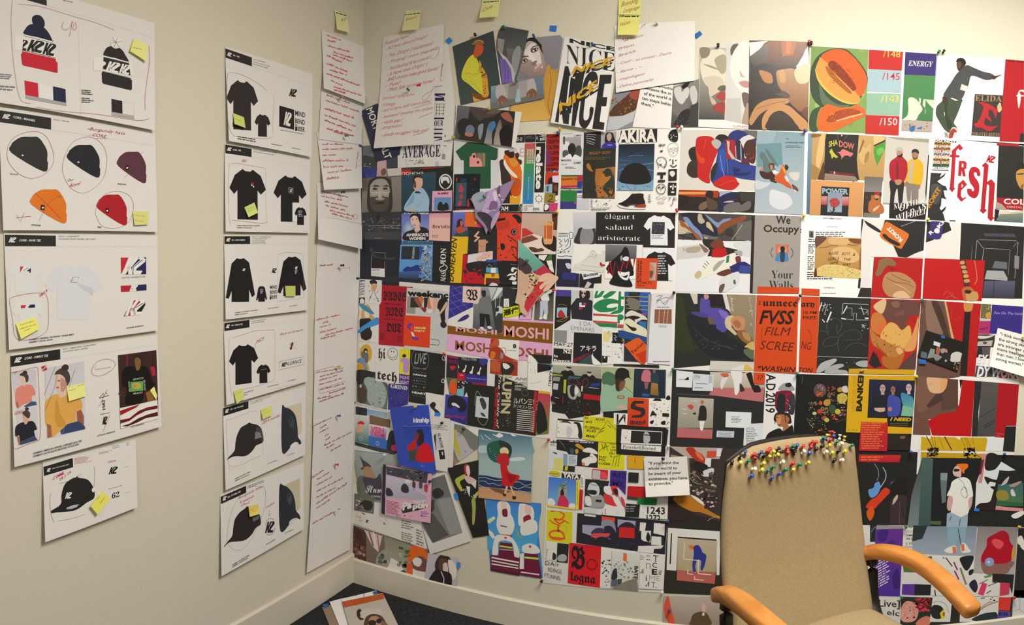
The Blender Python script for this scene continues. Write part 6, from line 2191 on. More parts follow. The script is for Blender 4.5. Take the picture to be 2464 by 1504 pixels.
PRESS.run('''
Z O
S R 1.2 collage_sheet|collage sheet of a grey stadium runner, a magazine woman and a blue mountain|collage sheet|@| 2b2b30 868,514 1090,511 1082,687 866,671
Z F7
D printed_photo grey stadium crowd and a dark cardboard figure
p 343332 15,11 92,11 92,63 15,60
n 90 2 5a5755,77736f,3f3c3b,6a5a58 16 19 90 44
l 8a8680 .6 28,34 90,34
l 9a9690 .6 55,38 90,39
p 403e3e 16,46 92,46 91,60 16,60
b 2a2625 44,14 50,14 50,24 45,26
b 4a3c38 47,36 54,36 53,50 50,55 45,53
l aaa .5 40,58 54,58
p 26262c 16,60 92,63 88,128 13,134
b 3a3a3c 31,76 37,78 40,88 48,94 60,95 74,94 82,95 74,99 58,98 44,96 36,90
l 8c8a86 .7 40,85 61,86 61,95
l 8c8a86 .7 35,90 34,116
l 8c8a86 .7 60,103 60,116
p 2a211e 36,94 59,98 59,114 36,114
p dedad4 34,115 60,116 60,132 34,130
t 2a2826 b 36 120 49 119.6 2.6 PANTON
x 888 1 36 125 52 127
D printed_magazine magazine cover of a woman in black
p 57609a>9aa0c4 92,11 145,11 144,66 92,69
e a8b0d0>5a6aa0 106 40 14 18
t efece8 b++ 97 12 144 12 5 FORBES
b 28242a 97,62 98,48 112,42 118,38 128,36 143,42 143,62
p c9a28e 116,40 126,34 128,42 121,48 117,45
b cfa792 109,22 112,14 122,11.6 128,16 128,28 124,35 118,38 113,34 110,28
b 241f22 108,20 111,12 120,10.6 128,13 128,30 125,24 122,17 115,15
e 2a2024 113 22 1.6 .8
e 2a2024 121 21.4 1.8 .8
e a04a48 116.6 33 2.8 1
t dcd8d0 b++ 100.6 54.4 143 54 5.4 AMERICA'S
t dcd8d0 b++ 106 61.4 137.4 61 5.4 WOMEN
p 4f7a96 92,62.6 152,64 151,69 92,69
t 2c4a5c b++ 95 68 150 68.6 4.6 BILLIONAIRES
D printed_cover peach book cover
p d9a596 145,10.6 185,10 184,64 144,62
p cf8c96 145,10.6 185,10 184.6,18 145,18
t 4a3028 s 150.4 38.6 184 38.6 6.2 Brutalis
x 9a7060 2 150 51 164 57
D printed_photo snowy rock above a blue mountain
p 6a93b8>4a78a8 90,70 152,70 150,140 87,124
p 2a2f34 92,73 126,74 126,99 91,98
t c8ccc0 s 115.6 97 117.6 75 4 INASSION
p 5488b4 91,99 127,99.6 125,114 88,114
b 27346c 94,120 102,112 110,113 120,109 128,112 126,122 104,122
p 3f5a8c>2a3040 87,122 126,120 124,138 86,134
n 70 2.4 9a98a0,6a6a78,4a4a58,c0bcb8 128 72 150 98
n 26 2 a84432,c89038,8a3a2c,5a5a60 130 92 150 110
n 80 2.2 8a8680,5a5854,b0aaa0,3a3a40 126 108 149 140
b 2f4a9a 126,74 132,78 130,90 127,98
D printed_lettering white upright lettering on black
p 242321 152,65 184,66 182,143 150,140
t efece6 s 176 104 177 77 10 ION
o efece6 1.4 166,105 172,104 172,110 165,114 166,120 174,120 179,114 174,108
t efece6 z 175 141 176.6 118 9 MASS
Z O
S R 1.2 collage_sheet|collage sheet of a yellow brush-lettered strip, orange cards and a tall iced drink|collage sheet|@| 2a2826 1090,511 1342,511 1335,697 1082,687
Z F8
D printed_portrait woman in an embroidered top on violet
p 6a6ab0>56557c 13.4,8.4 38,8.6 43,52 12,52
b 2c2428 23,24 28,20.6 32,22 34,30 33,36 24,40 21,44
b b85a50 28,24 31.6,24 33.4,28 32,33 28.6,32
b 2f4a42 20,46 30,42 43,42 43,52 19,52
b b04a38 21,38 28,33 34,36 38,40 34,44 24,46
p d8602a 38,8.6 56,9 60,35 36,34
p b83060 58,24 70,20 74,35 60,36
e d8a030 56 27 2 1.6
e c83a70 62 31 4 3
D printed_poster yellow strip of black brush letters
p d6a71c 12,52 43,52.4 41,83 33,84 30,136 10,135.4
p 2a2620 34,83 33,84
t 2a261e o+ 15.6 134 23 54 11 EASHEAVEN
D printed_poster black poster of a pink zigzag and a paper figure
p 2b2a29 43,36 96,36 95,95 42,94
p dc9f82 60.6,42 63,44 57.6,51 64.6,53 55,62.4 52.8,60 59,54.4 52.4,51.6
p c28a68 61,58 74,57 75,60 77.6,59.6 78.6,63 74.6,65 73.6,82 61,82
l 8a5a40 .6 61,68 73,70
l 8a5a40 .6 61,79 74,80
p d0c4c4 42,85 87,78 86.8,93 74,96 64,99 60,100.6 41,100
b d8a890 56,92 62,88 74,82 82,78 84,88 76,92 68,94 62,99
n 10 2 c88a78,b07868 58 82 84 96
D printed_picture red camouflage picture
p b51e24 33,84 41,86 40,102 74,101 71,138 31,136.6
b 3a2c34 33,114 38,112 41,118 36,120
b 2a2628 40,101 74,98 73,126 66,122 56,117 46,116 41,112
n 22 3 c82028,4a3038,8a2028,d02a28 34 110 70 136
D printed_poster striped poster of small figures on blue and yellow
p 324a86 75,93.4 103,94.6 102.6,99 75,99
p 262420 75,98.6 102.6,98.6 102,108 75,108
n 16 1.4 c8b890,7a8890,4a5a60 76 99 102 107
p 5a96b8 75,108 102,108.4 101.6,119 74.6,117
p e8e4d8 84,108.4 92.6,108.6 92,118 83.4,117.6
p d4a82a 73,119 101.6,119 101,128 72.4,127.4
e a05a48 87.6 122 3.4 3.6
p 6a2a26 74,129 101,129 100.6,138 73.6,137.6
b d0c8c4 82,138.6 86,135.6 93,137 96,141 81,141
p d4a82a 72,127 74.6,128 74,139 71.6,139
D printed_poster orange cards of black ink drawings
p d0402a 91,9 142,10 140,37 132,97 94.6,95 95,40 92,28
n 30 2.4 26221f,d8503a,3a2a24,b03020 96 44 132 92
p 26221f 92,20 110,18 110,22 94,25
p b83a28 94,28 116,23.6 118,36 106,39 98,40
b 26221f 122,14 130,12 138,18 139,26 134,28 128,20
b 26221f 102,64 108,66 109,73 104,77 101,71
b 26221f 121,40 128,38 130,44 126,50 121,47
o d8d0c8 .5 124,40 129,41 127,47 123,46
a 26221f 1.4 113,50 122,56 130,62
a 26221f 1.4 120,70 128,72 131,78
a 26221f 1.2 122,84 128,90 132,94
D printed_photo tall amber drink on a dark tray
p c8a892>b89682 140,9.6 206,10.6 201,84 136,84
p e2cdb6 160,47 200,60 201,84 150,84 138,65
p bd3830 140,37 147,37 161.6,46.4 140,54
p 7a4630 140,55 158,49.6 170,56.4 150,63 138,65
p 5a3020 194,11 206,11 203,40 196,40
b 32241e 176,56 182,50 196,50 202,56 201,78 190,76 178,68
b d8a06a 180,26 186,24 196,25 196.6,32 195,62 187,66 179,62
p c4602c 180,32 195,32 194,56 180,56
n 10 1.4 7a4030,d89a60 181 24 195 31
l ecd0a0 .7 184,33 184,60
b 5a3c2c 152,72 160,71 168,74 176,73 180,77 170,80 160,80
p 26221f 164,84 200,84 198,118 186,96
p e8e2da 170,86 186,85 180,96 170,92
p 3f6a34 188,86 194,84 194,95 182,96
p e6e4dc 184,96 194,95 198,118 190,112
n 8 1.6 7fa03a,2a3a1c,a8c84c 188 98 198 116
D printed_lettering white brush strokes on black
p 262524 94.6,97 133,98.4 132,140 101,140
x 888 1 119 101.4 132 103
b efece6 122,108 130,109 132,112 126,111 124,116 120,114
b efece6 112,124 118,119 124,119 131,114 128,121 120,122
p efece6 116,130 122,123 130,128 127,132
p efece6 122,134 130.6,133 130,139 122.6,138.6
a efece6 1.2 126,120 129,124 125,128
Z O
S R 1.2 collage_sheet|collage sheet of a white French word trio, pale sneakers and black and white tees|collage sheet|@| W 1342,511 1630,510 1622,705 1335,697
Z H1
D printed_photo grey figure photo
p d3d1cc>a8a6a2 36,6 78.6,6 78,65 38,64
b 3a3837 40,64 44,46 50,36 74,36 78,44 77.6,65
b 8a8886 50,64 52,40 60,36 70,38 74,48 70,64
b c4c2be 52,32 62,29 76,34 72,38 56,38
D printed_title white words on black
p 2a2826 78.6,6 222,9 220.6,73 163,71.6 163,67 78,65.6
t efece8 s-- 94 20 148.6 20.6 9.2 élégant
t efece8 s-- 95.6 39.6 145 40 9.4 salaud
t efece8 s-- 82 58.6 159 60 9.4 aristocrate
D printed_tee white tee with a dark chest picture
T eceae6 164.4 12.8 220.4 67.4 1
p 3e3a40 180,25.6 203,26 202,48 178.6,47.4
n 36 2 55505a,77727c,2c2a30 180 26 202 47
x 999 3 179 49 202 57
D printed_drawing black and white ink drawing of tools
p dedcd6 7.6,43.4 38,43.6 35.6,91.6 7.4,91.6
t 2a2826 b+ 9.6 48 27.6 48 2.6 GERMAN
t 2a2826 b+ 9.6 52.6 27.6 52.6 2.6 ARTISTS
o 2a2826 1 31,45 36,45 36.6,52 34,56 30,54
a 2a2826 1 10,56 16,60 12,64 17,68 12,72
a 2a2826 .9 21,56 23,62 28,56 27,66 22,70
a 2a2826 1 32,58 31,70 22,76 12,82
n 14 1.4 2a2826 9 72 32 84
a 2a2826 1 9,87 16,88 24,87 35,88
D printed_cover dark blue map cover
p 2b2a3a 7.6,92.4 33,93 33,118 48,119 47,143.6 6.4,142
b c8c4d0 23,101 28,100 33,103 32,110 27,110 24,105
p 36356a 18,116 42,118 42,132 16,128
D printed_sneaker pair of cream high-top sneakers with a red hook mark
p e9e6df 38,65.4 95.6,66.6 94.6,114.6 33,112
b d9d3c4 36,104 44,101 56,94 66,84 68,78 74,77 78,80 86,84 95,80 94.6,115 70,114 52,112 36,110
a bdb6a4 .7 36,109 56,112 94,114
a 6a6050 .5 70,80 73,77.4 77,80
a 6a6050 .5 87,80 90,78 95,79
n 12 1 a89f8c,8a8274 66 83 80 92
a aaa292 .5 56,96 66,88 78,90
a aaa292 .5 52,103 70,106 90,108
b b03430 85,101 87,98 90,102 94.6,102.6 94.6,105 89,106.4 86,104.6
D printed_photo hooded black figure crossed by a red scribble
p 7a7a7a>4a4a4a 95.6,66.6 152,68 151,92 95,98
p efece6 95,98 150,92 150,130 94,128
b 201f1f 97,112 100,104 108,95 116,88 124,80 130,71 136,74 139,86 142,98 146,112 146,122 138,126 143,143 104,138 108,124
b dedad6 126,92 132,88 138,90 137,96 130,96
b 8a9a94 122,90 125,86 126,90 124,97
b e8e6e2 118,115 130,117 139,116 136,130 128,130 121,124
b 201f1f 121,121 128,124 136,121 132,127
l b01c2e 3.4 100,119 103,97 109,124 113,98 122,118 128,96 133,110 138,92 146,110 148,92
D printed_tee black tee with white back print
p eceae6 163,72 221,73 217,132 162,130
T 262422 164 78.6 222 131 1
x bbb 8 190 85 207 121
D printed_poster orange poster of black type and a face
p d84a22 151.6,90.6 191,91.6 188,146.6 150,145
t 3a1c14 n+ 153 137.6 179 138 4 STARTS
t 3a1c14 n+ 152.6 142 166 142.4 3 NOW
t 4a241a b+ 155.6 134 157 95 3 DRIVERS
t 4a241a b+ 160 134 161.4 95 3 SCREENS
p b0aaa0 175.6,99 188,99.4 186,131.6 175,131
b c8865a 176,103 180,102.4 184,112 183,122 177,130
b 7a4a34 176,114 182,116 180,124 176,128
D printed_lettering
p 262524 49,119 88.6,120.6 88,136 75,136.4 73.6,145 48,143.6
p dcd8d2 52,118.6 86,118.6 86,124 56,130
t 2a2826 s++ 55 125.6 82 121 5.4 Rectum
p c8b8b4 63,133 70.6,137 64,145 57,145
Z O
S R 1.2 collage_sheet|collage sheet of bare legs, white sneakers and a grey Occupy poster|collage sheet|@| W 1630,510 1933,519 1926,713 1622,705
Z H2
D printed_photo people with brown legs and dark clothes by bicycles
p 4a4642 16,5 143,8.6 142,54 90,54 15,51
p c8b89a 16,18 30,22 40,40 16,42
b 262830 20,6 56,6 66,16 80,30 84,42 80,48 60,42 44,34 32,18
b bfae94 50,8 56,8 58,14 62,20 56,24 50,20
b c8b890 64,22 70,22 76,34 76,38 66,34
b 2a2c44 50,24 62,28 76,38 84,44 72,44 58,38
b 7f90b8 24,14 32,13 42,26 54,38 59,52 54,50 46,40 34,28
b 7f95b8 62,8 72,14 84,22 94,16 108,15 96,22 86,31 76,24
b 9a5c36 18,18 24,20 34,30 44,38 52,44 55,51 48,50 40,40 28,31 21,28
b 8a4e2c 84,34 90,24 104,18 122,12 132,10 131,17 116,24 102,30 90,40 84,40
b 3a3632 98,34 108,32 111,40 106,46 98,42
l 2a2624 1 15,42 26,46 40,50
o 2a2624 .9 24,52 30,40 40,42 44,52
a 2a2624 1 84,46 96,42 110,44
b 6a6e6c 58,42 76,46 86,47 76,52 62,49
b c0b080 60,47 66,47 66,50 62,50
p 6a6660 118,22 143,18 142,54 114,52
l bdb080 1 126,26 108,52
D printed_sneaker white sneaker with a green stripe in a red sock
p e9e6e4 15,52 141,55 138,143 12,141
p d2ccc6 14,64 66,58 70,74 56,82 13,86
b b4a48a 30,66 52,63 52,72 32,74
b 8a6a5a 52,58 62,64 68,70 62,74 56,66
t 444 b 24 66 25 71 2 50
p 2c2824 58,50 92,52 92,58 96,64 124,70 126,76 100,82 74,80 66,80 70,70
b 7a3c2c 70,60 82,50 90,52 94,58 92,66 78,66
b 2e2a28 58,52 70,56 70,66 60,60
p bf1c20 75,68 82,65 98,66 100,78 96,82 73,82
b d8d8d4 110,58 124,55 141,55 140,80 122,76 116,66
b a8a8a4 120,70 126,72 124,80 112,72
b ece8d4 62,90 72,82 90,82 112,74 116,82 114,92 104,100 88,108 70,113 58,119 48,119 43,112 50,105 60,98
b cbb88a 44,112 50,105 56,108 54,116 47,118
l 4a3c30 .9 64,88 69,94
l 4a3c30 .9 61,92 66,97
l 4a3c30 .9 58,96 63,101
p 3c7a5a 99,80 104,78 103,90 98,92
b a8a8a0 76,100 84,90 96,86 90,94 78,106
b 6a3c2a 82,110 94,104 104,102 108,108 104,114 92,114
b 7a3a38 114,82 122,80 124,90 118,94
p 2c2c66 104,98 120,90 130,89 140,95 140,110 118,109 108,108
p 3c4a90 122,96 140,96 140,110 120,108
b dedcd8 112,108 120,107 122,116 118,128 104,138 90,141 88,120
b 3c7a5a 111,121 114,121 115,128 111,127
b 6a5440 88,130 96,128 92,141 86,141
D printed_poster grey poster asking for walls
p 2b2624 143,9 148,9 144,144 139,143
p a39c94 148,9 228,11 224,143 144,143.6
t 2a2624 b 184 23.6 209 24 13.6 We
t 2a2624 b 162.6 38 224 39 12.4 Occupy
t 2a2624 b+ 226 39 228 39 9 :
t 2a2624 s- 176 118 213 118.6 13.4 Your
t 2a2624 s- 172 135.6 214 136.6 13.6 Walls
a 3a342f 1 179,65 175.6,71 175.6,76 178.6,82
a 3a342f 1 210,66 213.4,72 213,77 209.6,83
p cf6a5c 184.6,59.6 206,60 205,88 183.6,88
e ecd49a>d8805c 195 70 8.6 9
b 4f88b4 184,88 184.6,80 189,74 192,72 199,72 203.6,76 205,88
b 26425a 192,72 199,72 198.6,88 192,88
b 24201e 191.6,66 193,63 198,63 199.6,66 199,71 195.6,74 192.6,71
D printed_poster corner of the orange screening poster
p d84a1e 152.6,132 224.6,134 224,144 152,143.6
x 9a3c1c 1 157 134 184 136
t a83c1a n 206 140 224 140.6 2.4 AMERICAN
Z O
S R 1.2 collage_sheet|collage sheet of an information page, a lettered chest and an orange bag|collage sheet|@| W 1933,519 2231,531 2217,721 1926,713
Z H3
D printed_text information page
t 333 b 48.4 11.4 78.4 13 2.6 INFORMATION
t 444 b 54.6 25 71.6 25.4 1.6 BACKGROUND
r 777 25 31 32.6 42 .4
b 3a3634 27,40 28.6,33 31,35 31,42
x 3a3836 3 36 31.6 96 41.6
x 3a3836 2 24 43.4 36 50
x 3a3836 5 23.6 52.6 35 69
x 3a3836 7 22.6 72 34 95.6
x 3a3836 4 21.8 97.6 66 111.6
t 444 b 49.4 125.4 67 126 1.8 CONTRIBUTION
x 888 1 47 133 69 135
D printed_photo chest lettered in black ink above a checked cloth
p c99c5c>b98a4c 36,40.4 118.6,43.6 114.6,109 33.6,105
b 6a4a38 36,41 54,42 48,50 38,58 36,60
b dcb27a 60,42 80,43 92,46 88,54 72,54 58,52
b 7a5230 90,44 118,46 117,50 100,52
a 8a5c34 1.2 42,59 54,58 62,55 72,56
a 8a5c34 1.2 88,53 100,55 114,50
b e0b87c 66,60 84,57 100,62 108,76 96,84 74,80 62,70
b 8c5a38 110,60 117,58 114,100 108,94
t 2c2018 o 57 71 74 70 5 RAISE
t 2c2018 o 79 71.6 93 71 5 BOYS
t 2c2018 o 97 72.4 101.4 72.4 5 &
t 2c2018 o 56.4 80 75 79 5 GIRLS
t 2c2018 o 82 80.6 94 80.6 5 THE
t 2c2018 o 59.4 86.4 73.4 85.6 4.6 SAME
t 2c2018 o 81 88.6 94.4 88.6 4.4 WAY
b e0c87c 37,105 37,95 48,88 62,86.4 78,88 98,93 114,98 114.4,109
n 90 1.1 8a5a28,a87438,f0e0a0,9a6a30 40 90 113 108
b 5a2c1e 33.8,98 37,92 38,105 33.6,105
D printed_photo orange bag with white lettering on a dark strap
p e8e5df 111.6,11.6 217,15 213,75 127,74 126,126 110,124
p 2b2a29 111.6,11.6 115,11.8 110.4,43 110,42
p 2b2a29 106.8,109 110.4,109 109,126 105.4,124.6
p 2b2a29 150,13 216.6,15.4 213.6,63 200,68 186,75 172,74 164,56 150,40 146,26
b 2b2a29 116,14 124,18 134,24 143,31 141,34 131,29 121,22
l c8c6c2 .6 176,24 200,15
b d8742a 142,36 150,18 156,17 168,24 186,34 189,40 180,56 176,60.6 168,57 154,50 144,43
l a84a18 .8 145,41 170,56
b 2b2624 146,39 150,36 158,43 174,52 172,56 158,50
t f0ece6 b++ 179.6 45.6 157 23 6.6 ROKIT
D printed_painting dark hand of fruit above a turbaned head on red
p b81c1c 132,74 212.6,76.6 209,143 127,140
b 8a6a4a 140,80 150,76 160,77 168,84 166,89 156,88 150,92 144,102 138,106 134,102 138,92
b b8875a 150,104 158,99 172,99 184,103 196,112 201,120 199,132 193,142 160,140 148,130 146,116
a 7a5434 .9 152,108 168,116 186,118 198,124
a 7a5434 .9 160,102 176,110 192,116
a e0c090 .9 166,118 180,124 192,134
b dcb888 168,132 180,130 188,136 190,142 164,140
l 2a2420 .8 156,91 164,98
l 2a2420 .8 160,90 167,96
p 2f2d2c 110,125 127.6,125 127,140 105,139.6
p d84a1e 13,125.6 42.6,127 42.4,137.4 12.8,136.4
Z O
S R 1.2 collage_sheet|collage sheet of a dark glass case above a sword hilt on red|collage sheet|@| W 2231,531 2470,546 2462,738 2217,721
Z H4
D printed_photo purple bag hanging over white
p e9e6e0 21,6 81,8 76,70 18,69
p 2c2a29 22,6 54,6 60,8 64,21 48,28 32,38 20,42
p 3c3278 30,1 50,4 47.6,30 44.6,36 38,37 24,33 22,30 26,26
b f0ece6 34,22 38,17 43,19 43,25 38,26
t f0ece6 b++ 43 18 51.6 7.6 6 KI
t f0ece6 b++ 28 29 34 24 6 R
D printed_photo lit glass case and white slab in a dark room
p 2a2928 81,8 190,12 186,139 75,137
l 9a9a9c .9 108,38 105,70
l 9a9a9c .9 108,38 120,53
l 9a9a9c .8 111,37 176,39
l 9a9a9c .9 179,41 173,104
l 9a9a9c .8 122,52 164,54
l 9a9a9c 1 120,53 117,73
l 8a8a8c .7 165,54 162,98
l 8a8a8c .7 178,41 171,49
l 7a7a7c .7 100,48 98,72
p 4a4a54 118,26 172,27 176,33 122,31
p 6c6c74 139,74 160,76 160,88 134,86
p a8a8a6 125,90 154,91 161,104 160,108 121,105
p 5a5c74>3c3c44 121,108 174,108 172,139 117,137
l 2a2a30 1 138,108 136,137
p 8a8088 173,64 181,66 180,88 172,86
D printed_painting brown hilt and cord on red
p c01a1c 18,69 122,73 116,143 14,139
p 4a3224 78,72 88,72 96,118 86,118
b c89468 80,74 86,74 86,79 79,79
b c89468 81,82 88,82 89,87 82,87
b c89468 83,90 90,90 91,95 84,95
b d89a50 85,98 92,97 93,102 86,103
b c89468 86,106 94,105 95,110 87,111
b b8683c 82,126 86,119 96,118 104,126 108,132 108,140 92,142 86,142
b c8965c 90,130 108,127 109,141 92,142
b 3a2418 88,124 98,125 96,130 88,129
a c89048 1.2 104,73 107,92 108,106 104,114
a c88a6a .4 50,134 56,126 64,132 70,138
a c88a6a .4 54,138 64,134 76,140
l c88a6a .4 62,127 68,132
''')
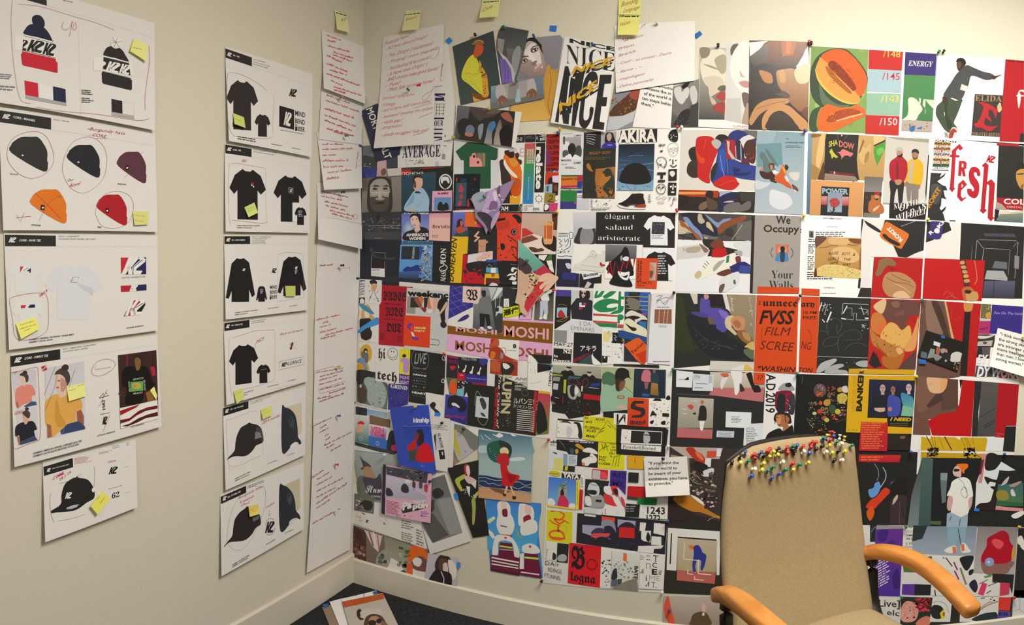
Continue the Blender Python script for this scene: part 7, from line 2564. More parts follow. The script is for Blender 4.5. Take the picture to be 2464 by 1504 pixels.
PRESS.run('''
Z O
S R 1.2 collage_sheet|collage sheet of a red blackletter ride-out poster and a weekend street photo|collage sheet|@| W 866,671 1082,687 1072,853 860,823
Z H5
D printed_lettering upright blue word
t 35325c s 11.6 10 11.4 38 9 KATANA
D printed_picture sketch of a hatted figure
p cfccc6 24,8.4 50,9 49,54 22,50
b 2a2624 30,12 36,10 42,12 42,18 32,18
b c08c58 33,18 42,18 41,29 33,29
n 22 2 8a8684,aaa6a2,5a5654 25 20 48 50
a 333 .6 36,30 32,40 28,48
a 333 .6 38,30 42,42 46,50
p 2a2826 11,42 21,42 21,54 10,53
p dedad4 12,46 16,43 20,47 20,53 12,53
D printed_photo woman crossed out by blue paint
p d9d5cd 10,54 47,56 45.6,124 8,121
b b88a50 15,66 18,58 26,55 31,60 34,72 34,82 28,84 16,82
b d8c8a8 21,66 27,66 29,76 25,81 21,77
b 28241f 12,82 20,80 30,80 34,88 31,98 34,106 30,118 16,118 12,100
b c8b090 8,64 14,70 12,76
b a88a60 32,74 40,80 36,84
b 3a7a8c 10,54 20,55 32,64 38,72 28,70 16,62
b 3f7ab0 8,104 14,96 26,88 38,80 46,79 46,90 36,94 24,98 12,106
p caa890 14,116 20,119 18,123 14,122
p caa890 26,119 30,117 30,124 26,124
D printed_poster red poster of black blackletter words
p 262426 52,11 83,12 83,21 52,19
p 9a1c26 52,19 108,23 106,62 96,73 92,131 46,127 47,56 51,50
t 1e1a1e f+ 54 46.6 96 48.6 16 BABES
x 4a1c20 1 56 51 92 54.6 3
t 1e1a1e f+ 58.4 74.6 90 76.6 16 RIDE
x 4a1c20 1 55 79 91 82 3
t 1e1a1e f+ 60 103 87 105.6 16 OUT
x 5a1c22 5 48 107 58 119
x 5a1c22 3 80 111 90 122
D printed_magazine magazine cover of legs on a kerb
p b5b0a6 97,24 172,32 169,142 92,136
p 8a8478 98,40 114,40 112,72 96,70
p 2c2c2a 104,42 124,42 124,60 103,60
b 8a4a34 110,44 122,42 124,56 130,64 126,66 120,60
b b8683a 118,42 128,44 122,60 128,66
p 26282a 128,42 136,42 133,60 128,62
b c07050 136,42 142,46 146,58 140,62 134,60
b d0a890 138,42 144,44 146,60 142,62
b c89880 146,44 154,46 150,62 146,70 144,62
b 7a2c34 124,60 132,62 130,69 126,66
b e0dcd4 134,66 140,64 144,66 137,71
b 25221f 156,46 168,42 171,54 166,66 166,84 160,86 156,66 152,60
b c89880 168,50 170,56 160,70 154,75 156,70
b 2a2624 158,88 164,84 169,92 165,97 159,95
t 1e1c1a b++ 98 38.4 172 43.4 11 weekenc
D printed_poster orange house party poster
p c83c1a 92.6,74 140,77 138,133 90,128.6
b 6a3080 97,94 101,89 107,89 106,94 102,96 105,102 101,100
p e4e0dc 104,104 108.6,105 111.6,113 107,112
b 6a3080 106,112 112,114 118,115 118,119 112,119 107,117
t d8b878 b++ 110.6 98.4 131 99.4 3.6 HOUSE
t d8b878 b++ 110.6 103.6 130 104.8 3.6 PARTY
l 2a2624 .6 140,117 154,119 156,124 154,128 139,127
Z O
S R 1.2 collage_sheet|collage sheet of brown and pink letter bands beside a blue grid|collage sheet|@| W 1082,687 1335,697 1328,878 1072,853
Z H6
D printed_picture blue grid slope with a tumbling figure
p e6e2da 9,9 50,13 48,85 5.6,82
p 35307a 9,9 51,13 49,49 6,70
l 9a98c8 .25 10,20 40,10
l 9a98c8 .25 9,32 49,17
l 9a98c8 .25 8,44 49,29
l 9a98c8 .25 7,55 49,40
l 9a98c8 .25 12,12 48,43
l 9a98c8 .25 9,22 40,52
l 9a98c8 .25 8,36 30,57
l 9a98c8 .25 24,11 50,36
l 9a98c8 .25 7,50 17,63
b 35306a 22,74 28,68 34,64 40,62 42,66 36,71 28,74
D printed_title peach card with a blackletter W
p d8b4a6 31.6,13 63.6,15 62.4,43.6 30.4,41
t 2a211e f+ 37 36.6 56.6 37.6 18 W
D printed_photo grey photo of a man with a bag in the street
p 8a8884>4a4947 62,15 102,16 99.6,94 48,90 50,44 62,43
p d0cec8 92,16 102,16 90,32 82,38
p b4b2ac 75,15 90,16 80,36 78,24
p 3a3a38 80,40 100,30 99.6,94 88,94
l c8c6c0 .7 88,30 87,50
l c8c6c0 .7 96,28 94,50
b 6e6c69 58,48 60,36 66,31 76,30 80,38 79,50 76,60 66,62 60,58
b 8a8784 63,22 66,20 71,22 70,30 66,32 63,28
b 2a2826 63,24 65,20.6 70,21 71,24 70,31 66,32
p 232220 60,60 77,62 79,78 77,84 73,82 70,66 68,84 61,84
b d0cec8 61,84 66,84 69,90 63,89
b d0cec8 73,83 78,82 82,86 76,87
b c0beb8 90,50 96,48 100,52 99,60 92,60 88,66
b 2a2826 89,52 93,50 93,56 89,57
D printed_band brown and pink bands with repeated capital letters
p 7a4c14 5.4,81 99,95 100,72 187,78 185.6,112.6 80,103.6 4.8,95.4
t d99aa0 b 102 99 179 105 18 MOSHI
t d99aa0 b 19 91 90 97 8 MOSHI
p d39ab4 4.8,95.4 80,103.6 79,138 3.4,124
p d39ab4 128,107 185.6,112.6 185,133 144,130 143,142 127,141
t 8a4c28 b 18 122.6 86 129.6 16 MOSHI
t 8a4c28 b 116 133 178 139 16 OSHI
p d39ab4 100,69 187,74 187,78 100,72.4
D printed_picture cream picture of a red figure numbered eight
p e6e0d2 80,103.6 128.6,107 127,143 78.6,138
b b0502c 80,104 90,104 94,108 92,118 80,119
b 9a3420 79,120 92,118 100,124 104,132 116,138 126,142 79,138
b c86828 80,126 88,128 84,138 79,137
o 6a5a4a .8 98,120 104,120 105,128 100,130 96,126
b 8a8478 97,128 101,130 100,138 96,137
p b02c28 80,104 86,104 82,112 80,110
t 2a2420 b+ 117.4 120 123.4 120.4 7 8
t 555 b 107.6 124 123 125 1.2 les sauvages
D printed_photo dark panels behind a red scarf
p 2f2f2e 100,15 128,18 128,50 100,50
p e2dfd8 102,35 110.6,35 111,49 101.6,49
o 333 .5 105,39 108,41 108,46 105,46 104,42
p c8c41e 99.6,53 130,45 131,62 107,68 100,66
t 2a2a1e b++ 101 64 127 57.6 8 通信
n 10 1.6 3a3a1c 100 54 108 66
p 2a2826 128,62 138,50 152,48 150,71 128,69
p d8a0b8 130,64 150,52 149,71 128,70
D printed_photo white clad legs in a dark hall
p 3a3834>6a6354 156,40 188,22 187,74 154,71
b d9d6d0 165,32 172,26 178,28 180,38 170,40
p b4b8c0 164.6,39 177.6,38 178,58 176,68 172,68 171,52 168,67 164,67
b e8e6e2 171,62 175,62 176,70 170,69
b d8d4cc 164,67 168,66 168,70 163,70
D printed_picture
p 242322 144,130 185,133 184,147 162,146 156,138 150,132
p e8e6e2 144,131 150,133 158,142 158,147 143,144
Z O
S R 1.2 collage_sheet|collage sheet of a green blob poster, a sunglasses portrait and a night road|collage sheet|@| W 1335,697 1622,705 1618,888 1328,878
Z H7
D printed_cover purple and black cover with a small red picture
p 4a3f86 13,9 39,9.4 39,24 12,23
p 242321 12,23 39,24 37,81 10,80
p 9ab4c0 14.6,43 32,43 31,61 14,60
b b03028 16,54 21,47 26,52 29,60 18,60
o 8a803a .8 14,66 22,64 30,60 34,58 28,66 18,67
a 8a803a .7 16,40 22,37 31,40
D printed_portrait woman in sunglasses and a dark jumper
p c4c0bb 39.4,10 77,12 75,66 38,62
b 2a2422 54,12 62,10 70,14 71,26 64,30 54,28
b c8a698 57,12 63,11 64.4,18 62,24 59,26.4 57,22
e 222 57.6 18 1.8 2
e 222 62.6 18.6 1.8 2
e 9a3c3c 59.6 23.6 1.6 .6
p 2b2a30 38,40 48,27 58,26 66,27 76,32 75,66 40,62
r d8d4d8 53 34.6 57 39
p b82c4c 60,34.4 65,34.6 64.6,39.6 60,39.4
r d8d4d8 53 39 63 42 .2
p b82c4c 53,43 58,43 58,46.6 52,46.6
D printed_poster green blob and red stripe poster
p ece9e2 78,3 132,3 129,80 76,76
b 24804a 101,11 108,6 118,4 128,5 131,9 130,12.4 118,10.6
b 24804a 79,26 82,14 86,13 84,22 93,13 97,14 92,24 108,14 118,13 110,22 97,27.6 93,24 86,26
p 24804a 121,13.6 125,13.8 125,24 130.6,24.4 130.4,29 125,29 124.6,40 130,41 129,47 119,48
b 24804a 77,42 84,33 98,28 112,28.4 122,32 120,36 108,37 100,41 104,44 118,42 114,48 100,51 86,50
b ece9e2 100,41 106,37 116,36 120,37 118,41 106,44
b 24804a 106,54 116,48 128,47 124,52 114,54
p b84848 77,53 119,56 118.6,59 77,57
p b84848 76.6,65 118.6,68 118,71.4 76.4,69
p 2a7a48 76.4,69.4 118.4,71.4 118,78 76,75
p b84848 119,71.6 129,72.4 128.6,78.6 118.4,78
b 24804a 120,56 126,55 129.6,59 127,64 122,64
p 24804a 119,56 122.6,56 122.6,71 118.6,70
D printed_lettering grey seminar lettering
p d0ccc6 38,64 77,68 92,78 90,88 40,85 36,108 10,104 10,81
p 8a8682 10,81 32,83 31,104 10,102
t 6a6662 n- 53 74 73 75 7 5 DA
t 7a7672 n- 38.4 81.6 79 85.4 7 EMINARS
t 3a3836 n 9.6 108.6 41.6 110.6 6.4 MAY 27
D printed_cover black cover with white Japanese letters above a road
p 242224 44,86 93,88.6 91,142 42,138
t efece8 n+ 54.6 117.6 82 118 8 アキラ
p 7a2430 42,132 74,119 56,133 42,138
b dedcd8 74,126 78,119.6 76,124 80,130 91,141 78,141 74,134
p 3a4a4c 56,134 73,122 76,140 50,139
D printed_title
p 262422 9,113 40,115 38.6,137 8,135
t ece8e0 s++ 25 121.4 38 122.4 6.6 N2
t ece8e0 s+ 9 128 16 128.6 4 la
t ece8e0 s+ 9 136 37 137.4 4.6 france
D printed_picture maps, grids and yellow paper
p e2ded0 92,79 121,80 128,140 92,142
p dccb80 94,84 110,86 104,103 94,102
n 26 2 c8b860,b8b4a8,9aa0a8,8a8e98 94 80 128 138
l 999 .2 94,110 128,113
l 999 .2 94,118 128,120
l 999 .2 100,104 99,138
l 999 .2 110,104 109,138
p 242320 110,86 130,87 129,105 110,104
a d8d4c8 .7 113,90 117,94 113,96 117,100
a c8b040 .8 126,96 129,98 126,101
p 242320 92,126 102,127 101,138 92,138
e e0dcd4 96.6 129 1.2 1.8
D printed_sneaker blue and yellow sneaker over an orange diamond
p 2a3038 132,15 176,16 168,137 130,135
p 2f5aa0 131,16 138,16 138,24 131,24
p 2f5aa0 158,16 176,17 170,58 160,50 156,30
l c8b43a 1 133,24 176,25
l c8b43a .9 133,31 174,33
l c8b43a .9 133,38 172,40
l c8b43a .9 134,44 170,47
b 7a7060 136,26 154,30 158,40 150,48 138,40
b d8d0bc 132,56 142,48 154,52 166,58 170,64 160,64 150,70 148,64 140,62
b 2c241e 134,60 146,57 158,60 146,64
b dcd2ac 131,66 140,62 154,72 168,80 169,94 150,90 131,86
b 2c241e 132,70 142,76 150,78 151,82 144,83
p 2f6a9a 153,66 169,68 168,80 158,74
p a83a70 158,52 168,53 167,58
p 2c4a7c 120,82 130,83 169,94 168,104 150,100 120,94
p d85a20 130,107 150,96 156,95 169,108 168,136 164,143 150,132
p c83418 150,124 168,116 167,136 164,143
t 3a1e14 n+ 145 124 164.6 106 6 Terron
p 242320 112,140 190,142 191,147 112,143
D printed_poster pale page with a brush word above brown bars
p dcd6d2 177,18 216,19 210,142 171,139
p 9a9690 172,20 178,20 170,136 168,134
a 5a5654 .8 185,24 196,22 190,28 186,32 200,26 208,28 198,36
a 5a5654 .8 186,36 192,30 200,38 206,32
x 777 1 187 41 208 44
p 8c5a44 183,46 212,46 212,71 182,70
l c89a80 1.4 191,47 190,70
l c89a80 1.4 200,47 198,70
l c89a80 1.4 206,47 204,70
r bbb 190 73 204 77
x 444 1 180 135 209 137
Z O
S R 1.2 collage_sheet|collage sheet of a sprawled figure in violet and black and an orange screening poster|collage sheet|@| W 1622,705 1926,713 1918,900 1618,888
Z H8
D printed_photo figure in violet and black sprawled beside shutters
p 2c2e28 12,6 147,10 146,125 8,137
p 33381f 12,6 24,14 34,70 44,106 24,110 9,100
p 9a866c>8a7a5e 100,9 150,10 147,100 134,90 104,40
l c8bc9c .9 106,12 110,40
l b8ac8c .9 137,14 144,48
n 10 1.4 e8dcc0 107 10 112 40
n 12 1.4 ded2b4 138 14 146 66
p d8d2c6 92,9 99,9 106,40 98,34
p ccc2b6 36,8 49,8 49,26 43,26
b 584a98 54,18 62,16 70,20 72,32 90,34 104,44 106,60 98,72 88,76 76,64 66,50 54,46
b 4c4086 38,40 52,40 66,44 66,50 52,48 42,44
b 7a68b8 86,36 98,40 103,48 96,52 88,44
b c08a8a 60,10 67,10 68,16 62,18
p 28221f 70,9 92,9 96,30 72,28
b 24262a 30,46 44,46 60,52 74,60 86,72 104,80 124,96 136,108 128,118 100,121 70,114 50,96 36,74
n 22 3 33363a,1c1e22,3c3c44,2a2430 40 60 120 112
a 50525a .5 40,66 60,84 84,96 110,104
a 50525a .5 50,92 62,86 66,98 56,104
a 50525a .5 76,100 96,98 112,106
b ccb890 96,56 100,48 108,46 114,50 110,58 108,66 116,76 114,80 104,72 98,66
b c08a60 106,54 112,48 122,47 130,52 131,64 126,72 116,72 110,66
b a86848 110,58 118,54 124,62 118,68
b 8a5c34 116,74 130,72 142,84 146,94 136,96 122,86
b b08858 126,74 138,78 140,90 130,86
b c8a860 130,100 140,92 146,92 145,106 136,102
b 5a6a4a 130,104 144,106 144,122 130,112
b 6a5a3c 67,52 73,50 78,54 74,61 69,60
p 32322f 70,121 146,124 146,126 70,124
D printed_photo bent figure in white trousers
p cfc5b4 71,124 147,126 146,141 70,139.6
b dcd4cc 106,139 118,134 128,131 133,133 128,141
p d8b050 130,130 136,131 146,140 128,141
D printed_poster orange poster of black hand lettering
p d1481c 151,11 223,13 219,146 146,142
t 2a1c18 b++ 154.6 27 157.6 27 9 :
t 2a1c18 f+ 161 29.6 221 31 13 unnece
t 2a1c18 o++ 155 60 216 60.6 23 FVSS
t 5a2414 o 164 80 210 80.6 14 FILM
t 5a2414 o 156 104 216 108 15 SCREE
a 5a2414 .7 162,66 159,76 160,90
t 2a1c18 o+ 152 141 218 144 9 *WASHIN
Z O
S R 1.2 collage_sheet|collage sheet of a chalk drawing on black and a painted bowed woman on red|collage sheet|@| W 1926,713 2217,721 2204,905 1918,900
Z I1
D printed_poster edge of the orange poster with show times
p d1481c 12.6,9 43.6,10 38,139 8,137
t 2a1c18 f+ 12 27 35 27 11 ary
t 4a2014 b 16 39 38.4 39 5 10 PM
t 4a2014 b 15.6 47.4 38.4 47.4 4.8 FREE
a 5a2414 .7 24,64 29,74 29,84
t 5a2414 o 12 97 30 100 13 NG
t 2a1c18 o+ 8 137 32 138 8 TON
D printed_drawing chalk drawing of plants on black
p 2b2c29 44,10 130,12 124,131 93,131 92,139 38,138
n 12 1.6 dedcd6,8a8a86 43 20 64 52
l e8e6e2 1.4 47,19 43,34
l b8b6b2 1 53,20 48,34
l b8b6b2 1 57,22 52,38
l e8e6e2 2.4 63,35 56,53
l e8e6e2 1.4 48,48 52,53
l dedcd6 .7 84,21 126,23
l dedcd6 .6 83,21 81,40
l dedcd6 .6 88,29 98,29 98,42
l dedcd6 .6 109,29 125,32 125,41
l dedcd6 .6 82,46 100,49 101,37 106,38 105,49 126,49
l e8e6e2 1.6 90,25 83,38
l e8e6e2 1.6 80,46 88,48
l dedcd6 1 113,26 118,40 124,34
l e8e6e2 2 120,46 126,46
n 10 2.6 b8b6b2,8a8a88 114 54 126 68
a 6a6a66 .5 58,70 55,58 60,48 70,46 80,52 80,62 73,72 72,56
a 6a6a66 .5 42,68 54,68 58,76
a 6a6a66 .5 76,78 88,68 104,66 114,74 112,81 96,83 82,83
a 6a6a66 .5 74,78 60,78 50,86 52,94 70,90 76,82
a 6a6a66 .5 76,78 74,90 76,102
a 6a6a66 .5 84,100 96,90 110,88 124,93
l dedcd6 .5 40,110 125,113
b b0aeaa 39,132 46,122 60,116 70,114 72,118 62,126 48,136 39,138
b a8a6a2 56,130 70,124 82,123 84,127 74,132 88,134 88,139 54,139
b a8a6a2 104,122 112,118 125,118 124,128 110,127
n 12 .6 e8e6e2 42 112 122 128
D printed_painting bowed brown figure with a patterned robe
p b8261c 130,13 214,15 205,132 124,131
b 6a443c 152,18 168,15 200,16 212,22 211,40 196,44 188,56 192,60 182,66 172,54 160,52 150,42 148,28
b 8a5c4c 164,20 176,18 178,26 170,28
b 7a4c40 168,40 178,34 186,32 184,40 174,42
b d8b888 134,26 150,14 156,18 152,34 146,38
b c87838 132,40 142,36 150,42 156,54 152,66 146,74 136,70 130,60
b d8683c 142,56 150,54 156,60 150,70 142,68
b dca858 146,74 160,54 172,56 182,66 194,58 198,74 190,92 178,100 160,92 150,86
b b87838 128,62 136,72 150,82 166,90 182,96 186,104 176,116 160,112 144,98 132,88
n 40 2 8a4c24,d89a50,a8602c,c88848 132 68 186 112
b e0a868 172,98 180,96 184,104 178,108
a 6a3018 .8 140,92 156,108 166,124
b d89858 186,98 200,72 210,44 206,92 196,102
b b06828 150,110 170,112 186,104 178,128 164,132 150,124
p 2a2624 134,100 148,126 136,130 126,122
p 5a4038 186,118 206,100 205,132 176,131
b b81c1c 196,40 206,44 206,54 200,50
l 3a2018 1 148,128 138,104
D printed_poster corner of the yellow banker poster
p cf9f18 93,131 204,133 203,141 92,139
t 2a2418 b++ 118 139 118 134 8 R
Z O
S R 1.2 collage_sheet|collage sheet of a brown draped figure on red beside violet and body-work panels|collage sheet|@| W 2217,721 2462,738 2452,925 2204,905
Z I2
D printed_painting brown robe and black scabbard on red
p b81c1c 20,9 126,12 114,144 12,141
b 6a4c40 20,9 62,10 70,50 80,90 92,110 88,144 11,142 16,90
b 8a6c58 28,12 42,14 50,40 58,66 44,72 30,60
b 4a342c 38,12 52,18 66,60 70,88 58,66 48,40
b d8a468 60,10 64,14 72,54 78,80 74,80 68,50
p 262320 96,29 107,29 100,143 88,142
b c88c4c 96,12 110,13 110,24 106,29 96,28
a c8604c .4 74,24 73,40 84,44 90,38
D printed_panel violet panel with a line of italic type
p 3c2e80 145,14 201,17 201,70 140,68
t b0a8d0 o 148 33.6 201 35.4 4.6 Fun On The Inside
p 6a6a48 126,13 144,14 142,42 124,41
n 20 2 8a8458,4a4a30,b8a070 126 14 143 40
e c89a30 138 36 5 5.6
p c8b8b4 124,42 142,43 142,46 123,46
p b03468 123,46 142,46 140,69 121,68
t 3a1c30 b+ 122.6 61 138 59 3 support
D printed_lettering white words on a grey and red panel
p 3a3634 121,69 150,70 148,92 118,92
b d8d0c0 121,72 136,72 150,70 138,76 122,77
p bdb4a8 120,82 146,80 144,90 118,90
e 6a4a40 132 84.6 3.6 2.6
p 2c2a2c 119,92 142,92 140,112 117,110
p 5a5458 127,92 142,92 140,108 128,108
p a81a22 157,136 201,140 201,148 157,146
p 4a4648 117,124 158,130 156,144 114,144
t e8e4e0 i++ 118 120 138 120.6 15 EY
t e8e4e0 i++ 117 143.6 201 147 18 DY WORKS
''')
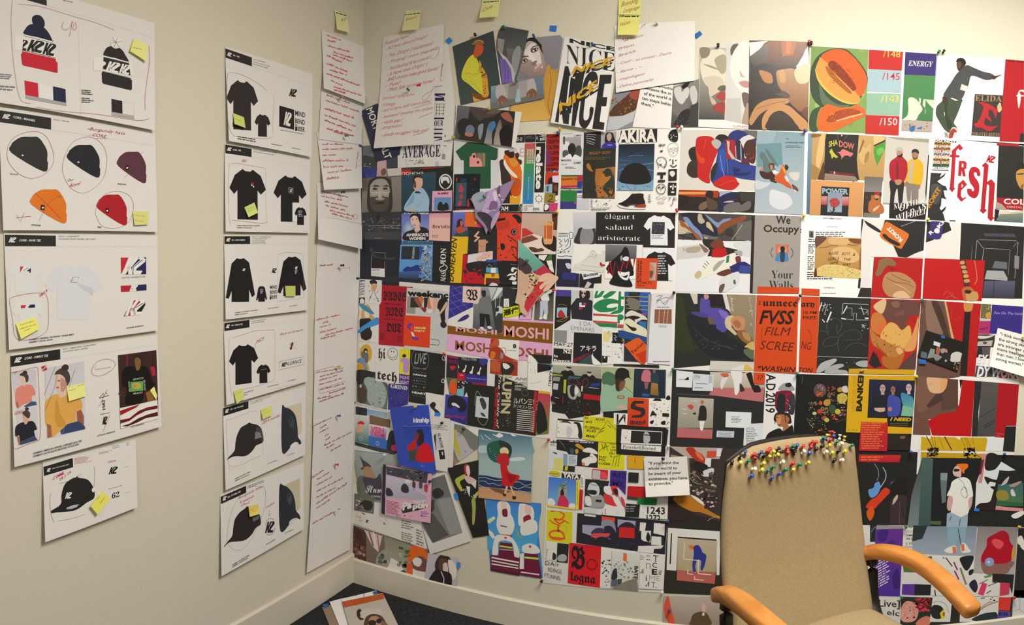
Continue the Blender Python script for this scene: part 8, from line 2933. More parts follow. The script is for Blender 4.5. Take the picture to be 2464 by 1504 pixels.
PRESS.run('''
Z O
S R 1.2 collage_sheet|collage sheet of blackletter greeting words with a smiley and a grind cover|collage sheet|@| W 860,823 1072,853 1068,1024 855,970
Z I3
D printed_photo figure in grey before a yellow disc
p c9c4bb 13.6,5 44,9 43,66 12.6,52
b b88c2c 20,14 30,9 37,18 36,34 26,38 18,28
p b8842c 13,42 30,38 34,52 13,52
b 5a5c5a 20,22 28,22 32,28 30,40 22,34
b 6a7c88 14,34 22,31 27,38 30,52 26,54 22,42 14,40
b 2a2420 24,18 28,16 30.6,20 28,24 25,23
b d0a890 26,20 29,20 28.6,23 26.6,23.4
D printed_photo pale dress on a dark green ground
p 3a3c38>5a6a58 12.6,52 44,55 66,78 62,117 12,104
b 2c2a28 13,52 40,55 40,62 24,72 14,76
b 8a9286 30,63 44,66 56,74 62,90 56,112 40,112 30,100 30,84 24,70
b 4a3a34 14,78 22,76 28,86 28,104 16,104
e c8a898 19 78 1.8 2.8
n 24 2.4 7a8878,9aa294,5a6656 32 68 60 112
D printed_title blackletter greeting with a smiley face
p d2ccc8 43,11 82.6,16 82,75 43.6,69.6
t 2a2422 f+ 48 31.6 60 33 17 hi
o 3a3634 .7 71.6,15.6 78,18.6 80,25 77.6,32.6 71.6,35 66,31.6 63.6,25 66,18.6
e 3a3634 69.6 21 .9 1.2
e 3a3634 73.6 21.4 .9 1.2
a 3a3634 .6 66,27 69,31 74,31 77.6,27
t 2a2422 f+ 46 66 78.6 71 16 tech
D printed_photo person in a pink tee on yellow
p c6ba22 83.6,16 100.6,18 99.6,60 82.6,57.6
b 2a2420 88,27 91,25 94,28 92,31 88,30
b a87aa8 85,33 90,31.6 96,32.6 100,36 98,44 97.6,55 89,55 89,40 85,38
D printed_title pink word on violet
p 3a2c70 82.6,57.6 99.6,60 98.6,75 82,72
t b88a9a b+ 83.6 65.4 99 67 5 PALING
t b88a9a b+ 83.4 73 98.6 74.6 5 NIGHT
D printed_cover violet cover with small lines
p 33306e 65,74 98.6,75 96.6,108 64,117
t d0ccd4 s+ 68 80.6 96 84.6 6 GRIND
n 90 .7 6a6aa0,54548c 68 86 94 110
D printed_poster black concert poster
p 252422 101,18 159,25 156,93 126,88 126,108 97.6,104
o 8a8884 .4 106,20 128,22.6 128,47.6 105,45
t 8a8884 o+ 107 41 127.6 41 17 LIVE
t 8a8884 n 105 49.6 127 51.6 2.6 OCT - 30
l 777 .3 105,53 128,57
t c8c4c0 i+ 104.6 59.6 127.6 63 2.8 DREAMS
l 777 .3 105,64 128,67
t 8a8884 n 104.6 69.6 127 72.6 2.6 U N T I L
l 777 .3 105,73 127.6,76
t 8a8884 n 104 79 126 82 2.4 M - F
l 777 .3 104,83 126,86
t dcd8d4 b++ 103.6 89.4 126 93 3.4 HEART
l 777 .3 104,93 125,97
o c8c4c0 1 156,28 153,31 154,34.6 158,35
o c8c4c0 1 155,66 152,69 153,71.6 157,72
D printed_drawing ink figure on cream
p d8d2ca 126,88 156,93.6 155.6,130 126,127
p c8c0b4 130,98 148,96 153,100 150,126 130,124
b 2a2826 133,108 139,104 143,108 141,114 146,118 149,122 144,124 139,118 134,113
p 2f6fae 141,121 150.6,122 150,128 140,127.6
a 9a9690 .5 152,102 154,105 151,108 153.6,112
Z O
S R 1.2 collage_sheet|collage sheet of a large film title set sideways and white arms on black|collage sheet|@| W 1072,853 1328,878 1321,1056 1068,1024
Z I4
D printed_poster violet and red gig poster
p 28243c 10.6,9.6 31,13 28,50 9.6,47
p a8242c 12,10.4 30,13.6 30,16.4 12,13.4
t 7a1c3c b+ 11 22.6 29.6 25 6 HELIO
p 2a2926 10,25.6 29,27 28.6,50 9.4,47
b a8282c 15.6,30 20,28 26,29 23,34 19,35.6
D printed_poster black poster of white arms
p 262422 31,13 79,16.6 78,62 40,58 28.6,46
t 8a8884 n++ 35.4 18 60.6 20 5 MELLOTINE
b d8d2c8 29.6,26 31,30 31.6,32 29.6,31
b d8d2c8 42,27 44,28 42.4,33 41,38.6 36.6,37.6 41,32
b d8d2c8 54,29 56,30 54.4,35 53.6,41.6 48.6,40 52.6,35
b d8d2c8 66.6,31 68.6,32 66.6,37 66,43 61,41 65,37
p 332c70 42,41 78,46 77.6,58 41,55
x 7a74a8 1 43.6 47 76 50 3
p a8202c 28.6,39 41.4,40.6 40.6,53.6 28,51.6
t d8a8a0 b 32 44.6 38.6 45.4 2 APRIL
p 8a1f2a 53,56 77.6,58 77,61.6 53,59.6
b 3a3478 66,16 79,17 78,24 70,28 66,22
D printed_picture orange flower and striped mask
p 4a5a46 9.4,47 28,50 27,78 15,76
b c8501c 18,52 26,50 27.6,60 26,76 17,74 14,66
b 8a6a30 22,50 27.6,52 26,58 21,56
p 26242a 28,52 47,55 46,68 40,80 27,78
n 34 1.6 dcd8d2,dcd8d2,222 28 53 46 68
p 6aa0a4 28,67 40,66 38.6,80 27,78
D printed_portrait blue profile with a pale mask
p 3a3c90>2c2a60 8.6,76 46.6,81 43.6,128 6.4,116
b 24222c 12,86 20,78 34,80 44,92 42,104 32,106 26,96 14,100
b d8c8b4 19,91 24,90.6 28,93 32,97 31,99 25,96 20,95
t a02c4c o+ 8 114 42 117 5 darling
D printed_picture pale tag on a cord on black
p 242320 40,58 92,63 89,136 44,128 46.6,81
o 8f9a5a .7 61,71 66,76 69,82 63,90 59,96 58,86
o 8f9a5a .7 63,116 68,126 74,128 78,122 79,116
p b4b2ac 60.6,79 81.6,81.6 80,117 58,114
b 3a3836 66,84 71,82 76,90 77,98 73,102 69,96 67,90
b 3a3836 67,107 72,108 76,114 70,112
D printed_photo red cloth and dark animal
p 9a3420 84,17.6 130,21 129.6,45 100,43 83.4,40.6
b b0502c 86,20 96,20 101,28 98,38 86,36
b 2f2a26 103,23 120,24 124,34 112,46 103,42
b e6e2dc 105,24 112,25 117,30 111,34 106,31
D printed_poster film poster with its title set sideways
p 2b2822 92,42 165,70 160,146 88,136
t b0a27c n+++ 106 43 102 108 15 LUPIN
t a81c22 b++ 92.6 64 89.6 135 4.6 CINEMATIC
t d8d0c4 o 98 44 94 134 4 The Castle of
t 8a8678 b 125 51.6 145 52.6 4.6 ANI
t a8a490 b++ 125 58 146 58.6 4 CLASSIC
t a8a490 b+ 125 64 146 65 3.6 SERIES
p 7a766a 125,65 136,66.4 135.6,70.4 125,69
o 6a665c .6 140,68 146,70 147,77 141,79 137,74
t c8c0a8 n+ 123 91 162.6 94.6 8 ルパン三世
t c8c0a8 n 122.6 98 162 102.6 4.6 カリオストロの城
p a82228 158,70 163,72 158,142 154,141
l d8d2c4 1 129,102 158,105
l d8d2c4 1 129,105 158,108
l d8d2c4 1 129,108.4 158,111.4
l d8d2c4 1 128.6,111.8 157.6,114.8
l d8d2c4 1 128.6,115.2 157.6,118.2
l d8d2c4 1 128.6,118.6 157.4,121.6
l d8d2c4 1 128.4,122 157.4,125
l d8d2c4 1 128.4,125.4 157,128.4
l d8d2c4 1 128.2,128.8 157,131.8
l d8d2c4 1 128,132 156.6,135
l d8d2c4 1 128,135.4 156.6,138.4
n 16 1.4 8a8678,6a665c 103 110 118 134
D printed_picture dark hill under a red and yellow rainbow
p b03048>5a7028 164,74 185,77 182,142 160,144
p c89a2c 164.6,70 185,72 185,76 165,74
b 242320 164,92 170,91 176,104 180,130 176,138 162,140
D printed_drawing line drawing with an upright name
p 242322 148,8 187,11 186,35 163,40 163,24 156,14
p e6e2da 148,10 156,16 163,24 163,40 186,35 184,72 146,68
t 2a2826 b+ 184 37 181 62 4 KAERU
a 555 .4 150,58 160,57 170,54
n 8 1 3a3836,6a6866 147 24 163 42
Z O
S R 1.2 collage_sheet|collage sheet of helmeted figures, a mint shirt and an orange S poster|collage sheet|@| W 1328,878 1618,888 1611,1074 1321,1056
Z I5
D printed_photo two figures in silver helmets above dark small posters
p a8a488>8a8870 14,6 94,12 93,32 66,30 30,24 13.4,22
p 262522 13,21 94,32 92,90 40,98 34,90 12,86
b 24201e 28,20 34,18 44,18 49,24 47,28 29,26
b b8a090 33,11 40,8 44,12 42,17 38,19 34,16
b 9a988e 30,8 38,6 46,9 47,12 40,11 31,11
b 222 36,12 44,12.6 43,15 37,14
b 24201e 62,26 70,24 78,25 84,30 82,36 62,34
b b8a090 70,21 76,20 78,24 75,28 71,26
b 9a988e 67,18 73,13 80,15 82,21 74,19.6 67,21
b 222 70,20 77,20.6 76,23 71,22
p 7a8238 13.4,23 30,25 30,28 13,27
p 8a867a 15,28 26,29 25,36 14,35
p b4b0a8 15,39 23,40 22,50 14,49
p a8a838 32,33 36,33.4 35,56 31,55
t 4a8a88 o+ 38 31 60 31 4 Jinxy
o 9a3c5c .5 39,38 44,32 52,33 56,38 60,41 50,41
b 9a9484 38,45 44,42 54,44 60,56 58,62 54,60 50,66 40,62
b 2a2826 43,44 50,43 50,58 46,62 42,54
b d0c8bc 50,46 54,46 56,54 50,58
o a0485c .5 64,34 70,32 72,40 64,46
p 2c3a78 76,40 92,38 91,44 76,45
l c8c8c8 .7 73,46 90,48
p a81c24 64,56 93,60 92,68 64,65
p e0d8d4 61,43.6 63,43.8 62.6,52.6 60.6,52.4
b 2a1e1e 13,58 34,59 33,74 13,72
l c8c4c0 .7 17,62 24,64
p 6a7a3c 12,68 19,73 12,74
l a8242c 1 31,61 30,72
n 24 2 444240,3a3836,5a5450 36 66 60 88
n 8 2 a8282c,7a2028 62 70 84 92
D printed_photo person in a dark cap and mint shirt
p a4a678>b0b68a 95,12 148,15 146,88 138,86 92.6,84
b 4a6a4a 95,26 104,20 116,26 118,38 108,44 96,40
b 8faa8a 95,44 112,44 122,50 132,48 142,56 146,64 144,84 120,86 94,86
b 25221f 116,26 120,16 128,13.6 138,18 140,28 143,33 136,30 120,40
b 3a2c26 117,36 124,32 132,34 132,42 124,52 118,50
b 7a5038 124,38 132,36 131,46 124,52
p a85030 120,59 131.6,60 131,65 120,64.4
p 8faa8a 122,60.6 129.6,61 129.4,63.4 122,63
l 3a3a2c .6 131,44 146,56
b c89a8a 118,78 130,74 134,80 122,82
p 242320 98,86 138,83 136,98 97,94
D printed_photo dark room with a pink jacket and ochre trousers
p 26303a>1f2a38 148,15 200,17 199,64 146,62
b c06a74 162,20 168,17 174,20 176,36 160,35
p 8a5a54 164,38 172,38 169,49 166,49
b 2a3c40 176,22 186,22 188,38 176,38
p a8783c>7a5a28 176,38 187,40 188,60 174,58
b 30508c 162,56 172,57 171,61 161,60
e 8a5a48 180.6 19.6 2.4 2.6
D printed_poster orange poster with a blackletter S
p d04a1e>c02f1c 137,62.4 172,64.6 171,112 136,110
p 332a26 147,68 164,68.4 163,72.6 150,72.6 150,76.6 164,80 166,84 166,90 160,95.6 143,96 145,92 158,91 158.6,86 142,81 142,74
t 332a26 f++ 140.6 106.6 166.6 107.6 9 wans
D printed_picture black and white faces close together
p 262422 22,97 64,101 63,104 22,100
p dedad4 21,100 64,103 62,130 20,128
b 3a3836 24,104 36,100 44,106 36,104 28,106
b e6e2dc 22,106 34,104 44,110 46,124 34,127 22,124
b b8b4ae 38,110 46,116 42,128 36,126
b 2a2826 48,104 54,103 60,108 62,128 56,128 54,112
b d8d4ce 48,108 53,107 56,120 52,128 46,122
l 333 .7 21,113 24,112
l 333 .7 22,118 25,120
D printed_poster yellow concert poster
p c6bb1e 65,92.6 118,97 118,139 63.4,131
t 2c2c1e b 66.6 98 71 98.4 4 N
t 2c2c1e b 84 100 100 101.6 4 ACHT
l 2c2c1e .3 83,102.4 102,103.6
t 2c2c1e b 68 104 78.6 105 3.6 #15
t 2c2c1e b 66.6 113 92 116 4 DI SPRIN-
t 2c2c1e b 70 118.6 84.6 120 4 KLES
t 2c2c1e b 69 127.4 83 129 4 MAR
a 2c2c1e .5 104,100 98,110 88,122 80,130
a 2c2c1e .5 105,101 112,110 118,116
l 2c2c1e .8 92,116 100,112
l 2c2c1e .8 90,120 98,117
l 2c2c1e .7 104,108 110,112
D printed_title
p e4e0da 114,87.6 137,89 136,108 114,106.6
t 242220 n++ 118.6 106 133 106.6 15 И
p 25231f 97,86 114,88 114,96.6 97,94
D printed_drawing small black graphic figures on white
p e6e2da 172,64 208,65 206,112 171,110.6
p 242220 178,68 182,64 191,64.6 193,68.6
b 242220 202,60 206,60 207,66 200,66
o 555 .4 174,73 180,73 184,76 178,76
n 26 1.4 242220,555 174 71 206 108
b 242220 174,94 178,84 184,92 178,92
p 242220 194,88 205,89 205,94.6 194,94
b 242220 174,102 180,100 178,106 174,105
b 242220 192,103 198,101 199,107 193,107
D printed_photo framed close-up above a serif title on black
p 25231f 119,107 171,111 198,112 204,116 201,142 118,139
p dedad4 127,114.6 194,118.6 192.6,141 125.6,138.6
p 2a2826 143,117 193,119.6 191.6,139 141.6,137
b a8a49c 166,119 172,122 174,132 170,138 164,138 163,126
l 1c1a18 1.4 164,124 176,125
n 10 1 3a3836 130 116 138 136
Z O
S R 1.2 collage_sheet|collage sheet of a framed man on pink floor, a red motorcycle and a braided youth|collage sheet|@| 2b2a28 1618,888 1918,900 1910,1082 1611,1074
Z I6
D printed_photo bent legs on a pink floor
p cbbfac>b0a58a 74,11 171,13 168,41 80,38
p b86a66 80,38 168,38 166,62.6 72,50
b d8d0c8 98,16 104,13 104,22 98,34 94,41 92,30
b e0d8d2 110,6 128,8 128,30 122,48 117,49 115,30
b c8603c 92,14 104,13 106,18 98,20
b 23201e 136,12 146,13 150,32 158,34 162,44 154,46 148,42
b 3a3430 126,30 134,42 126,44
p d8c060 134,8 142,11 136,14
D printed_photo standing man in a dark coat in a framed picture
p b5aa98>8f8a70 20,54 80.6,57 79,108 18,107
p b0645e 18,107 79,110 77.6,125.6 17,123
l 66606a .7 16,48.6 82,52
b 2c2824 57,70 64,69 68,76 67,94 54,94 55,82
p dcd4cc 56,95 65,95 62,110 60,113 57,110
e a8684c 60.6 63 2.6 4
b c8483c 35,69 42,67 46,71 42,76
l e8e0d0 .8 26,74 34,76
l e8e0d0 .8 26,82 34,83
l e8e0d0 .8 44,60 52,62
p 26221f 44,82 49,80 50,84 46,84
p a81c1c 17,123 77.6,125.6 77.6,126.6 17,124
D printed_text grey computer windows
p dcdad6 16,8 45,11 43,38 15.6,36.6
p 23201e 30,24 37,18.6 38,25 30,24.8
l 444 .7 20,24 30,24
p d0d0ce 45,13.6 81,16 79,44 44,43
l 333 .8 50,31 70,31.6
l 333 .8 47,38 62,38.4
x 888 4 47 15 58 24
x 888 7 72 17 79 30
p dad8d4 101.6,79 145.6,80.6 144.4,107.6 100.6,106
x 777 5 111 87 128 99
p c2c2c4 86,112 116,113 115,124 85,123
x 8a8a90 4 89 113 113 123
p d4d4d2 144,100 167,99 164,139 131.6,138 133,108
x 888 10 136 106 158 136
D printed_lettering upright date
p e2deda 170,13 223,15 217,142 164,138
t 272422 n+ 188 14 171 14 1 .
t 2a2724 n++ 171.6 14 170 81 16 A.D.2019
D printed_photo front of a red motorcycle
b 9a9894 192,42 196,34 206,29 216,34 220,42 210,44
b 272422 204,32 211,29 215,33 212,37 205,36
b 7a2030 187,48 192,44 214,44 218,60 212,76 200,80 188,76 186,60
b 2a282c 190,58 194,48 202,50 204,62 202,82 192,82 189,72
l d8a0a8 .7 206,58 210,62
l d8a0a8 .7 205,64 210,67
b 3a3438 212,54 220,50 219,82 210,82 208,70
n 14 1.4 c8c4c4,2a282c,a83040 206 46 219 80
D printed_portrait braided youth in a dark jumper
b 2b2826 186,84 194,80 210,82 214,92 212,100 186,96
b a8683e 187,86 194,84 204,85 211,92 208,100 212,107 206,112 198,116 200,106 192,104 188,94
l 2a1c16 1.2 203,84 205,98
l 2a1c16 1.2 187,84 186,100
b c8885c 190,88 196,86 196,98 192,102 189,96
l 2a1c16 .8 188,89 194,90
l 6a3428 1 191,102 196,101
b 232120 169,138 172,120 182,112 194,108 200,113 208,108 217,104 216,140 190,142
b 4a5a9a 192,126 200,124 212,128 211,134 190,133
p d8d4d2 183,135 215,134 214,142 181,142
t b03a30 b+ 193 141 215 141 5 THE
D printed_poster foot of the orange poster
p d1481c 150,0 170,0 168,31.6 149.6,31
t 2a1c18 o+ 156 24 166 25 8 17
Z O
S R 1.2 collage_sheet|collage sheet of a dark flower still life and a yellow banker poster|collage sheet|@| 201f1d 1918,900 2204,905 2190,1087 1910,1082
Z I7
D printed_photo flowers and fruit on black
b 5a4a3c 40,34 48,26 58,30 60,42 50,48 42,44
n 20 2 9a6a8a,a87898,7a5a6a 44 27 58 40
n 20 2 b8482c,d8682c,c8502c 41 39 55 48
n 14 2 8a5a30,a8303c 62 30 76 40
n 26 2.2 8a6a44,6a5038,a0805a 62 40 76 56
b c0a84c 78,48 84,42 92,43 95,50 90,58 82,58
n 26 2 d8c85c,b8a038 78 42 94 60
b b88a3c 56,56 60,52 66,53 67,59 62,63 57,61
b c8c0b8 86,32 94,30 96,40 88,40
b b8823c 79,34 85,32 86,39 79,39
n 26 2.2 8a7058,6a5440,a88a70 31 56 47 70
n 26 2.2 8a6a50,a8704c 50 64 64 78
n 20 2.2 8a5a5c,a87878 80 64 94 80
e c8502c 51 58 3 3.4
e b8402c 49 72 3.6 4
e b8b03a 79 72 4.6 4.6
e c0b87c 41 75 3.6 2.6
b 3a5038 64,64 70,60 76,66 72,76 67,74
n 20 2 c85028,b83c20,d87840 68 76 80 86
b 9a502c 52,82 58,79 62,83 56,87
e b8b04a 61 86 4 3.6
n 26 2 5a6048,4a4a38,8a8a68 28 78 56 94
n 20 2 8a5a30,b89a60,5a3c28 34 94 74 108
n 12 2 a8502c,8a3c24 42 106 50 120
l 6a6a58 .5 76,90 92,84
l 8a8878 .4 22,14 20,26
D printed_poster yellow poster of shouting figures
p d3a11a 97.6,3 208,6 206,109 92.6,106
t 2a2418 b+++ 118 72 122 5 9 BANKER
t a8821a n- 108 72 110 14 6 UNTITLED ONE
e b08a18 98 102 1.2 1.4
e b08a18 104 102 1.2 1.4
e b08a18 110 102.4 1.2 1.4
p 24283c>1c2030 131,19 206,21 203.6,98 160,96 161,83 128,82
f b8988c - 153 34 7
f 9a6a50 - 170 36 6
f c8a8a0 - 196 33 7
b 222428 134,62 138,50 146,45 160,46 164,52 162,64 134,66
p c8a094 139,66 157,65.6 157,71 150,74 140,70
b 3f4c98 162,48 172,46 182,52 182,72 176,80 162,80
p 25252a 130,74 160,72 160,82 128,82
b 3a78a8>5aa088 183,42 194,44 203,50 203,66 188,64
p 7ab08c 186,62 203,66 203,80 183,79
e c07060 165 68 3.4 3.6
p 1f1e1c 161,80 203,82 202,98 160,96
t cfa61e i++ 165 87 200 88 5.6 I NEED
x 5a5030 2 165 90 199 96
D printed_poster red card of orange text
p c0301e>b01830 117.6,88.6 162,90 160,145 113.6,143
x d8703a 12 118 89 157 134
x d8703a 1 117 138 148 143
D printed_photo dark portrait with lit lips
p 2c2420 162,109 198,110 196,136 160,135
b 7a5448 182,113 190,112 189,116 183,117
Z O
S R 1.2 collage_sheet|collage sheet of a peach disc on brown and red folds over a yellow comic band|collage sheet|@| W 2204,905 2452,925 2440,1098 2190,1087
Z I8
D printed_painting brown folds with a peach disc on red
p 6a4a3c 18,7 92,9 92,70 60,80 40,84 44,112 12,111
p 5a4034 64,10 92,10 92,64 62,68
b 7a5644 20,10 36,10 60,30 50,56 22,70
p 4a3630 60,30 66,50 40,64 36,60
b d8a87c 37,20 40,8 70,8 72,24 64,36 52,38 42,34
b d89c64 64,9 72,10 72,22 63,34 60,36
l c88a54 1 38,24 48,19
p b81418 100,10 122,11.6 115,114 46,112 39,86 62,74 88,70 94,56
p 28201c 94,9 102,9 96,30
D printed_panel grey and red panels
p 2c2b29 122,11 136,12 128,70 127,114 115.6,114
p 5a544e>4a4642 134,12 164,13 158,114 126,114 128,84
l 2a2826 1 136,96 158,84
l 2a2826 1 138,99 158,88
l 2a2826 .8 130,80 158,64
p ac171e 164,13 208,14 208,95 176,95 174,116 157,115
l d8b0a8 .4 159,109 173,110
l d8b0a8 .4 159,113 167,113.6
p 242624 175.6,96 208,96 208,142 171,140
D printed_picture yellow comic bands with black bursts
p dcd8cf 24,112 143,116 172,118 170,140 22,138
p c79c1a 27,114 142,116 144,121 140,140 26,138
p e4e0d8 36,112 44,112 43,118 28,114
p e4e0d8 85,114 97,115 95,120
l 2a2418 1.4 36,113 47,134
l 2a2418 .5 45,113 50,133
l 2a2418 .5 50,113 53,132
l 2a2418 .4 58,113 66,136
l 2a2418 1.6 68,114 81,138
l 2a2418 .5 97,115 105,134
l 2a2418 .5 103,115 110,132
l 2a2418 .5 107,115 114,133
l 2a2418 .4 117,115 120,128
n 26 4 2a2420 38 133 58 142
n 26 4 2a2420 102 133 122 142
''')
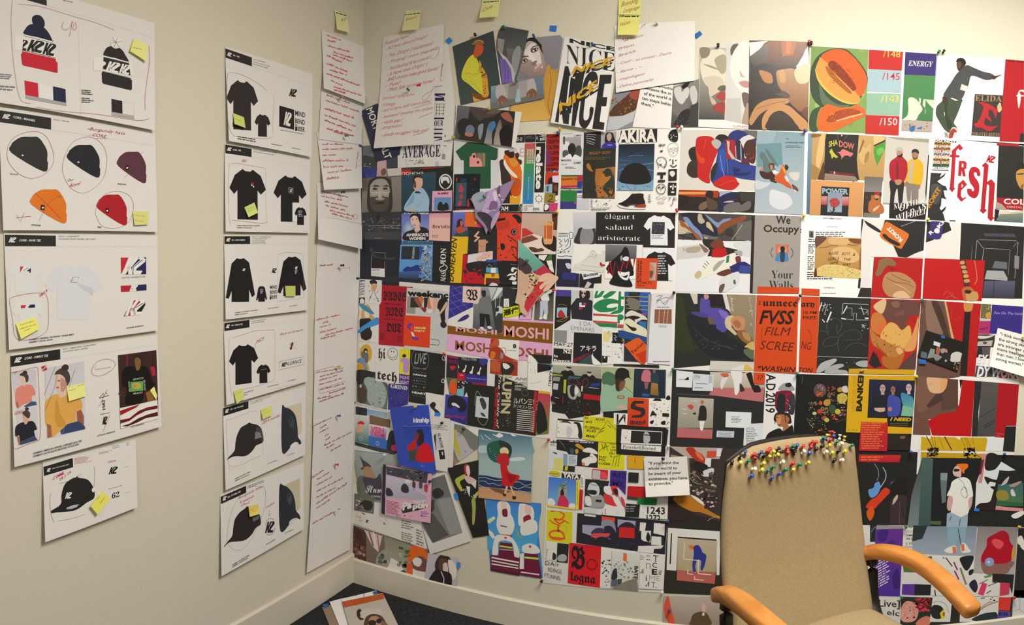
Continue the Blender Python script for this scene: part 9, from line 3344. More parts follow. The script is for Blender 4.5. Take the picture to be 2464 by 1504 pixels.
PRESS.run('''
Z O
S R 1.2 collage_sheet|collage sheet of racing helmets, a palm portrait poster and a yellow polar poster|collage sheet|@| W 1321,1056 1611,1074 1606,1253 1313,1227
Z J3
D printed_title
p c8c4be 17,10 29,11 27,32 16,30
t 2a2826 b++ 17 18.6 28.4 19 5 old
x 555 2 17 20 28 24
D printed_poster dark poster of a painted skull mask
p 272523 29,9 100,15.6 100,62 60,58 46,34 28,30
a 6a6a6a .8 31,12 38,20 43,28
x a8909c 1 50 13 92 18 3
b b88428 60,22 66,20 76,28 74,31 64,26
b b88428 60,31 64,29 66,34 62,38
b dcd8d2 73,33 80,27 90,28 98,34 98,38 88,36
b dcd8d2 72,47 84,42 88,36 97,44 96,52 86,54 82,58 74,56
l 2a2826 .8 78,42 90,42
b c87830 72,53 76,52 77,57 73,57
b 3a4a58 52,28 58,30 56,38 52,36
D printed_picture grey letter page and yellow page
p bcbab6 16,30 40,34 38,66 14.6,63
p c0b460 24,44 40,46 38,66 22,64
b 3a3836 22,34 29,36 28,38 23,36
p 7a8894 40,37 47,38 46,57 40,56
p b4b8b4 47,38 64,39.6 63,57 46.6,56
x 6a706c 8 49 40 62 55
p 2a2722 40,57 60,59 59,69 39,67
p b8a828 43,58 48,58.4 47,66 42,66
D printed_poster yellow polar poster with black lettering
p c5bb1c 100,16 130.6,17.6 131,38 145,39 144.6,65.6 99,62
t 2c2c1e b 120 21 130 21.6 3.6 SOU
t 2c2c1e b 123.6 27 130 27.4 3.6 GL
t 2c2c1e b 121 32.6 130.6 33 3.6 JOS
t 2c2c1e b 119 38 129 38.6 3.6 HU
t 2c2c1e b 120 43 124 43.2 3.6 A
t 2c2c1e b 101 44 114 45 3.6 SUD
t 2c2c1e b 101 49 112.6 50 3.6 POL
t 2c2c1e b 101 55 121 57 3.6 LUZER
a 2c2c1e .7 101,34 108,27 118,24
a 2c2c1e .7 106,20 110,30 112,19 116,32
a 2c2c1e .7 128,42 126,50 124,59
a 2c2c1e .7 133,41 131,50 129,60
a 2c2c1e .7 137,41 135,50 134,60
l 2c2c1e .6 126,43 139,39
D printed_title framed serif title on black
p 24221f 131,12 216,18 215,42 145,39 131,38
p d8d4cd 140,14 209,20 208,34 139.4,29
t 5a5650 s 142 28 199 31.4 6 Provoke&Beyond
D printed_poster palm tree portrait poster with a bold name
e b0a81c 25 71 10.4 4.8 10
t 2a2826 o 16.6 71.6 32.6 73.6 3 super
p 262422 37,70 70,73.4 67.6,82 37,78.6
t eceae4 b+++ 38.4 77.6 67 81 8 YAYA
p 3a64a8>6a94c4 15,76.6 62,82.4 60.6,132 12.6,125
b d8d4c8 13,116 20,114 26,122 20,128 13,126
b c8d0d0 50,124 58,123 60.6,130 50,131
b 8a8478 31,100 36,94 45,95 46,114 40,122 30,124
n 22 2.6 6a7040,8a8a58,4a5030 31 84 46 100
b 2a2424 35,102 38,98 41,104 40,110 35,109
b b02a4c 30,128 32,114 36,109 42,110 48,118 49,126 46,129
p c8a82c 12.6,125 60.6,131 60,134 12.4,128
p c8b424 62,83 68,84 66,134 61,133
t 7a5a20 b 63 86 63.4 126 2 new nude fashion time
p e0dcd4 69.6,75 74.6,76 73,99 68.6,98.4
t 3a3836 b 70.6 78 70 95 3 SS2015
p b01c22 68,99 73.6,99.6 72,133.6 66.4,133
D printed_photo grey racing helmet and overalls
p 2a2826 78,80.6 119,84 116,96 110,124 108,130 76,128
b b4b4ae 82,96 86,88 94,87 101,94 102,104 97,112 88,110 82,104
b 25272a 82,100 94,100 98,104 94,108 84,106
l 3a3a3a .8 87,90 98,92
b 8a8680 78,110 88,111 104,108 110,116 108,130 78,126
b c8c4bc 78,111 86,112 88,126 79,124
p 262422 96,116 106,117 105,121 95,120
D printed_photo red and white racing helmet
p 3c2870 121,65.6 149,67 147,108 140,100 120,94
t 2a1c50 b++ 122.6 77 147 79 9 A12
t 2a1c50 b++ 122.6 92 144 94 10 Mt
p b02226 90,63 117,65.6 116,81 89,79
p b0a4a0 90.6,65 104,66.6 103,81 89.6,79.6
b d04048 104,70 112,69 115,79 104,79.6
b d8d2d0 110,94 118,93 124,96 122,108 111,104
b b83434 122,93 134,94 138,102 130,112 124,104
b c23030 110,106 120,110 128,114 131,126 126,128 112,120
b c8b8c0 132,96 140,102 146,114 148,128 142,122 136,112
b 2a2426 126,98 133,98 134,108 128,106
b dcd8d8 124,110 130,110 138,124 146,130 140,134 130,124
b b83a44 138,112 144,116 147,130 143,128
b d8d6d2 110,130 116,125 128,128 138,127 143,132 146,146 110,143
l 333 1 112,132 112,142
e b8b4b0 133 138 3 3.4
D printed_picture orange, black, red and green blocks
p c8901c 150,39.6 180,42 178,64 150,62.6
l 5a3c18 .7 163.6,43 163.6,54
p 262422 152,69 170,70 169,87 151.6,86
p b01c1e 151,92.6 180,94 182,114 171,113 150,110
p 2f3a28 150,110 171,113 168,117 150,115
p 1c6a30 168,113 201,114 200,126 167.6,124
p 242220 148,123 172,125 170,147 146,146
x 777 3 148 126 165 138
p c8c6c0 172,125 221,127 220,150 170,148
t 2a2826 n++ 184 140 215 141.6 12 1243
t 2a2826 n++ 183 153 207 154 11 1272
p b0aca6 76,130 98,132 97,141 76,139
Z O
S R 1.2 collage_sheet|collage sheet of a red blackletter city poster, a dragon on yellow and dark disc covers|collage sheet|@| W 1313,1227 1606,1253 1596,1427 1305,1402
Z J7
D printed_drawing orange dragon on yellow
p b3aa1e 18,10 60,15 58.6,68 16.4,62.6
a c8501c 3 24,14 36,13 46,20 40,28 30,26 38,34 46,30
a c8501c 3.4 38,36 36,44 44,50 46,58 38,60 26,58 22,50 30,46 38,47
a c8501c 2 22,28 30,34 40,38
a c8501c 2 40,26 48,30 54,34
a d88a2c 1 24,12 34,11 44,16
a d88a2c 1.2 48,36 50,46 46,54
a c8501c 1.8 22,56 34,57 48,59
D printed_poster dark poster of grey and red discs
p 252329 68,17 110,20 216,30 212,85 66,66
p d8d4cd 79.6,18 98,19.6 98,23.6 79,21
p d04024 108,22 130,25 129,33 108,31
b 7a7680 108,30 120,28 129,34 130,54 110,44
p 8a8590 76,36 110,38 112,44 100,46 90,54 76,49
b 2a2430 112,40 122,38 130,46 131,56 116,52
b 3a3048 90,50 98,42 110,42 112,48 98,52
p c04030 94,50 122,50 120,55 98,58 90,56
b 6a4a90 96,60 106,55 118,57 122,61 106,60
b 24221f 96,61 106,56 118,58 120,64 98,64
p 8a8590 134,27 164,30 163,40 134,40
b 2a2430 136,40 146,32 156,33 162,40
p b02422 137,40 162,41 162,58.6 136,57
n 10 2 3a3838,4a4848 133 62 162 70
D printed_picture white scraps on black
p c8c8c4 171,32 181,33 179,47 170,46
p d8d6d0 194,33 212,35 211,54 193,50
b eceae4 199,40 203,33 206,42 205,48 198,46
p c0c0bc 190,55 206,56 206,70 189,69
p d0ceca 173,46 189,46 188,65 177,63 173,60
b 24221f 181,56 184,48 188,56 186,64 182,62
p d8d6d2 168,71 210,70 206,75 194,76 193,83 167,81
D printed_title red blackletter city poster
p b01a1e 55,65.4 107,72 104.6,139.6 52,132
t 201a1c f++ 58 106.6 80 108.6 37 B
o 201a1c 1.2 92,93 97,96 100,102 97,108 91,110 85,106 84,99 87,95
t 201a1c f+ 56.6 127.6 98 133.6 16 logna
D printed_photo dark photo and loose letters
p bdbab4 17,63 35,66 33,96 15,93
p 26241f 35,66 54,68 52,99 34,97
b 8a8a86 36,88 44,84 50,88 48,96 36,95
b 2a2826 28,82 33,86 32,93 27,93
t 6a6662 n 18 92 20 75 3 DARIE
t 2a2826 n- 15 102 38 105 6.6 DA/r
t 2a2826 n- 20 112.6 42 117 6.6 RDINGS
t 2a2826 n- 14 122 41 127.6 6.4 FTUNNEL
D printed_photo grey studio photo with an orange mark
p d0cdc6 107,75 124,77 122,143 105,140
n 40 2.4 4a4a4a,2a2a2a,8a8a86,b0aeaa 107 92 124 124
n 14 2 6a6860,c8c4b8 108 124 122 138
p b8b6b0>9a968c 125,78 172,83 168,146 122.6,141
p c85a30 143.6,82 149.6,84 149,97 143,95
n 60 2.4 dcd8d0,8a8880,5a5854,b0aca4,706c66 126 96 166 126
p 4a4c60 124,127 134,126 133,137 123,138
p 3a3a34 134,126 141,125 140,136 133.6,137
p 6a6456 124,140 150,128 166,124 168,146 140,146
b 2a2a2c 126,112 132,108 133,124 124,126
t 2a2826 b+ 162 104 161 126 6 BATT
D printed_lettering mixed letters of a message
p d2cfc9 172,83 211,86 210,143 169,141
t 222 b++ 181 88 188 88.6 2 ≈≈
t 222 b++ 181 94 188 94.6 2 ≈≈
t 333 n 192 97 201 98 11 T
t 555 n 181 108 188 108.6 8 П
t 333 n+ 191 106 199 107 8 C
t 222 b++ 190 117.4 199 118 9 E
t 333 c 200 118 207 119 8 R
t 333 c 171 116 178 116.6 8 M
t 222 f+ 180 128 183 128.4 9 i
t 888 n 186 127 204 128.6 8 ME
t 222 c+ 180 137.4 187 138 9 N
t 555 n 190 139 198 140 9 T.
x 888 3 171 86 178 94
Z O
S R 1.2 collage_sheet|collage sheet of shoes, red cloth and an orange sole, partly behind the chair back|collage sheet|@| 38302a 1611,1074 1910,1082 1900,1256 1606,1253
Z J4
D printed_photo heap of shoes and rope
p b0988c 58,10 150,13 144,32 88,30
b a83020 86,14 98,12 104,18 114,24 120,34 118,40 108,37 96,28
b d06a34 102,19 112,24 117,34 108,30
p c04a30 123,18 139,18 138,29 122,30
p d0ccc4 140,14 147,14 146,27 139,27
p d0ccc4 120,30.6 130,30.6 129,45.6 118,45
b 26221f 94,44 104,36 118,40 124,46 112,60 108,54
b c8beb8 112,56 122,50 134,48 132,60 118,62
p 8a7868 60,24 92,30 94,96 62,94
n 60 4 4a3a30,8a7460,b8a890,2a2430,6a5648,2a2226 92 50 140 98
a b0a090 .7 92,56 104,60 112,68
a b0a090 .7 94,64 100,72 114,76
l 6a6058 .4 92,79 140,81
b a86a20 64,100 72,95 88,94 104,101 116,112 122,118 142,130 150,135 140,134 112,124 96,122 76,112
b d8ccc8 94,94 104,97 116,106 118,112 108,106
n 30 3.4 c89aa8,3a2a30,8a6070,2a2420 112 92 140 118
p 2e2420 58,104 76,114 104,128 146,140 146,145 56,138
a b8a890 .6 122,140 130,134 144,130
Z O
S R 1.2 collage_sheet|collage sheet of a bent figure in blue inside a white frame, beside the chair back|collage sheet|@| 28261f 1606,1253 1900,1256 1893,1432 1596,1427
Z J8
D printed_photo bent figure in blue on a pink floor
p c6c2b8 15.6,17 88,22 86,82 82,82 82,33 29,29 27,76 13.6,75
p 2a2722 19.6,24.6 21.2,24.6 19.6,67 17.6,67
p a8957c>94825f 29,31 83,35 81,78 28,75
p 9a5044 28,75 81,78 79.6,94 27.6,89
b b8602c 44,42 48,41 52,43 51,47 46,46
b 28306e 51,43 57,41 61,46 63,51 68,55 66,68 62,76 60,72 61,63 56,61 53,70 54,76 50,77 49,66 51,54
l d8d0b4 1 38,37 37,60
l d8d0b4 1 37,60 59,62
l d8d0b4 1.4 57,62 57,80
l d8d0b4 1.2 57,80 75,81.6
l d8d0b4 1.4 43,74 42.6,80
l d8d0b4 1 42,80 50,81
l d8d0b4 1.2 52,84 52,88
l d8d0b4 1 52,88 65,89
Z O
S R 3 collage_sheet|collage sheet of a seated man in tweed under a strip of clear tape|collage sheet|@| 8a7a6e 1597,1434 1755,1437 1748,1570 1592,1565
Z J8
D printed_photo seated man in a tweed jacket
p 9a8a7e>7a6a5e 16,110 92,114 90,150 16,150
b b0402c 14,112 16,110 20,128 25,150 18,150 11,136 10,124
b b08a78 62,124 65,121 68,126 66,133 63,134
b 4a3a28 47,144 50,136 60,132 68,134 72,140 74,150 46,150
p b8b4ac 63,133 66,134 65,138 62,137
p 2a2622 94,114 106,118 104,150 92,150
Z O
S R 1.2 collage_sheet|collage sheet of a dark brown hoodie on scribbled black, right of the chair back|collage sheet|@| 242320 1910,1082 2190,1087 2178,1264 1900,1258
Z K1
D printed_photo brown hooded coat among red and blue scribbles
n 10 2 4a4a4a,2c2c2c 14 34 30 44
a 8a9a9a .8 30,38 36,48 37,58 34,66
a a8b8b8 1.2 44,44 49,54 48,64 42,74 34,86
b 5a8ab8 20,82 28,78 34,70 38,68 40,78 34,90 24,94
b 5a8ab8 30,72 36,68 38,74 32,78
b c83820 16,110 24,98 34,92 44,80 50,78 56,84 46,96 36,106 30,112
b c8501c 17,118 26,108 30,116 28,126 22,132
b 4a4450 56,70 64,66 68,72 62,82
b 221d1c 56,80 64,66 78,60 90,70 92,100 70,104
b 3a2a2c 56,104 66,90 84,92 98,100 108,108 112,130 118,150 121,172 114,190 110,180 108,190 100,190 90,196 66,198 58,190 56,150
b b8a08c 62,96 68,89 68,96 60,106
b b8a08c 90,92 98,82 106,86 104,98 98,108
b 8a7464 98,74 108,80 104,92
p b83c28 106,102 124,106 120,150 114,146 110,124
l 6a5a5c .5 72,100 70,190
l 5a4648 .5 84,104 84,190
p a89a90 50,200 54,194 120,196 118,203 50,203
l 555 .5 90,52 112,40
D printed_poster foot of the red text card
p c0301e>b01830 5,23 74,24 71,36 4,35
x d8703a 2 8 25 50 34
Z O
S R 1.2 collage_sheet|collage sheet of a man in an orange beanie and white tee by a dark doorway|collage sheet|@| 25231f 2190,1087 2440,1098 2449,1266 2178,1264
O 2190,1087 2474,1096 2474,1268 2178,1264
Z K2
D printed_picture foot of the yellow comic band
p d8d4cc 12,30 28,31 17,67 10,66
p bb9118 17,31 121,34 118,41 19,40 16,58
n 24 3 2a2420 26 31 46 39
n 24 3 2a2420 84 31 104 41
l 2a2418 .7 100,33 112,41
D printed_photo man in an orange beanie seen from behind
p 3a3c3a>6a7674 19,40 34,40 33,120 30,148 -4,148 2,100
p 1f1f1e 34,40 114,41 100,124 92,148 30,148
p 4a5c56>3a4a46 19,40 36,42 32,148 13,146 17,70
p 7a8a82 48,64 59,64 58,76 47.6,75
p 5a6a64 47.6,75 58,76 56,110 50,112
p 4a5a3a 32,140 49,140 48,146 32,145
b c8a898 67,62 70,55 75,53 80,60 80,70 74,70 69,68
b 2a2420 69,58 77,58 77,61 70,62
b dd6a1c 73,51 80,49.6 90,50 91,55 86,60 85,65 81,62 78,56
b d8d6d2 63,88 66,78 76,72 86,71 94,76 97,86 99,98 97,104 92,106 92,126 80,134 66,131 64,122 66,102 58,100
l 555 .6 76,72 84,80 91,100
o 555 .5 82,88 86,86 90,96 88,104 82,100 80,94
n 6 1 444 80 86 90 104
b c09484 60,102 67,103 66,116 62,124 58,118
b c09484 92,106 98,102 97,114 93,122
p 8a9ca4 58,128 64,126 80,134 91,128 90,150 57,150
l 333 1 65,132 62,139
l 333 1 79,136 77,148
D printed_picture white and black brush shapes with a pink strip
p d0cccb 104,80 110,64 119,36 122,33 166,60 140,62 124,118 102,124
b 242320 120,36 132,33 144,42 138,54 130,60 118,58
b 242320 142,36 160,42 178,52 178,60 164,54 150,50
p c08078 114,35 120,34 113,80 107,80
p 6a2a30 112,44 117,42 112,66 109,66
b 2a2020 117,70 130,74 140,76 138,80 126,78 122,82
b 2a2020 104,120 110,112 124,110 134,100 135,120 128,124
b 2a2020 126,86 138,86 138,94
D printed_painting small painting of running figures over green
p 242320 140,60 178,62 178,80 140,82
p 3a5a5a>4a6a40 138,82 178,80 178,114 136,112
b 8a7a30 136,94 146,91 154,96 154,106 138,106
b b8a89c 143,84 150,74 156,70 152,80
b a08478 156,84 170,78 176,78 164,86
b c8b8a8 158,92 162,90 166,100 160,100
p 2f5a3a 136,108 178,111 178,117 135,116
p c88078 135,116 178,120 178,125 134,122
b d8d6d2 159,132 166,127 178,124 178,130 166,136
Z O
S R 1.2 collage_sheet|collage sheet of a violet page of slanted white text beside the chair back|collage sheet|@| W 1900,1258 2178,1264 2168,1436 1893,1432
Z K3
D printed_poster violet page of slanted white text
p 262624 8,8 18,8 16,32 8,32
a 6a9ab8 .6 10,18 14,12 17,10
p 8a7f78 18,8 56,9 55,14 16,14
p 5c2c78>402878 16,14 55.6,13 50.6,110 11.6,109
b 3a2468 20,16 34,15 30,30 20,30
b 3f2470 32,36 40,30 46,40 42,60 30,56
b 34205c 40,80 48,70 50,96 42,98
x b0a0c0 11 16 60 38 100 -12
t b0a8a0 n 60 36 70 28 1 .
Z O
S R 1.2 collage_sheet|collage sheet of a red knitted cap and a burst of ink behind the chair arm|collage sheet|@| W 2178,1264 2449,1266 2437,1437 2168,1436
Z K3
D printed_text
t 333 b 63 12 74 12 4.6 RAF
x 888 2 60 15 75 19
t 2a2826 b 60 24 75 24 2.8 SIMON
t 2a2826 b 59 29 75 29 2.8 WE SHEL
t 2a2826 b 59 36 75 35 3 C YOUR
t 2a2826 o 58 40 74 40 2.4 Tuileries
D printed_photo grass and violet block
p 4a5a2c 54,60 96,52 97,76 56,75
p 4f2c78 54,92 72,92 71,108 53,107
p 241f22 72,92 95,93 94,108 71,108
Z K4
D printed_photo sneakers and jeans on grey pavement
p 6a7880>8a9096 -18,11 69,15 66,56 -20,52
p 2a302e -18,10 2,12 -6,32 -20,36
p 7a929a 28,14 54,15 52,40 47,44 46,24 38,44 29,40
l 2a3030 1 43,18 47,40
b d8d4ce 24,48 32,43 40,42 39,50 30,52
b d8d4ce 47,40 52,38 58,46 60,50 48,51
p c8603c 35,43 40,43 40,52 36,52
p c8603c 47,40 51,39 52,48 48,50
D printed_photo red knitted cap from behind
p 7a6c68>98908a 70,15 126,16 120,80 64,79
b 7a5448 74,62 80,60 114,62 120,66 114,74 108,80 80,80
b 9a1420 75,56 82,42 83,32 92,26 104,21 112,26 114,36 119,44 118,58 108,66 84,66 76,64
b c84448 89,37 94,32 105,37 103,44 97,46
e 7a86a4 86 64 6.4 6
e c8ccd4 85 64 1.6 1.6
b b8802c 118,44 121,46 120,58 116,59
D printed_drawing burst of black and magenta ink strokes
p d2cec6 8,57 64,56 64,80 88,82 100,88 98,111 6,110
b 222 46,58 64,56 60,70 54,76 48,68
b 222 58,76 64,74 63,80 58,82
l 222 1.4 26,58 35,70
l 7a2848 2 37,64 42,75
l 7a2848 2 38,76 44,88
l 6a6440 2.4 46,72 54,95
l 222 .8 22,57 24,60
b 2a2030 58,95 66,88 70,98 66,106
p b83058 70,108 76,92 83,94 78,110
l 222 .8 72,94 84,88
l 222 .8 84,97 96,92
l 222 1 82,107 88,103
p 4a7a30 78,84 90,80 88,84 80,86
p 222 90,80 120,81 117,108 114,98 100,92 90,92
p a83040 101,92 114,93 113,108 100,110
l 222 1 10,98 14,92
l 222 1.4 11,102 12,110
Z O
S R 1.2 collage_sheet|collage sheet of pink and red roses under the chair arm|collage sheet|@| 25231f 2168,1436 2437,1437 2432,1560 2164,1560
Z K3
D printed_photo pink and red roses
p 1f2a20 53,110 94,111 92,150 50,150
b b8786c 54,122 62,116 72,120 77,130 72,144 56,146 50,136
n 40 3.4 c88478,a86a60,b87a70 53 118 75 142
n 50 3 a01c28,7a1420,b83040 72 111 94 132
b a8604c 76,144 86,138 94,140 92,150 74,150
Z K4
D printed_picture black and yellow ink head
p d0ccc4 8,113 35,112 32,146 4,146
b 222 5,130 10,123 20,125 24,134 18,142 8,140
p b8a020 18,134 24,128 26,140 20,142
p 8a2840 22,133 25,133 24,138 22,138
a 555 .5 8,120 16,118 26,122 30,134
D printed_drawing red and black ink strokes on cream
p cbc7bf 46,124 66,112 100,112 97,146 45,146
l 222 1.4 60,126 65,136
a 6a3a2c 1 68,134 82,124 98,118
a 6a3a2c .8 70,130 84,120 90,119
l 222 1 74,114 80,113
n 8 1.6 222 86 112 96 118
b 222a2c 62,144 74,136 88,133 96,134 95,146
D printed_panel red and violet lettered strip
p b03028 99,112 116,113 114,131 98,130
p 4a3c78 98,131 115,132 114,150 50,150 52,146 96,146
t 25204a b+ 99 138 112 138 5 EB
t 25204a b+ 56 151 110 152 4 SUNFLOWERS
Z O
S R 1.2 collage_sheet|collage sheet with a large white live event title, beneath the chair arm|collage sheet|@| W 1893,1432 2168,1436 2164,1560 1888,1556
Z K3
D printed_title
t 26241f n+ 15 123.6 50.4 125 9.6 [Live]
t 26241f n+ 32 136 50 138 8 elc
Z O
S R 1.2 collage_sheet|sliver of a grey and black ink sheet at the right end of the wall|collage sheet|@| 262522 2451,1270 2520,1272 2508,1440 2439,1438
Z K4
D printed_drawing
b c8c4c0 124,32 130,28 134,40 126,40
b c8c4c0 128,42 134,38 134,48
Z O
S R 1.2 collage_sheet|grey sheet of thin ink lines, lowest at the right end of the wall|collage sheet|@| b0aca6 2439,1420 2510,1422 2500,1560 2434,1558
Z K4
D printed_drawing
l 555 .4 118,132 128,128
l 555 .4 128,110 127,130
l 555 .4 127,130 134,134
''')
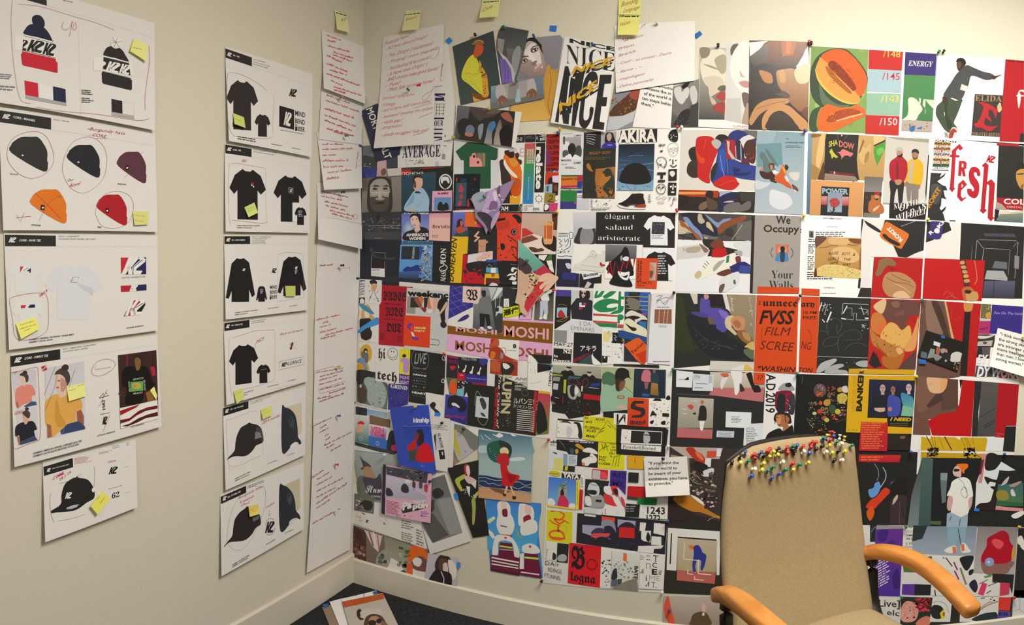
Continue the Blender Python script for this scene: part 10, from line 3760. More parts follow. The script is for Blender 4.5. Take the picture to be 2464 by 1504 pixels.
PRESS.run('''
Z O
S Rg 1 collage_sheet|sheet of a red-capped face and pink lettering, left of the blue magazine|collage sheet|| W 854,972 990,1004 985,1100 849,1083
Z J1
D printed_photo phone pictures of a red cap and pink lettering
p 2a2a2c 10,9 25,12 25,21 9,19
p 6f8aa0>8a98a0 25,12.6 50,17 49,24 25,20
p 6a5038 28,20 54,26 54,36 28,31
p c4b8b4>2f5a5a 9,19 28,22 27,57 8,53
b b8202c 14,29 18,27.6 21.6,30 20,32 14,32
b c09078 13.6,32 19,32 20,39 16,42 12,40
o c8c8c8 .4 17,47 19,49.6 17,52 15,49
p b8b0b0>4a3070 28,32 50,38 48,52 28,46
t c03c6c b++ 29 40 46 42.4 6 VEN
t c03c6c b++ 29 45 47 47.6 5 TREM
p 2f5a98 27,46 52,52 50,66 27,58
o c8c8c8 .4 38,53 40,55.6 38,58 36,55
b 2a2428 52,44 58,40 62,56 62,68 50,66
e b83050 59 61 4 4
p 33302f 8,53 60,66 60,69 40,66 8,57
Z O
S R 2 printed_sheet|white sheet of small type and a grey motorcycle photo, above the market collage|printed sheet|| W 848,1165 1005,1185 1028,1322 845,1257
Z J5
D printed_photo grey motorcycle
p 5a5652 7,65 34,72 33,93 6.6,88
n 30 2.4 2a2826,8a8680,b0aca4,4a4642 8 68 33 90
b 2a2826 18,76 26,74 32,80 28,88 20,86
D printed_text
t a84434 oy 9 97 16 99 3 Could
t a84434 oy 13 102 18 103.6 3 tour?
k 2a2826 22 100 26.4 104 1
l 2a2826 1 17,91 21,93.6
x 6a6660 4 70 100 88 112 4
x 6a6660 5 70 116 86 130 4
x 6a6660 6 90 112 100 134 4
n 8 2 9a968c 40 100 52 108
Z O
S Rg 3 poster|torn poster of a bearded figure in a pointed hat, left of the pink magazine|poster|| 6f736c 849,1083 962,1095 962,1216 866,1203
O 849,1083 962,1095 962,1216 925,1211 866,1201 857,1140
Z J1
D printed_photo bearded figure in a pointed hat
p 8a8f88>6a6e68 8,65 62,70 62,124 16,120 12,90
b 55584c 13,100 22,96 30,104 42,108 42,126 16,123
b 3a3a3c 16,71 20,76 26,80 29.6,84 29,88 24,86 18,88.6 17.6,86 20,84
b 8a6e50 20,88 24,84 30,86 33,92 36,98 30,101 22,97
b 38343c 20,98 28,98 36,99 42,94 42,124 28,120 22,108
t c8c4bc c 23 117 44 117 9 Stum
t a8a49c b 30 122.6 42 123.4 2.4 COFFEE
Z O
S Rg 12 magazine|pink and grey magazine with a street photo and slanted white title|magazine|| c08a98 922,1117 1039,1140 1036,1259 916,1236
Z J5
D printed_photo bike riding along a pale road
p 24222a 45.6,26 49.6,26 48,94 43,92
p 3a3840 49.6,29 106,38 104,52 50,40
n 34 2 24222a,5a5860,7a7880 51 31 104 50
p a8a0ac>8f8894 50,40 66,46 104,54 104,76 48,70
b 2a2a30 70,56 74,52 79,56 80,63 76,65 70,62
b d8d4d0 74,48 80,47 83,51 76,51
b 3a3438 85,50 89,51 88,60 85,58
b 4a3a44 94,50 98,50 98,58 94,58
b a83038 101,54 105,54 105,63 101,62
b 2a2a2e 50,58 56,60 59,68 50,68
l d8a0b0 1 82,56 104,68
D printed_title slanted white title on pink
x 8a4a5c 10 50 74 70 92 4
p 2a262a 70,88 75,78 104,83 108,83 92,88 72,92
t eceae4 b+++ 71.6 88 84 84 10 Pa
t eceae4 b+++ 85 86 105.6 84 7 pun
t eceae4 b++ 86 78.6 103 77.6 4 VOLUM
x 7a5a98 4 96 89 107 97
n 8 1.4 7a3048 50 92 100 97
Z O
S Rg u0:20,.6:24,1:9 magazine|curled blue magazine with a person in red, hung by a yellow pin|magazine|| 2c3f90 937,980 1031,974 1049,1141 960,1119
Z J1
D printed_portrait person in red against blue
p 24377f>2c4aa0 70,34 104,33 109,78 77,77
l 8a94c0 .3 70,34 104,33.6
b 2a2020 86,42 89,38 94,38.6 96,46 95,56 88,58
b 7a2424 84,46 88,42 90,46 87,52 85,52
b a81c20 75,60 82,53 86,50 86,64 80,68 76,64
p 3a4030 77,65 88,62 90,77 78,77
b ac1a1e 88,64 94,56 101,56 106,66 108,78 87,77.6
t dcdce4 n+++ 82.6 29.4 102.6 29 6 kinship
x 5a6ab0 2 92 82 97 84.6
Z O
S R 5 printed_sheet|white sheet behind the blue magazine, right of the upright rose caption|printed sheet|| W 1060,1012 1093,1018 1090,1124 1062,1128
S R 8 printed_sheet|white sheet with an upright rose caption beside the blue magazine|printed sheet|| W 1033,1000 1083,1008 1077,1136 1049,1131
Z J1
D printed_lettering
x 8a8a8a 3 104 31 127 38 2
p 3a3836 108,46 110.6,43 112,60 111,66
r a8a8a4 111 43 117 62 .6
t 262422 n++ 113 43 117.6 61.6 3 G ROSE
p 262422 114,64 121,63 122.6,75 116,75.6
p c8c8c4 118,66 119.6,66 120,70 118.6,70
Z O
S Rg 2 photo_print|photo of a pale cloth and a yellow strap, pinned above the black clad woman|photo print|| 6f6c60 1087,1018 1151,1034 1151,1078 1088,1122
Z J2
D printed_photo pale cloth with a yellow strap
p 6a685c 34,6 52,10 72,22 72,44 62,58 36,66
b a09894 37,20 46,19 54,28 60,40 66,46 56,56 46,60 40,50 36,36
b a89a2c 36,16 42,15 40,24 44,36 47,50 44,52 39,42 36,30
b 8a6a4c 36,54 40,56 44,62 38,66
l 333 .8 53,45 55,47
p e0dcd2 52,10 73,14 73,25
p e0dcd2 73,42 73,59 62,61
Z O
S Rg 4 photo_print|photo of a red-haired woman in black and yellow, left of the umbrella picture|photo print|| 201e1c 1075,1124 1152,1107 1177,1288 1138,1294
Z J2
D printed_portrait red-haired woman in black and yellow
b 9a2838 52,68 56,64 60,68 57,76 54,80
b c8a898 55,68 59,67 61,76 59,82 56,78
b 9a9a3c 39,88 46,82 53,79 54,84 46,90 49,98 50,103 46,102
b b89a88 52,82 60,82 70,88 66,92 58,92
p c8c0b4 55,96 61,97 60,112 57,104
p b8b0a4 62,92 70,88 69,100
b 9a9a3c 66,110 73,103 74,106 68,114
b 8a8a40 63,116 68,114 69,130 67,150 64,150 64,130
n 10 1 b8b8b4 49 100 56 108
n 10 1 b8b8b4 62 108 70 114
Z O
S Rg 6 photo_print|white bordered grey photo hung at a slant below the rose caption|photo print|| W 985,1150 1072,1136 1134,1302 1035,1334
Z J5
D printed_photo grey figure by a wall
p 5a5854>6a6864 92,52 128,40 152,118 112,132 92,100
p 7a7874 118,74 136,70 152,118 136,121
b 2a2826 112,62 120,58 127,64 124,70 114,72
b 3a3836 110,76 114,74 114,86 110,90
l 8a8884 .7 117,76 136,120
p 484642 96,100 112,92 134,121 112,132
Z O
S Rg 5 photo_print|picture of a woman in red with a green umbrella on a painted beach|photo print|| 6a8a8c 1152,1033 1280,1052 1278,1212 1151,1197
O 1152,1033 1280,1052 1282,1072 1286,1086 1281,1094 1278,1212 1151,1197
Z J2
D printed_picture woman in red with an umbrella by a striped sea
p 2f5a68>8a9a98 73.5,14 150,25 150,60 73.5,56
p 8a9a94>8f9c92 73.5,56 150,60 150,88 73.5,82
b 9aa8a4 74,38 86,38 88,46 74,48
b b4bcb0 120,56 136,54 140,58 122,60
b dcdcd8 93,21 99,22 103,19 109,23 104,26 100,25
b dcdcd8 120,21 126,22 127,24 122,23.6
a dcdcd8 .8 82,22 86,25 91,29
a dcdcd8 .7 76,22 79,26 80,29
p 22304a 73.5,80 86,81 104,85 126,86 150,89 149,106 110,100 73.5,98
a dcdcd8 .5 73,84 82,83.6 90,86 100,88 112,87
a dcdcd8 .5 73,89 82,89 88,93 94,92 102,95 112,93
a dcdcd8 .5 73,94 80,97 90,99
a dcdcd8 .5 122,92 132,90 140,95 150,93
a dcdcd8 .5 120,96 130,100 140,97 150,99
a dcdcd8 .5 130,102 138,104 150,105
p a87a50>b08862 73.5,97 90,98 110,100 149,107 149,121 73.5,113
p 6a4a34 88,98 104,100 120,104 108,108 96,104
b 24503c 85,40 90,33 102,30 112,32 120,38 121,48 116,58 106,62 96,61 88,54
b 24342c 102,30 112,32 120,38 121,48 116,56 106,42
n 12 .8 c8ccc8 88 36 118 60
b d8b070 104,44 108,40 114,41 117,46 115,50 106,49
b d8a890 108,41 112,41 112,46 109,46.6
b a82028 101,52 106,49 114,49 117,56 117,65 112,66 104,64 100,60
b b01c20 105,65 113,65 116,74 121,78 132,81 130,88 124,92 122,96 108,95 107,84
b 8a1418 113,78 120,80 128,82 120,92 117,88
p c89a70 113,96 116,96 113,107 110,107
p c89a70 118,95 121,97 126,111 124,112
b 3a2418 122,111 127,111 127,115 123,115
b 3a2418 108,107 113,108 112,111 109,110
Z O
S Rg 2 photo_print|picture of two blond women on blue, the lowest of the loose pictures by the umbrella|photo print|| 2f6a9c 1169,1200 1302,1211 1305,1393 1180,1372
O 1169,1200 1302,1211 1302,1230 1296,1262 1296,1290 1302,1340 1306,1388 1290,1391 1180,1372
Z J6
D printed_portrait two blond women in striped knitwear
p 3a6aa8>3f8ab4 19,6.4 105,14 101,62 98,92 22,86
b d8ccb4 37,16 42,10 50,10 57,18 58,30 62,38 64,50 58,62 40,58 36,44 38,32
b c8a898 43,14 49,12 52,18 52,24 47,26 44,20
b 6a1c30 45,24 52,23 53,34 48,35 45,32
b d8ccb4 71,18 76,14 84,16 92,20 95,30 93,42 84,48 74,50 70,44
b c8a090 80,18 87,17 91,24 90,30 86,34 81,28
b 7a2030 78,36 86,32 90,36 88,46 80,46
b d8d4c8 36,44 48,38 58,44 62,58 52,66 40,60
b d8d4c8 74,50 86,40 98,42 100,56 92,62 76,64
l 4a4a88 2 42,49 52,51
l 7a8a3c 2.4 67,54 70,66 76,68
p d8d4c8 22,40 32,34 34,38 24,46
p b8b83c 21,42 29,37 30,39 22,45
p c8b8b0 22,54 30,60 34,68 30,70 22,60
p 8a2c44 38,62 60,64 60,68 38,66
b d8d4cc 34,66 48,64 60,68 70,84 72,98 64,98 60,76 40,74 38,94 29,94
p 5a1c30 41,75 60,77 64,98 72,100 72,124 60,126 27,120 26,95 39,96
l 9ab040 2.4 41,81 61,84
l 8a8a78 1.6 41,86 62,88
l c8b8bc 2.4 28,99 71,107
l c8b8bc 2 28,104 70,112
l c8b8bc 2 28,109 70,116
b d8d4cc 76,82 88,77 100,82 103,92 80,92
e a8283c 88.6 82 2 2
e a8283c 50 68 2.4 1.4
p 5a1c30 80,92 101,94 104,112 107,132 72,126 72,118 78,117
l 9ab040 3 80,99 102,101
l c8b8bc 2 74,122 103,126
p 401c28 26,116 72,124 72,128 27,120
p d8d4cc 73,93 79,92 79,117 72,117
Z O
S Rg 1 poster|poster of a cluttered market scene, low in the room corner down to the carpet|poster|| 5a5048 847,1262 1032,1322 1020,1474 844,1396
O 847,1262 1032,1322 1040,1342 1020,1474 844,1396
Z E2
D printed_photo market scene of striped cloth, plants and vegetables
p 3a2622 126,-7 140,0 140,50 126,46
n 30 3 6a4a40,8a6a5c,4a2e28 127 2 140 44
p a89a94 138,-2 156,4 152,20 146,14
l 7a3a38 1.4 143,0 147,14
l d8d0c8 1.2 147,0 150,16
l 8a4a48 1 151,2 153,18
p 6a6a58>8a867a 158,4 186,14 182,48 160,42
b b4b0a4 162,26 172,30 178,42 168,44 160,36
b 7a7672 152,22 162,16 164,28 158,38 150,32
n 40 3.6 4a5040,2f3a30,6a6a58,8a8878 150 20 184 48
n 40 4 5a2a24,7a3a30,4a3a30,a89a90,2f2a26 127 34 146 52
p 8a5a2c 146,44 170,50 190,60 194,78 160,62 142,54
n 20 3 b07840,6a4420,9a6a3a 146 46 192 74
p 3a4a48 172,54 184,50 190,62 180,66
b 7fa0a4 174,56 180,56 182,62 177,61
b c0501c 183,16 190,13 198,17 201,26 194,36 186,30 181,28
b 5a3a3a 186,28 194,24 201,30 200,42 190,40
b c8c0b8 186,28 190,25 195,28 193,34 188,33
p c0a8a0 190,38 200,40 200,48 190,46
p b04a24 180,30 186,32 186,48 180,48
p 5a6070 189,46 199,48 198,68 190,62
p d0ccc8 186,36 190,38 190,60 186,52
n 20 2.4 3a5a30,2a3a28,6a7a50 172 10 184 34
Z O
S Rg 4 photo_print|photo of a long-haired person in a black jacket, beside blue tape near the carpet|photo print|| 8a8480 1030,1330 1101,1343 1095,1506 1012,1466
Z E2
D printed_portrait long-haired person in a black jacket
p 9a949c>8a8488 201,21 230,26 228,92 194,78
b 33231c 208,32 212,24 218,22 224,28 224,40 218,44 210,40
b 4a342a 212,28 220,28 222,40 214,44
b b8988a 216,32 220,31 221,40 217,42
b c8b8a0 221,28 228,32 229,44 224,46
b 201d1f 200,50 208,38 214,38 224,42 224,56 218,62 220,80 216,84 206,80 196,72 196,56
l c8c4c0 .8 214,39 217,46 216,56
p 9a8a8c 218,56 222,58 221,76 219,74
b 201d1f 210,76 220,78 218,86 212,82
p c8c4c0 194,75.6 228,89 228,92 193.6,80
Z O
S R 10 photo_print|torn scrap of violet blossom pinned with green, over the green tee|photo print|| 8a7a94 1194,452 1240,430 1203,506 1131,478
O 1131,478 1194,452 1240,430 1226,461 1209,490 1200,508 1186,528 1176,549 1170,564 1163,544 1144,524 1142,500 1138,489
Z F2
D printed_picture violet blossom
b 9a9aa4 38,118 56,110 60,124 52,140 44,138
b b89ab8 64,112 76,106 82,118 84,132 70,142 58,148 54,140 60,128
b d8c0d8 72,112 78,110 80,120 76,126
b 7a5a7a 70,126 80,128 78,138 66,140
b 9a7a98 92,100 104,94 98,108 88,122 86,110
b 6a4a58 80,106 84,100 84,120 88,130 80,116
n 20 2 c8a8c8,8a6a8a,d8c8dc 58 112 90 142
b 3a3638 46,146 58,144 70,152 74,164 68,178 60,164
b b094b0 76,148 84,142 80,156 70,172 70,160
Z O
S R 10 photo_print|torn scrap of a beaded collar and a hand over teal, pinned with green|photo print|| c8a888 1247,576 1344,640 1330,720 1240,729
O 1247,576 1310,637 1330,660 1344,669 1338,679 1316,697 1290,725 1266,760 1252,751 1250,733 1239,729 1245,700 1246,640
Z F8
D printed_picture teal ground with a beaded collar and a hand
p 7fb4a0>5f9484 133,57 180,103 160,117 150,100 134,90
b 4a3a3c 134,90 150,100 158,112 150,122 138,116 133,108
b c8a080 134,114 146,120 156,120 160,134 150,150 136,150
p b83444 160,117 180,103 196,120 176,126
n 40 3 2a2420,a83038,c89a3c,d8c890,3a4a3c 152 114 172 150
p c03038 176,126 196,122 190,140 168,164 150,190 144,180 146,168
b dcb494 172,124 186,118 198,122 206,127 196,140 186,150 178,150 184,140 174,148 172,142 180,134 172,134
l a87a60 .6 174,134 186,132
l a87a60 .6 176,142 190,138
n 26 2.6 d8c890,2a2420,a83038,8a7a4a 140 150 172 170
Z O
S R 0:8,.6:12,1:30 quote_card|white card quoting a wish for the whole world, left of the chair back|quote card|| W 1549,1103 1653,1098 1660,1191 1554,1196
Z J4
D printed_lettering
t 2a2826 b 21 41.6 74 40.4 5 "If you want the
t 2a2826 b 20.6 50.6 71 49.6 5 whole world to
t 2a2826 b 21.6 59.6 78 57.6 5 be aware of your
t 2a2826 b 21.6 68.6 88.6 66.6 5 existence, you have
t 2a2826 b 22 77.6 64 75 5 to provoke."
Z O
S R 0:8,.6:12,1:28 quote_card|white card quoting strong women, at the right edge over violet|quote card|| W 2401,789 2486,812 2476,910 2380,881
Z I2
D printed_lettering
t 2a2826 b 159 71 203 83 5.4 "I think women
t 2a2826 b 156.6 80 203 92 5.4 the strong sex.
t 2a2826 b 155 88.6 203 101.6 5.4 are stronger a
t 2a2826 b 154 97 203 110 5.4 more intelligen
t 2a2826 b 152.6 105.6 203 118 5.4 than men. I love
t 2a2826 b 151 114.6 200 126 5.4 strong women."
Z O
S Rg 7 photo_print|small dark photo of people at a dinner table, taped over the brown robe|photo print|| 262522 2229,795 2322,824 2304,894 2208,857
Z I2
D printed_photo people at a dinner table
p d8d4c8 42,81 54,85 52,92 41,88
p 8a9088 36,94 44,96 42,110 30,112
b a85a48 46,94 50,92 54,96 50,106 46,104
b 9a9690 54,96 60,94 64,98 56,103
b b8806c 61,96 65,96 66,101 62,101
b 8a8a80 40,104 50,106 56,110 46,116
b cfcac0 73,104 84,100 94,106 92,116 80,118 71,116
b 2f2c2c 56,104 70,102 70,116 58,112
n 20 1.6 c89a78,e0d8c8,5a3a2a 76 116 90 132
e c0b088 63 116 2 2
p 5a6a74 20,99 30,102 29,112 18,110
Z O
S F 3 printed_sheet|tan sheet at the bottom of the pile on the carpet|printed sheet|sheets and magazine piled on the carpet| a08a74 775,1461 802,1453 850,1550 815,1560
S F 6 printed_sheet|white sheet second from the bottom of the pile on the carpet|printed sheet|sheets and magazine piled on the carpet| W 793,1448 822,1440 880,1550 838,1558
S F 9 printed_sheet|pale sheet with a line drawing under the orange banded magazine on the carpet|printed sheet|sheets and magazine piled on the carpet| W 820,1441 905,1421 960,1510 866,1530
Z E2
a 333 .5 130,63 134,60 138,62 136,66 128,68
a 333 .4 110,68 120,69 132,66
Z O
S Fg 14 magazine|magazine with an orange band and a woman in sunglasses, topmost on the carpet|magazine|sheets and magazine piled on the carpet| cfc6bc 823,1447 921,1427 985,1560 868,1600
Z E2
D printed_cover orange band over a woman in a hat and sunglasses
p cc5a1c 116,69 157,60.6 158,66 118,75
b 3a2c24 131,78 134,76 136,80 134,84 138,86 134,87 131,83
b d8d4cc 134,80 140,76 150,76 156,78 154,82 140,83 138,86
b 5a4034 139,86 146,81 155,83 160,90 166,100 140,100
b c09078 143,86 150,83 155,88 156,96 150,102 142,100
e 2a201e 146 90 4 3
e 2a201e 153 88 3 2.4
l 2a201e .8 149,89 151,88.6
b 8a6a50 155,88 162,92 166,102 158,102
''')
def tape(rows):
    for r in rows.strip().split('\n'):
        off, q, lab = r.split('|')
        wall, off = off.split()
        PRESS.run(f'Z O\nS {wall} {off} tape|{lab}|tape|pieces of blue tape| 2f6db8 {q}\n')


tape('''
R 4|1072,97 1081,89 1089,98 1079,107|piece of blue tape left of the photo of the yellow jacket
R 3|1324,61 1340,62 1338,76 1322,74|piece of blue tape on bare wall above the ochre garment photo
R 4|1670,83 1684,74 1690,82 1676,93|piece of blue tape at the corner of the white notes page
R 8|1091,1188 1100,1186 1104,1200 1095,1203|piece of blue tape over the black and yellow woman photo
R 4|1540,1111 1550,1112 1550,1130 1539,1129|piece of blue tape left of the card about the whole world
R 9|2212,864 2228,866 2228,876 2211,875|piece of blue tape at the lower left of the dinner table photo
R 9|2265,807 2274,809 2273,815 2264,813|piece of blue tape at the top of the dinner table photo
R 4|2344,1223 2356,1224 2355,1231 2343,1230|piece of blue tape under the white and black brush shapes
R 6|1099,1352 1108,1354 1107,1368 1099,1366|piece of blue tape beside the photo of the black jacket
R 4|843,1256 850,1259 849,1264 843,1262|piece of blue tape above the market collage in the corner
F 5|776,1455 789,1452 793,1458 780,1463|piece of blue tape on the tan sheet on the carpet
F 12|897,1424 905,1422 910,1428 900,1431|piece of blue tape on the line drawing sheet on the carpet
''')
# ---------------------------------------------------------------- the tan chair
from mathutils.bvhtree import BVHTree
FABRIC = mat('tan_fabric', (.33, .245, .135), .9, .15, noise=(420, (.42, .32, .19), 3, (1, 1, 1)), bump=(900, .5, .002))
WOOD = mat('honey_wood', (.46, .17, .035), .38, .4, noise=(9, (.60, .26, .06), 5, (1, 1, 9)))
BLACK = mat('black_plastic', (.012, .011, .01), .5, .35)
S2, F2 = Vector((.832, .555, 0)), Vector((.555, -.832, 0))
ORG = Vector((.116, 1.865, 0))
BASE_PT = ORG + F2 * .27


def cw(a, b, z):
    return ORG + S2 * a + F2 * b + Vector((0, 0, z)) - BASE_PT


def pillow(name, fn, nu, nv, m):
    """closed cushion: fn(u, v, side) gives a point; u, v in -1..1, side -1 or 1"""
    bm = bmesh.new()
    G = {}
    for sd in (1, -1):
        for i in range(nu + 1):
            for j in range(nv + 1):
                u, v = math.sin(math.pi / 2 * (2 * i / nu - 1)), math.sin(math.pi / 2 * (2 * j / nv - 1))
                edge = i in (0, nu) or j in (0, nv)
                if edge and sd < 0:
                    G[i, j, sd] = G[i, j, 1]
                else:
                    G[i, j, sd] = bm.verts.new(fn(u, v, 0 if edge else sd))
    for sd in (1, -1):
        for i in range(nu):
            for j in range(nv):
                q = [G[i, j, sd], G[i + 1, j, sd], G[i + 1, j + 1, sd], G[i, j + 1, sd]]
                bm.faces.new(q if sd > 0 else q[::-1])
    return mesh_of(bm, name, m, True)


def bulge(u, v, p=8): return math.sqrt(max((1 - abs(u) ** p) * (1 - abs(v) ** p), 0))


def backfn(grow, shift, thick):
    def fn(u, v, sd):
        t = (v + 1) / 2                                     # 0 at the bottom, 1 at the top
        w = (.222 + .02 * math.sin(math.pi * min(t, .9)) - .012 * t) * grow
        rc = 1 - .06 * max(0, abs(u) - .6) * max(0, t - .75) * 8
        z = .40 + t * (.522 + .014 * (1 - u * u)) * rc
        b = .112 - .112 * t + .03 * u * u - .03 * math.sin(math.pi * t) - .012
        return cw(u * w, b + shift + sd * thick * bulge(u, v), z)
    return fn


def seatfn(u, v, sd):
    t = (v + 1) / 2
    w = .235 + .015 * t
    return cw(u * w * (1 - .10 * max(0, t - .8) * 5 * abs(u) ** 3), .065 + t * .46, .44 + sd * .036 * bulge(u, v, 6) - .02 * t * t - .006 * u * u)


def tube(name, pts, rw, rh, m, n=14, cap=True):
    """flattened bar along points; half width, half height"""
    pts = [Vector(p) for p in smooth([tuple(p) for p in pts], 6, False)]
    bm, rings = bmesh.new(), []
    N = len(pts)
    for i, p in enumerate(pts):
        d = (pts[min(i + 1, N - 1)] - pts[max(i - 1, 0)]).normalized()
        side = d.cross(Vector((0, 0, 1)))
        side = side.normalized() if side.length > .05 else S2
        up = side.cross(d)
        e = 1.0
        if cap:
            k = min(i, N - 1 - i) / 3
            e = .35 + .65 * math.sqrt(1 - (1 - k) ** 2) if k < 1 else 1
        rings.append([bm.verts.new(p + side * rw * e * math.copysign(abs(math.cos(a)) ** .55, math.cos(a)) + up * rh * e * math.copysign(abs(math.sin(a)) ** .55, math.sin(a)))
                      for a in (2 * math.pi * k / n for k in range(n))])
    for a, b in zip(rings, rings[1:]):
        for k in range(n): bm.faces.new([a[k], a[(k + 1) % n], b[(k + 1) % n], b[k]])
    bm.faces.new(rings[0])
    bm.faces.new(rings[-1])
    return mesh_of(bm, name, m, True)


chair = bpy.data.objects.new('office_chair', None)
COL.objects.link(chair)
chair.location = BASE_PT
tag(chair, 'tan fabric office chair with curved wooden arms, its back stuck with push pins', 'chair')
back = obj('backrest', pillow('backrest', backfn(1, 0, .03), 26, 22, FABRIC), chair)
obj('back_shell', pillow('back_shell', backfn(.93, -.035, .014), 16, 16, BLACK), chair)
obj('seat', pillow('seat', seatfn, 22, 22, FABRIC), chair)
bm = bmesh.new()
box(bm, (-.19, -.19, .385), (.19, .19, .402))
sp = obj('seat_pan', mesh_of(bm, 'seat_pan', BLACK), chair)
sp.rotation_euler.z = math.atan2(S2.y, S2.x)
sp.location = F2 * .02
for s in (-1, 1):
    arm = obj('armrest', tube('armrest', [cw(s * q[0], q[1], q[2]) for q in
              ((.236, .035, .575), (.247, .09, .602), (.256, .17, .618), (.258, .26, .618), (.248, .35, .604), (.232, .43, .585), (.22, .475, .572))], .027, .019, WOOD), chair)
    arm['label'] = 'honey coloured curved wooden arm'
    obj('arm_support', tube('arm_support', [cw(s * .243, .085, .60), cw(s * .243, .09, .52), cw(s * .238, .11, .45), cw(s * .20, .2, .395), cw(s * .12, .25, .39)], .016, .012, BLACK), chair)
bm = bmesh.new()
bmesh.ops.create_cone(bm, cap_ends=True, segments=20, radius1=.032, radius2=.026, depth=.31, matrix=Matrix.Translation((0, 0, .235)))
obj('gas_column', mesh_of(bm, 'gas_column', BLACK, True), chair)
for k in range(5):
    a = 2 * math.pi * k / 5 + .3
    d = Vector((math.cos(a), math.sin(a), 0))
    leg = obj('base_leg', tube('base_leg', [d * .02 + Vector((0, 0, .10)), d * .16 + Vector((0, 0, .085)), d * .29 + Vector((0, 0, .066))], .02, .014, BLACK), chair)
    bm = bmesh.new()
    bmesh.ops.create_cone(bm, cap_ends=True, segments=18, radius1=.027, radius2=.027, depth=.036,
                          matrix=Matrix.Translation(d * .275 + Vector((0, 0, .027))) @ Matrix.Rotation(a, 4, 'Z') @ Matrix.Rotation(math.pi / 2, 4, 'X'))
    obj('caster', mesh_of(bm, 'caster', BLACK, True), leg)

# ---------------------------------------------------------------- push pins: a waisted grip on a needle
PINC = {'red': (.55, .035, .04), 'yellow': (.62, .52, .05), 'blue': (.03, .09, .36), 'green': (.02, .20, .11), 'black': (.018, .016, .014), 'white': (.80, .76, .68),
        'purple': (.05, .03, .16), 'orange': (.55, .28, .12)}
NEEDLE = mat('needle_steel', (.6, .6, .6), .3, .5, metal=1)


def lathe(bm, prof, n=12):
    rings = [[bm.verts.new((r * math.cos(2 * math.pi * k / n), r * math.sin(2 * math.pi * k / n), z)) for k in range(n)] for r, z in prof]
    for a, b in zip(rings, rings[1:]):
        for k in range(n): bm.faces.new([a[k], a[(k + 1) % n], b[(k + 1) % n], b[k]])
    bm.faces.new(rings[0])
    bm.faces.new(rings[-1])


PINS = {}


def pin(color, at, up, label, group):
    if color not in PINS:
        bm = bmesh.new()
        lathe(bm, [(.0012, .0030), (.0046, .0034), (.0050, .0046), (.0044, .0056), (.0026, .0068), (.0023, .0098), (.0030, .0132), (.0050, .0142), (.0056, .0156), (.0050, .0170), (.0012, .0174)])
        g = mesh_of(bm, 'push_pin', mat(color + '_plastic', PINC[color], .3, .5), True)
        bm = bmesh.new()
        lathe(bm, [(.0003, -.006), (.0006, -.004), (.0006, .0032)], 6)
        PINS[color] = (g, mesh_of(bm, 'needle', NEEDLE))
    g, n = PINS[color]
    o = obj('push_pin', g)
    o.location = at
    o.rotation_euler = Vector(up).to_track_quat('Z', 'Y').to_euler()
    tag(o, label, 'push pin', group)
    obj('needle', n, o)


bpy.context.view_layer.update()
tree = BVHTree.FromPolygons([back.matrix_world @ v.co for v in back.data.vertices], [list(p.vertices) for p in back.data.polygons])
KX, KY, KS = 1700, 1030, .15422
for spec in '''blue 59,44 80,42 139,31 159,41 180,21 197,18 66,77 110,72 99,82
red 70,44 92,39 96,37 122,35 146,32 160,25 160,33 167,26 191,22 192,13 197,10 125,41 71,51 131,57
yellow 52,58 86,57 96,50 107,44 100,41 83,67 133,67 155,57 188,30 193,41 213,38 214,15 187,18
black 39,57 50,49 75,48 87,46 107,36 112,39 133,36 135,42 169,34 178,29 203,38 197,53
green 61,55 100,63 92,70 120,66 142,57 130,31 200,25 222,30 179,20
white 70,64 115,55 148,40 183,40 208,50 207,19 209,28'''.split('\n'):
    color, *pts = spec.split()
    for q in pts:
        x, y = (float(t) * 10 for t in q.split(','))
        px, py, miss = KX + x * KS, KY + y * KS + 1.5, 0
        loc = None
        while loc is None and miss < 40:
            r = Vector(ray(px, py + miss)).normalized()
            loc, nor, _, _ = tree.ray_cast(Vector(EYE), r)
            miss += 1
        if nor.dot(r) > 0: nor = -nor
        up = (nor + Vector((RNG.uniform(-.3, .3), RNG.uniform(-.3, .3), .55 + RNG.uniform(-.2, .4) + (1.6 if miss > 3 else 0)))).normalized()
        pin(color, loc + up * .001, up, f'{color} push pin stuck in the top of the tan chair back', f'{color} push pins in the chair back')
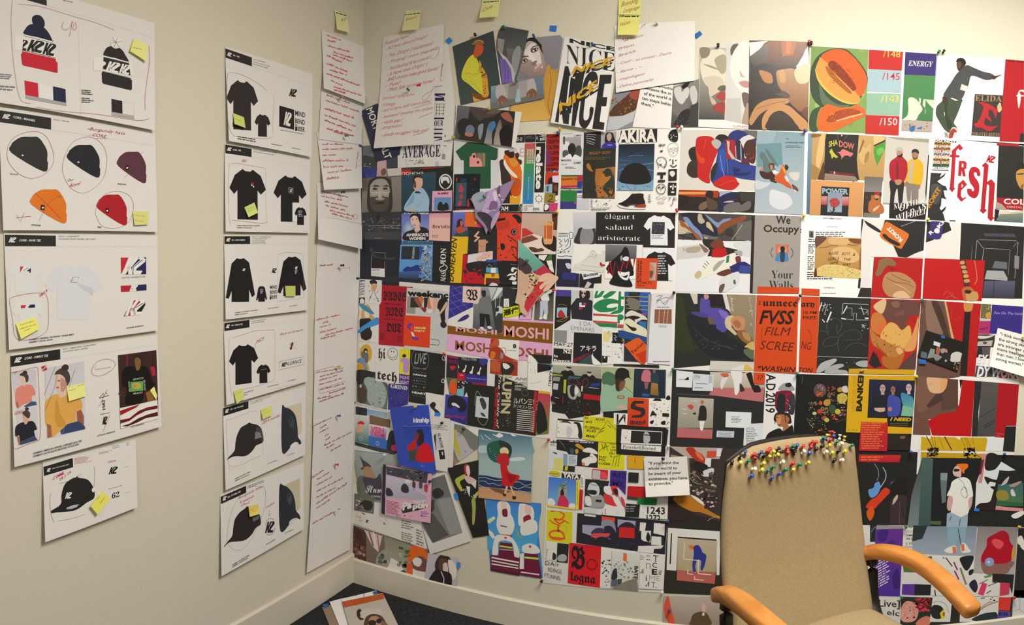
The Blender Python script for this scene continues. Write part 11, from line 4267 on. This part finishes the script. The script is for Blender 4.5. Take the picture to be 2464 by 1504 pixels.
for spec in '''yellow 1093,332 at the top corner of the green tee sheet|blue 1346,322 between the relate sheet and the dark dome sheet|yellow 1349,313 just above the blue pin left of the concert poster
red 1631,307 above the column of small black faces|white 1640,308 at the top left of the tracksuit sheet|purple 1937,317 below the hands and amber brim photo
yellow 1343,513 between the relate sheet and the French words|red 1630,509 right of the French word poster|yellow 1933,521 above the information page|yellow 2231,530 above the dark glass case sheet
black 864,670 at the left end above the Katana word|red 1335,698 above the sunglasses portrait sheet|black 1622,704 at the top of the violet figure photo|black 1926,713 between the two halves of the orange screening poster
green 2217,722 above the brown robe|red 1072,853 left of the violet gig poster|blue 1328,880 above the helmeted figures|green 1619,888 above the grey computer windows|green 1918,900 beside the red motorcycle|yellow 2204,906 beside the shouting figures
black 855,969 below the pale dress photo|red 1321,1057 left of the helmets sheet|white 1610,1073 below the framed serif title|blue 2190,1086 left of the yellow comic band|blue 2415,1093 right of the yellow comic band
blue 1607,1252 above the bent figure in blue|green 2178,1265 beside the word RAF|yellow 2450,1267 above the red knitted cap|green 2168,1436 above the roses|red 2438,1437 right of the red lettered strip
red 1946,103 at the corner of the amber brim photo|black 1952,108 at the corner of the melon sheet|green 2257,127 at the corner of the leaning man sheet|black 2268,128 beside the green pin above the leaning man
black 1145,86 at the top of the yellow jacket photo|green 1216,69 on the torn grey building photo|blue 1286,90 on the dark hair of the tilted face|green 1244,197 above the pale vase|yellow 1178,263 on the white bordered helmet photo
blue 1428,108 at the top of the black and gold poster|white 1583,58 at the top of the white notes page|black 1728,113 on the red lips diptych|green 985,218 between the two red note pages|blue 870,352 at the left of the scratched face sheet
green 1168,476 on the violet blossom scrap|green 1271,627 on the teal scrap|yellow 1002,978 on the blue magazine|black 1065,1017 on the upright rose caption sheet|black 1117,1033 above the yellow strap photo
black 1597,1104 on the card about the whole world|black 1305,1397 at the foot of the two blond women|yellow 2459,813 on the card about strong women|white 928,1095 on the pointed hat poster|black 1037,1158 at the right of the pink magazine
blue 1612,1467 on the red cloth by the tweed jacket|white 1594,1424 above the seated man in tweed'''.replace('\n', '|').split('|'):
    color, p, lab = spec.split(' ', 2)
    x, y = map(float, p.split(','))
    d = 26 if 'magazine' in lab and 'blue' in lab else 14 if any(k in lab for k in ('card', 'scrap', 'pink', 'between the two red', 'vase', 'hat')) else 6
    pin(color, Vector(hit(x, y, NORM['R'], BASE['R'] + d / 1000)), (RNG.uniform(-.15, .15), -1, RNG.uniform(.0, .35)), f'{color} push pin {lab}', 'push pins on the back wall')
for spec in '''orange 817,236 on the second page of the corner column|green 829,328 on the third page of the corner column|black 820,463 on the fourth page of the corner column|black 819,639 on the page with a red arrow
yellow 810,882 on the boxed list page|blue 810,1001 on the ninth page of the corner column|red 805,1118 on the tenth page of the corner column|white 804,1230 on the lowest page of the corner column'''.replace('\n', '|').split('|'):
    color, p, lab = spec.split(' ', 2)
    x, y = map(float, p.split(','))
    pin(color, Vector(hit(x, y, NORM['L'], BASE['L'] + .018)), (1, RNG.uniform(-.15, .15), RNG.uniform(.0, .3)), f'{color} push pin {lab}', 'push pins in the corner column')

bpy.data.scenes.remove(DESK)
bpy.data.objects.remove(bpy.data.objects['type_case'])
bpy.data.curves.remove(KEEP)
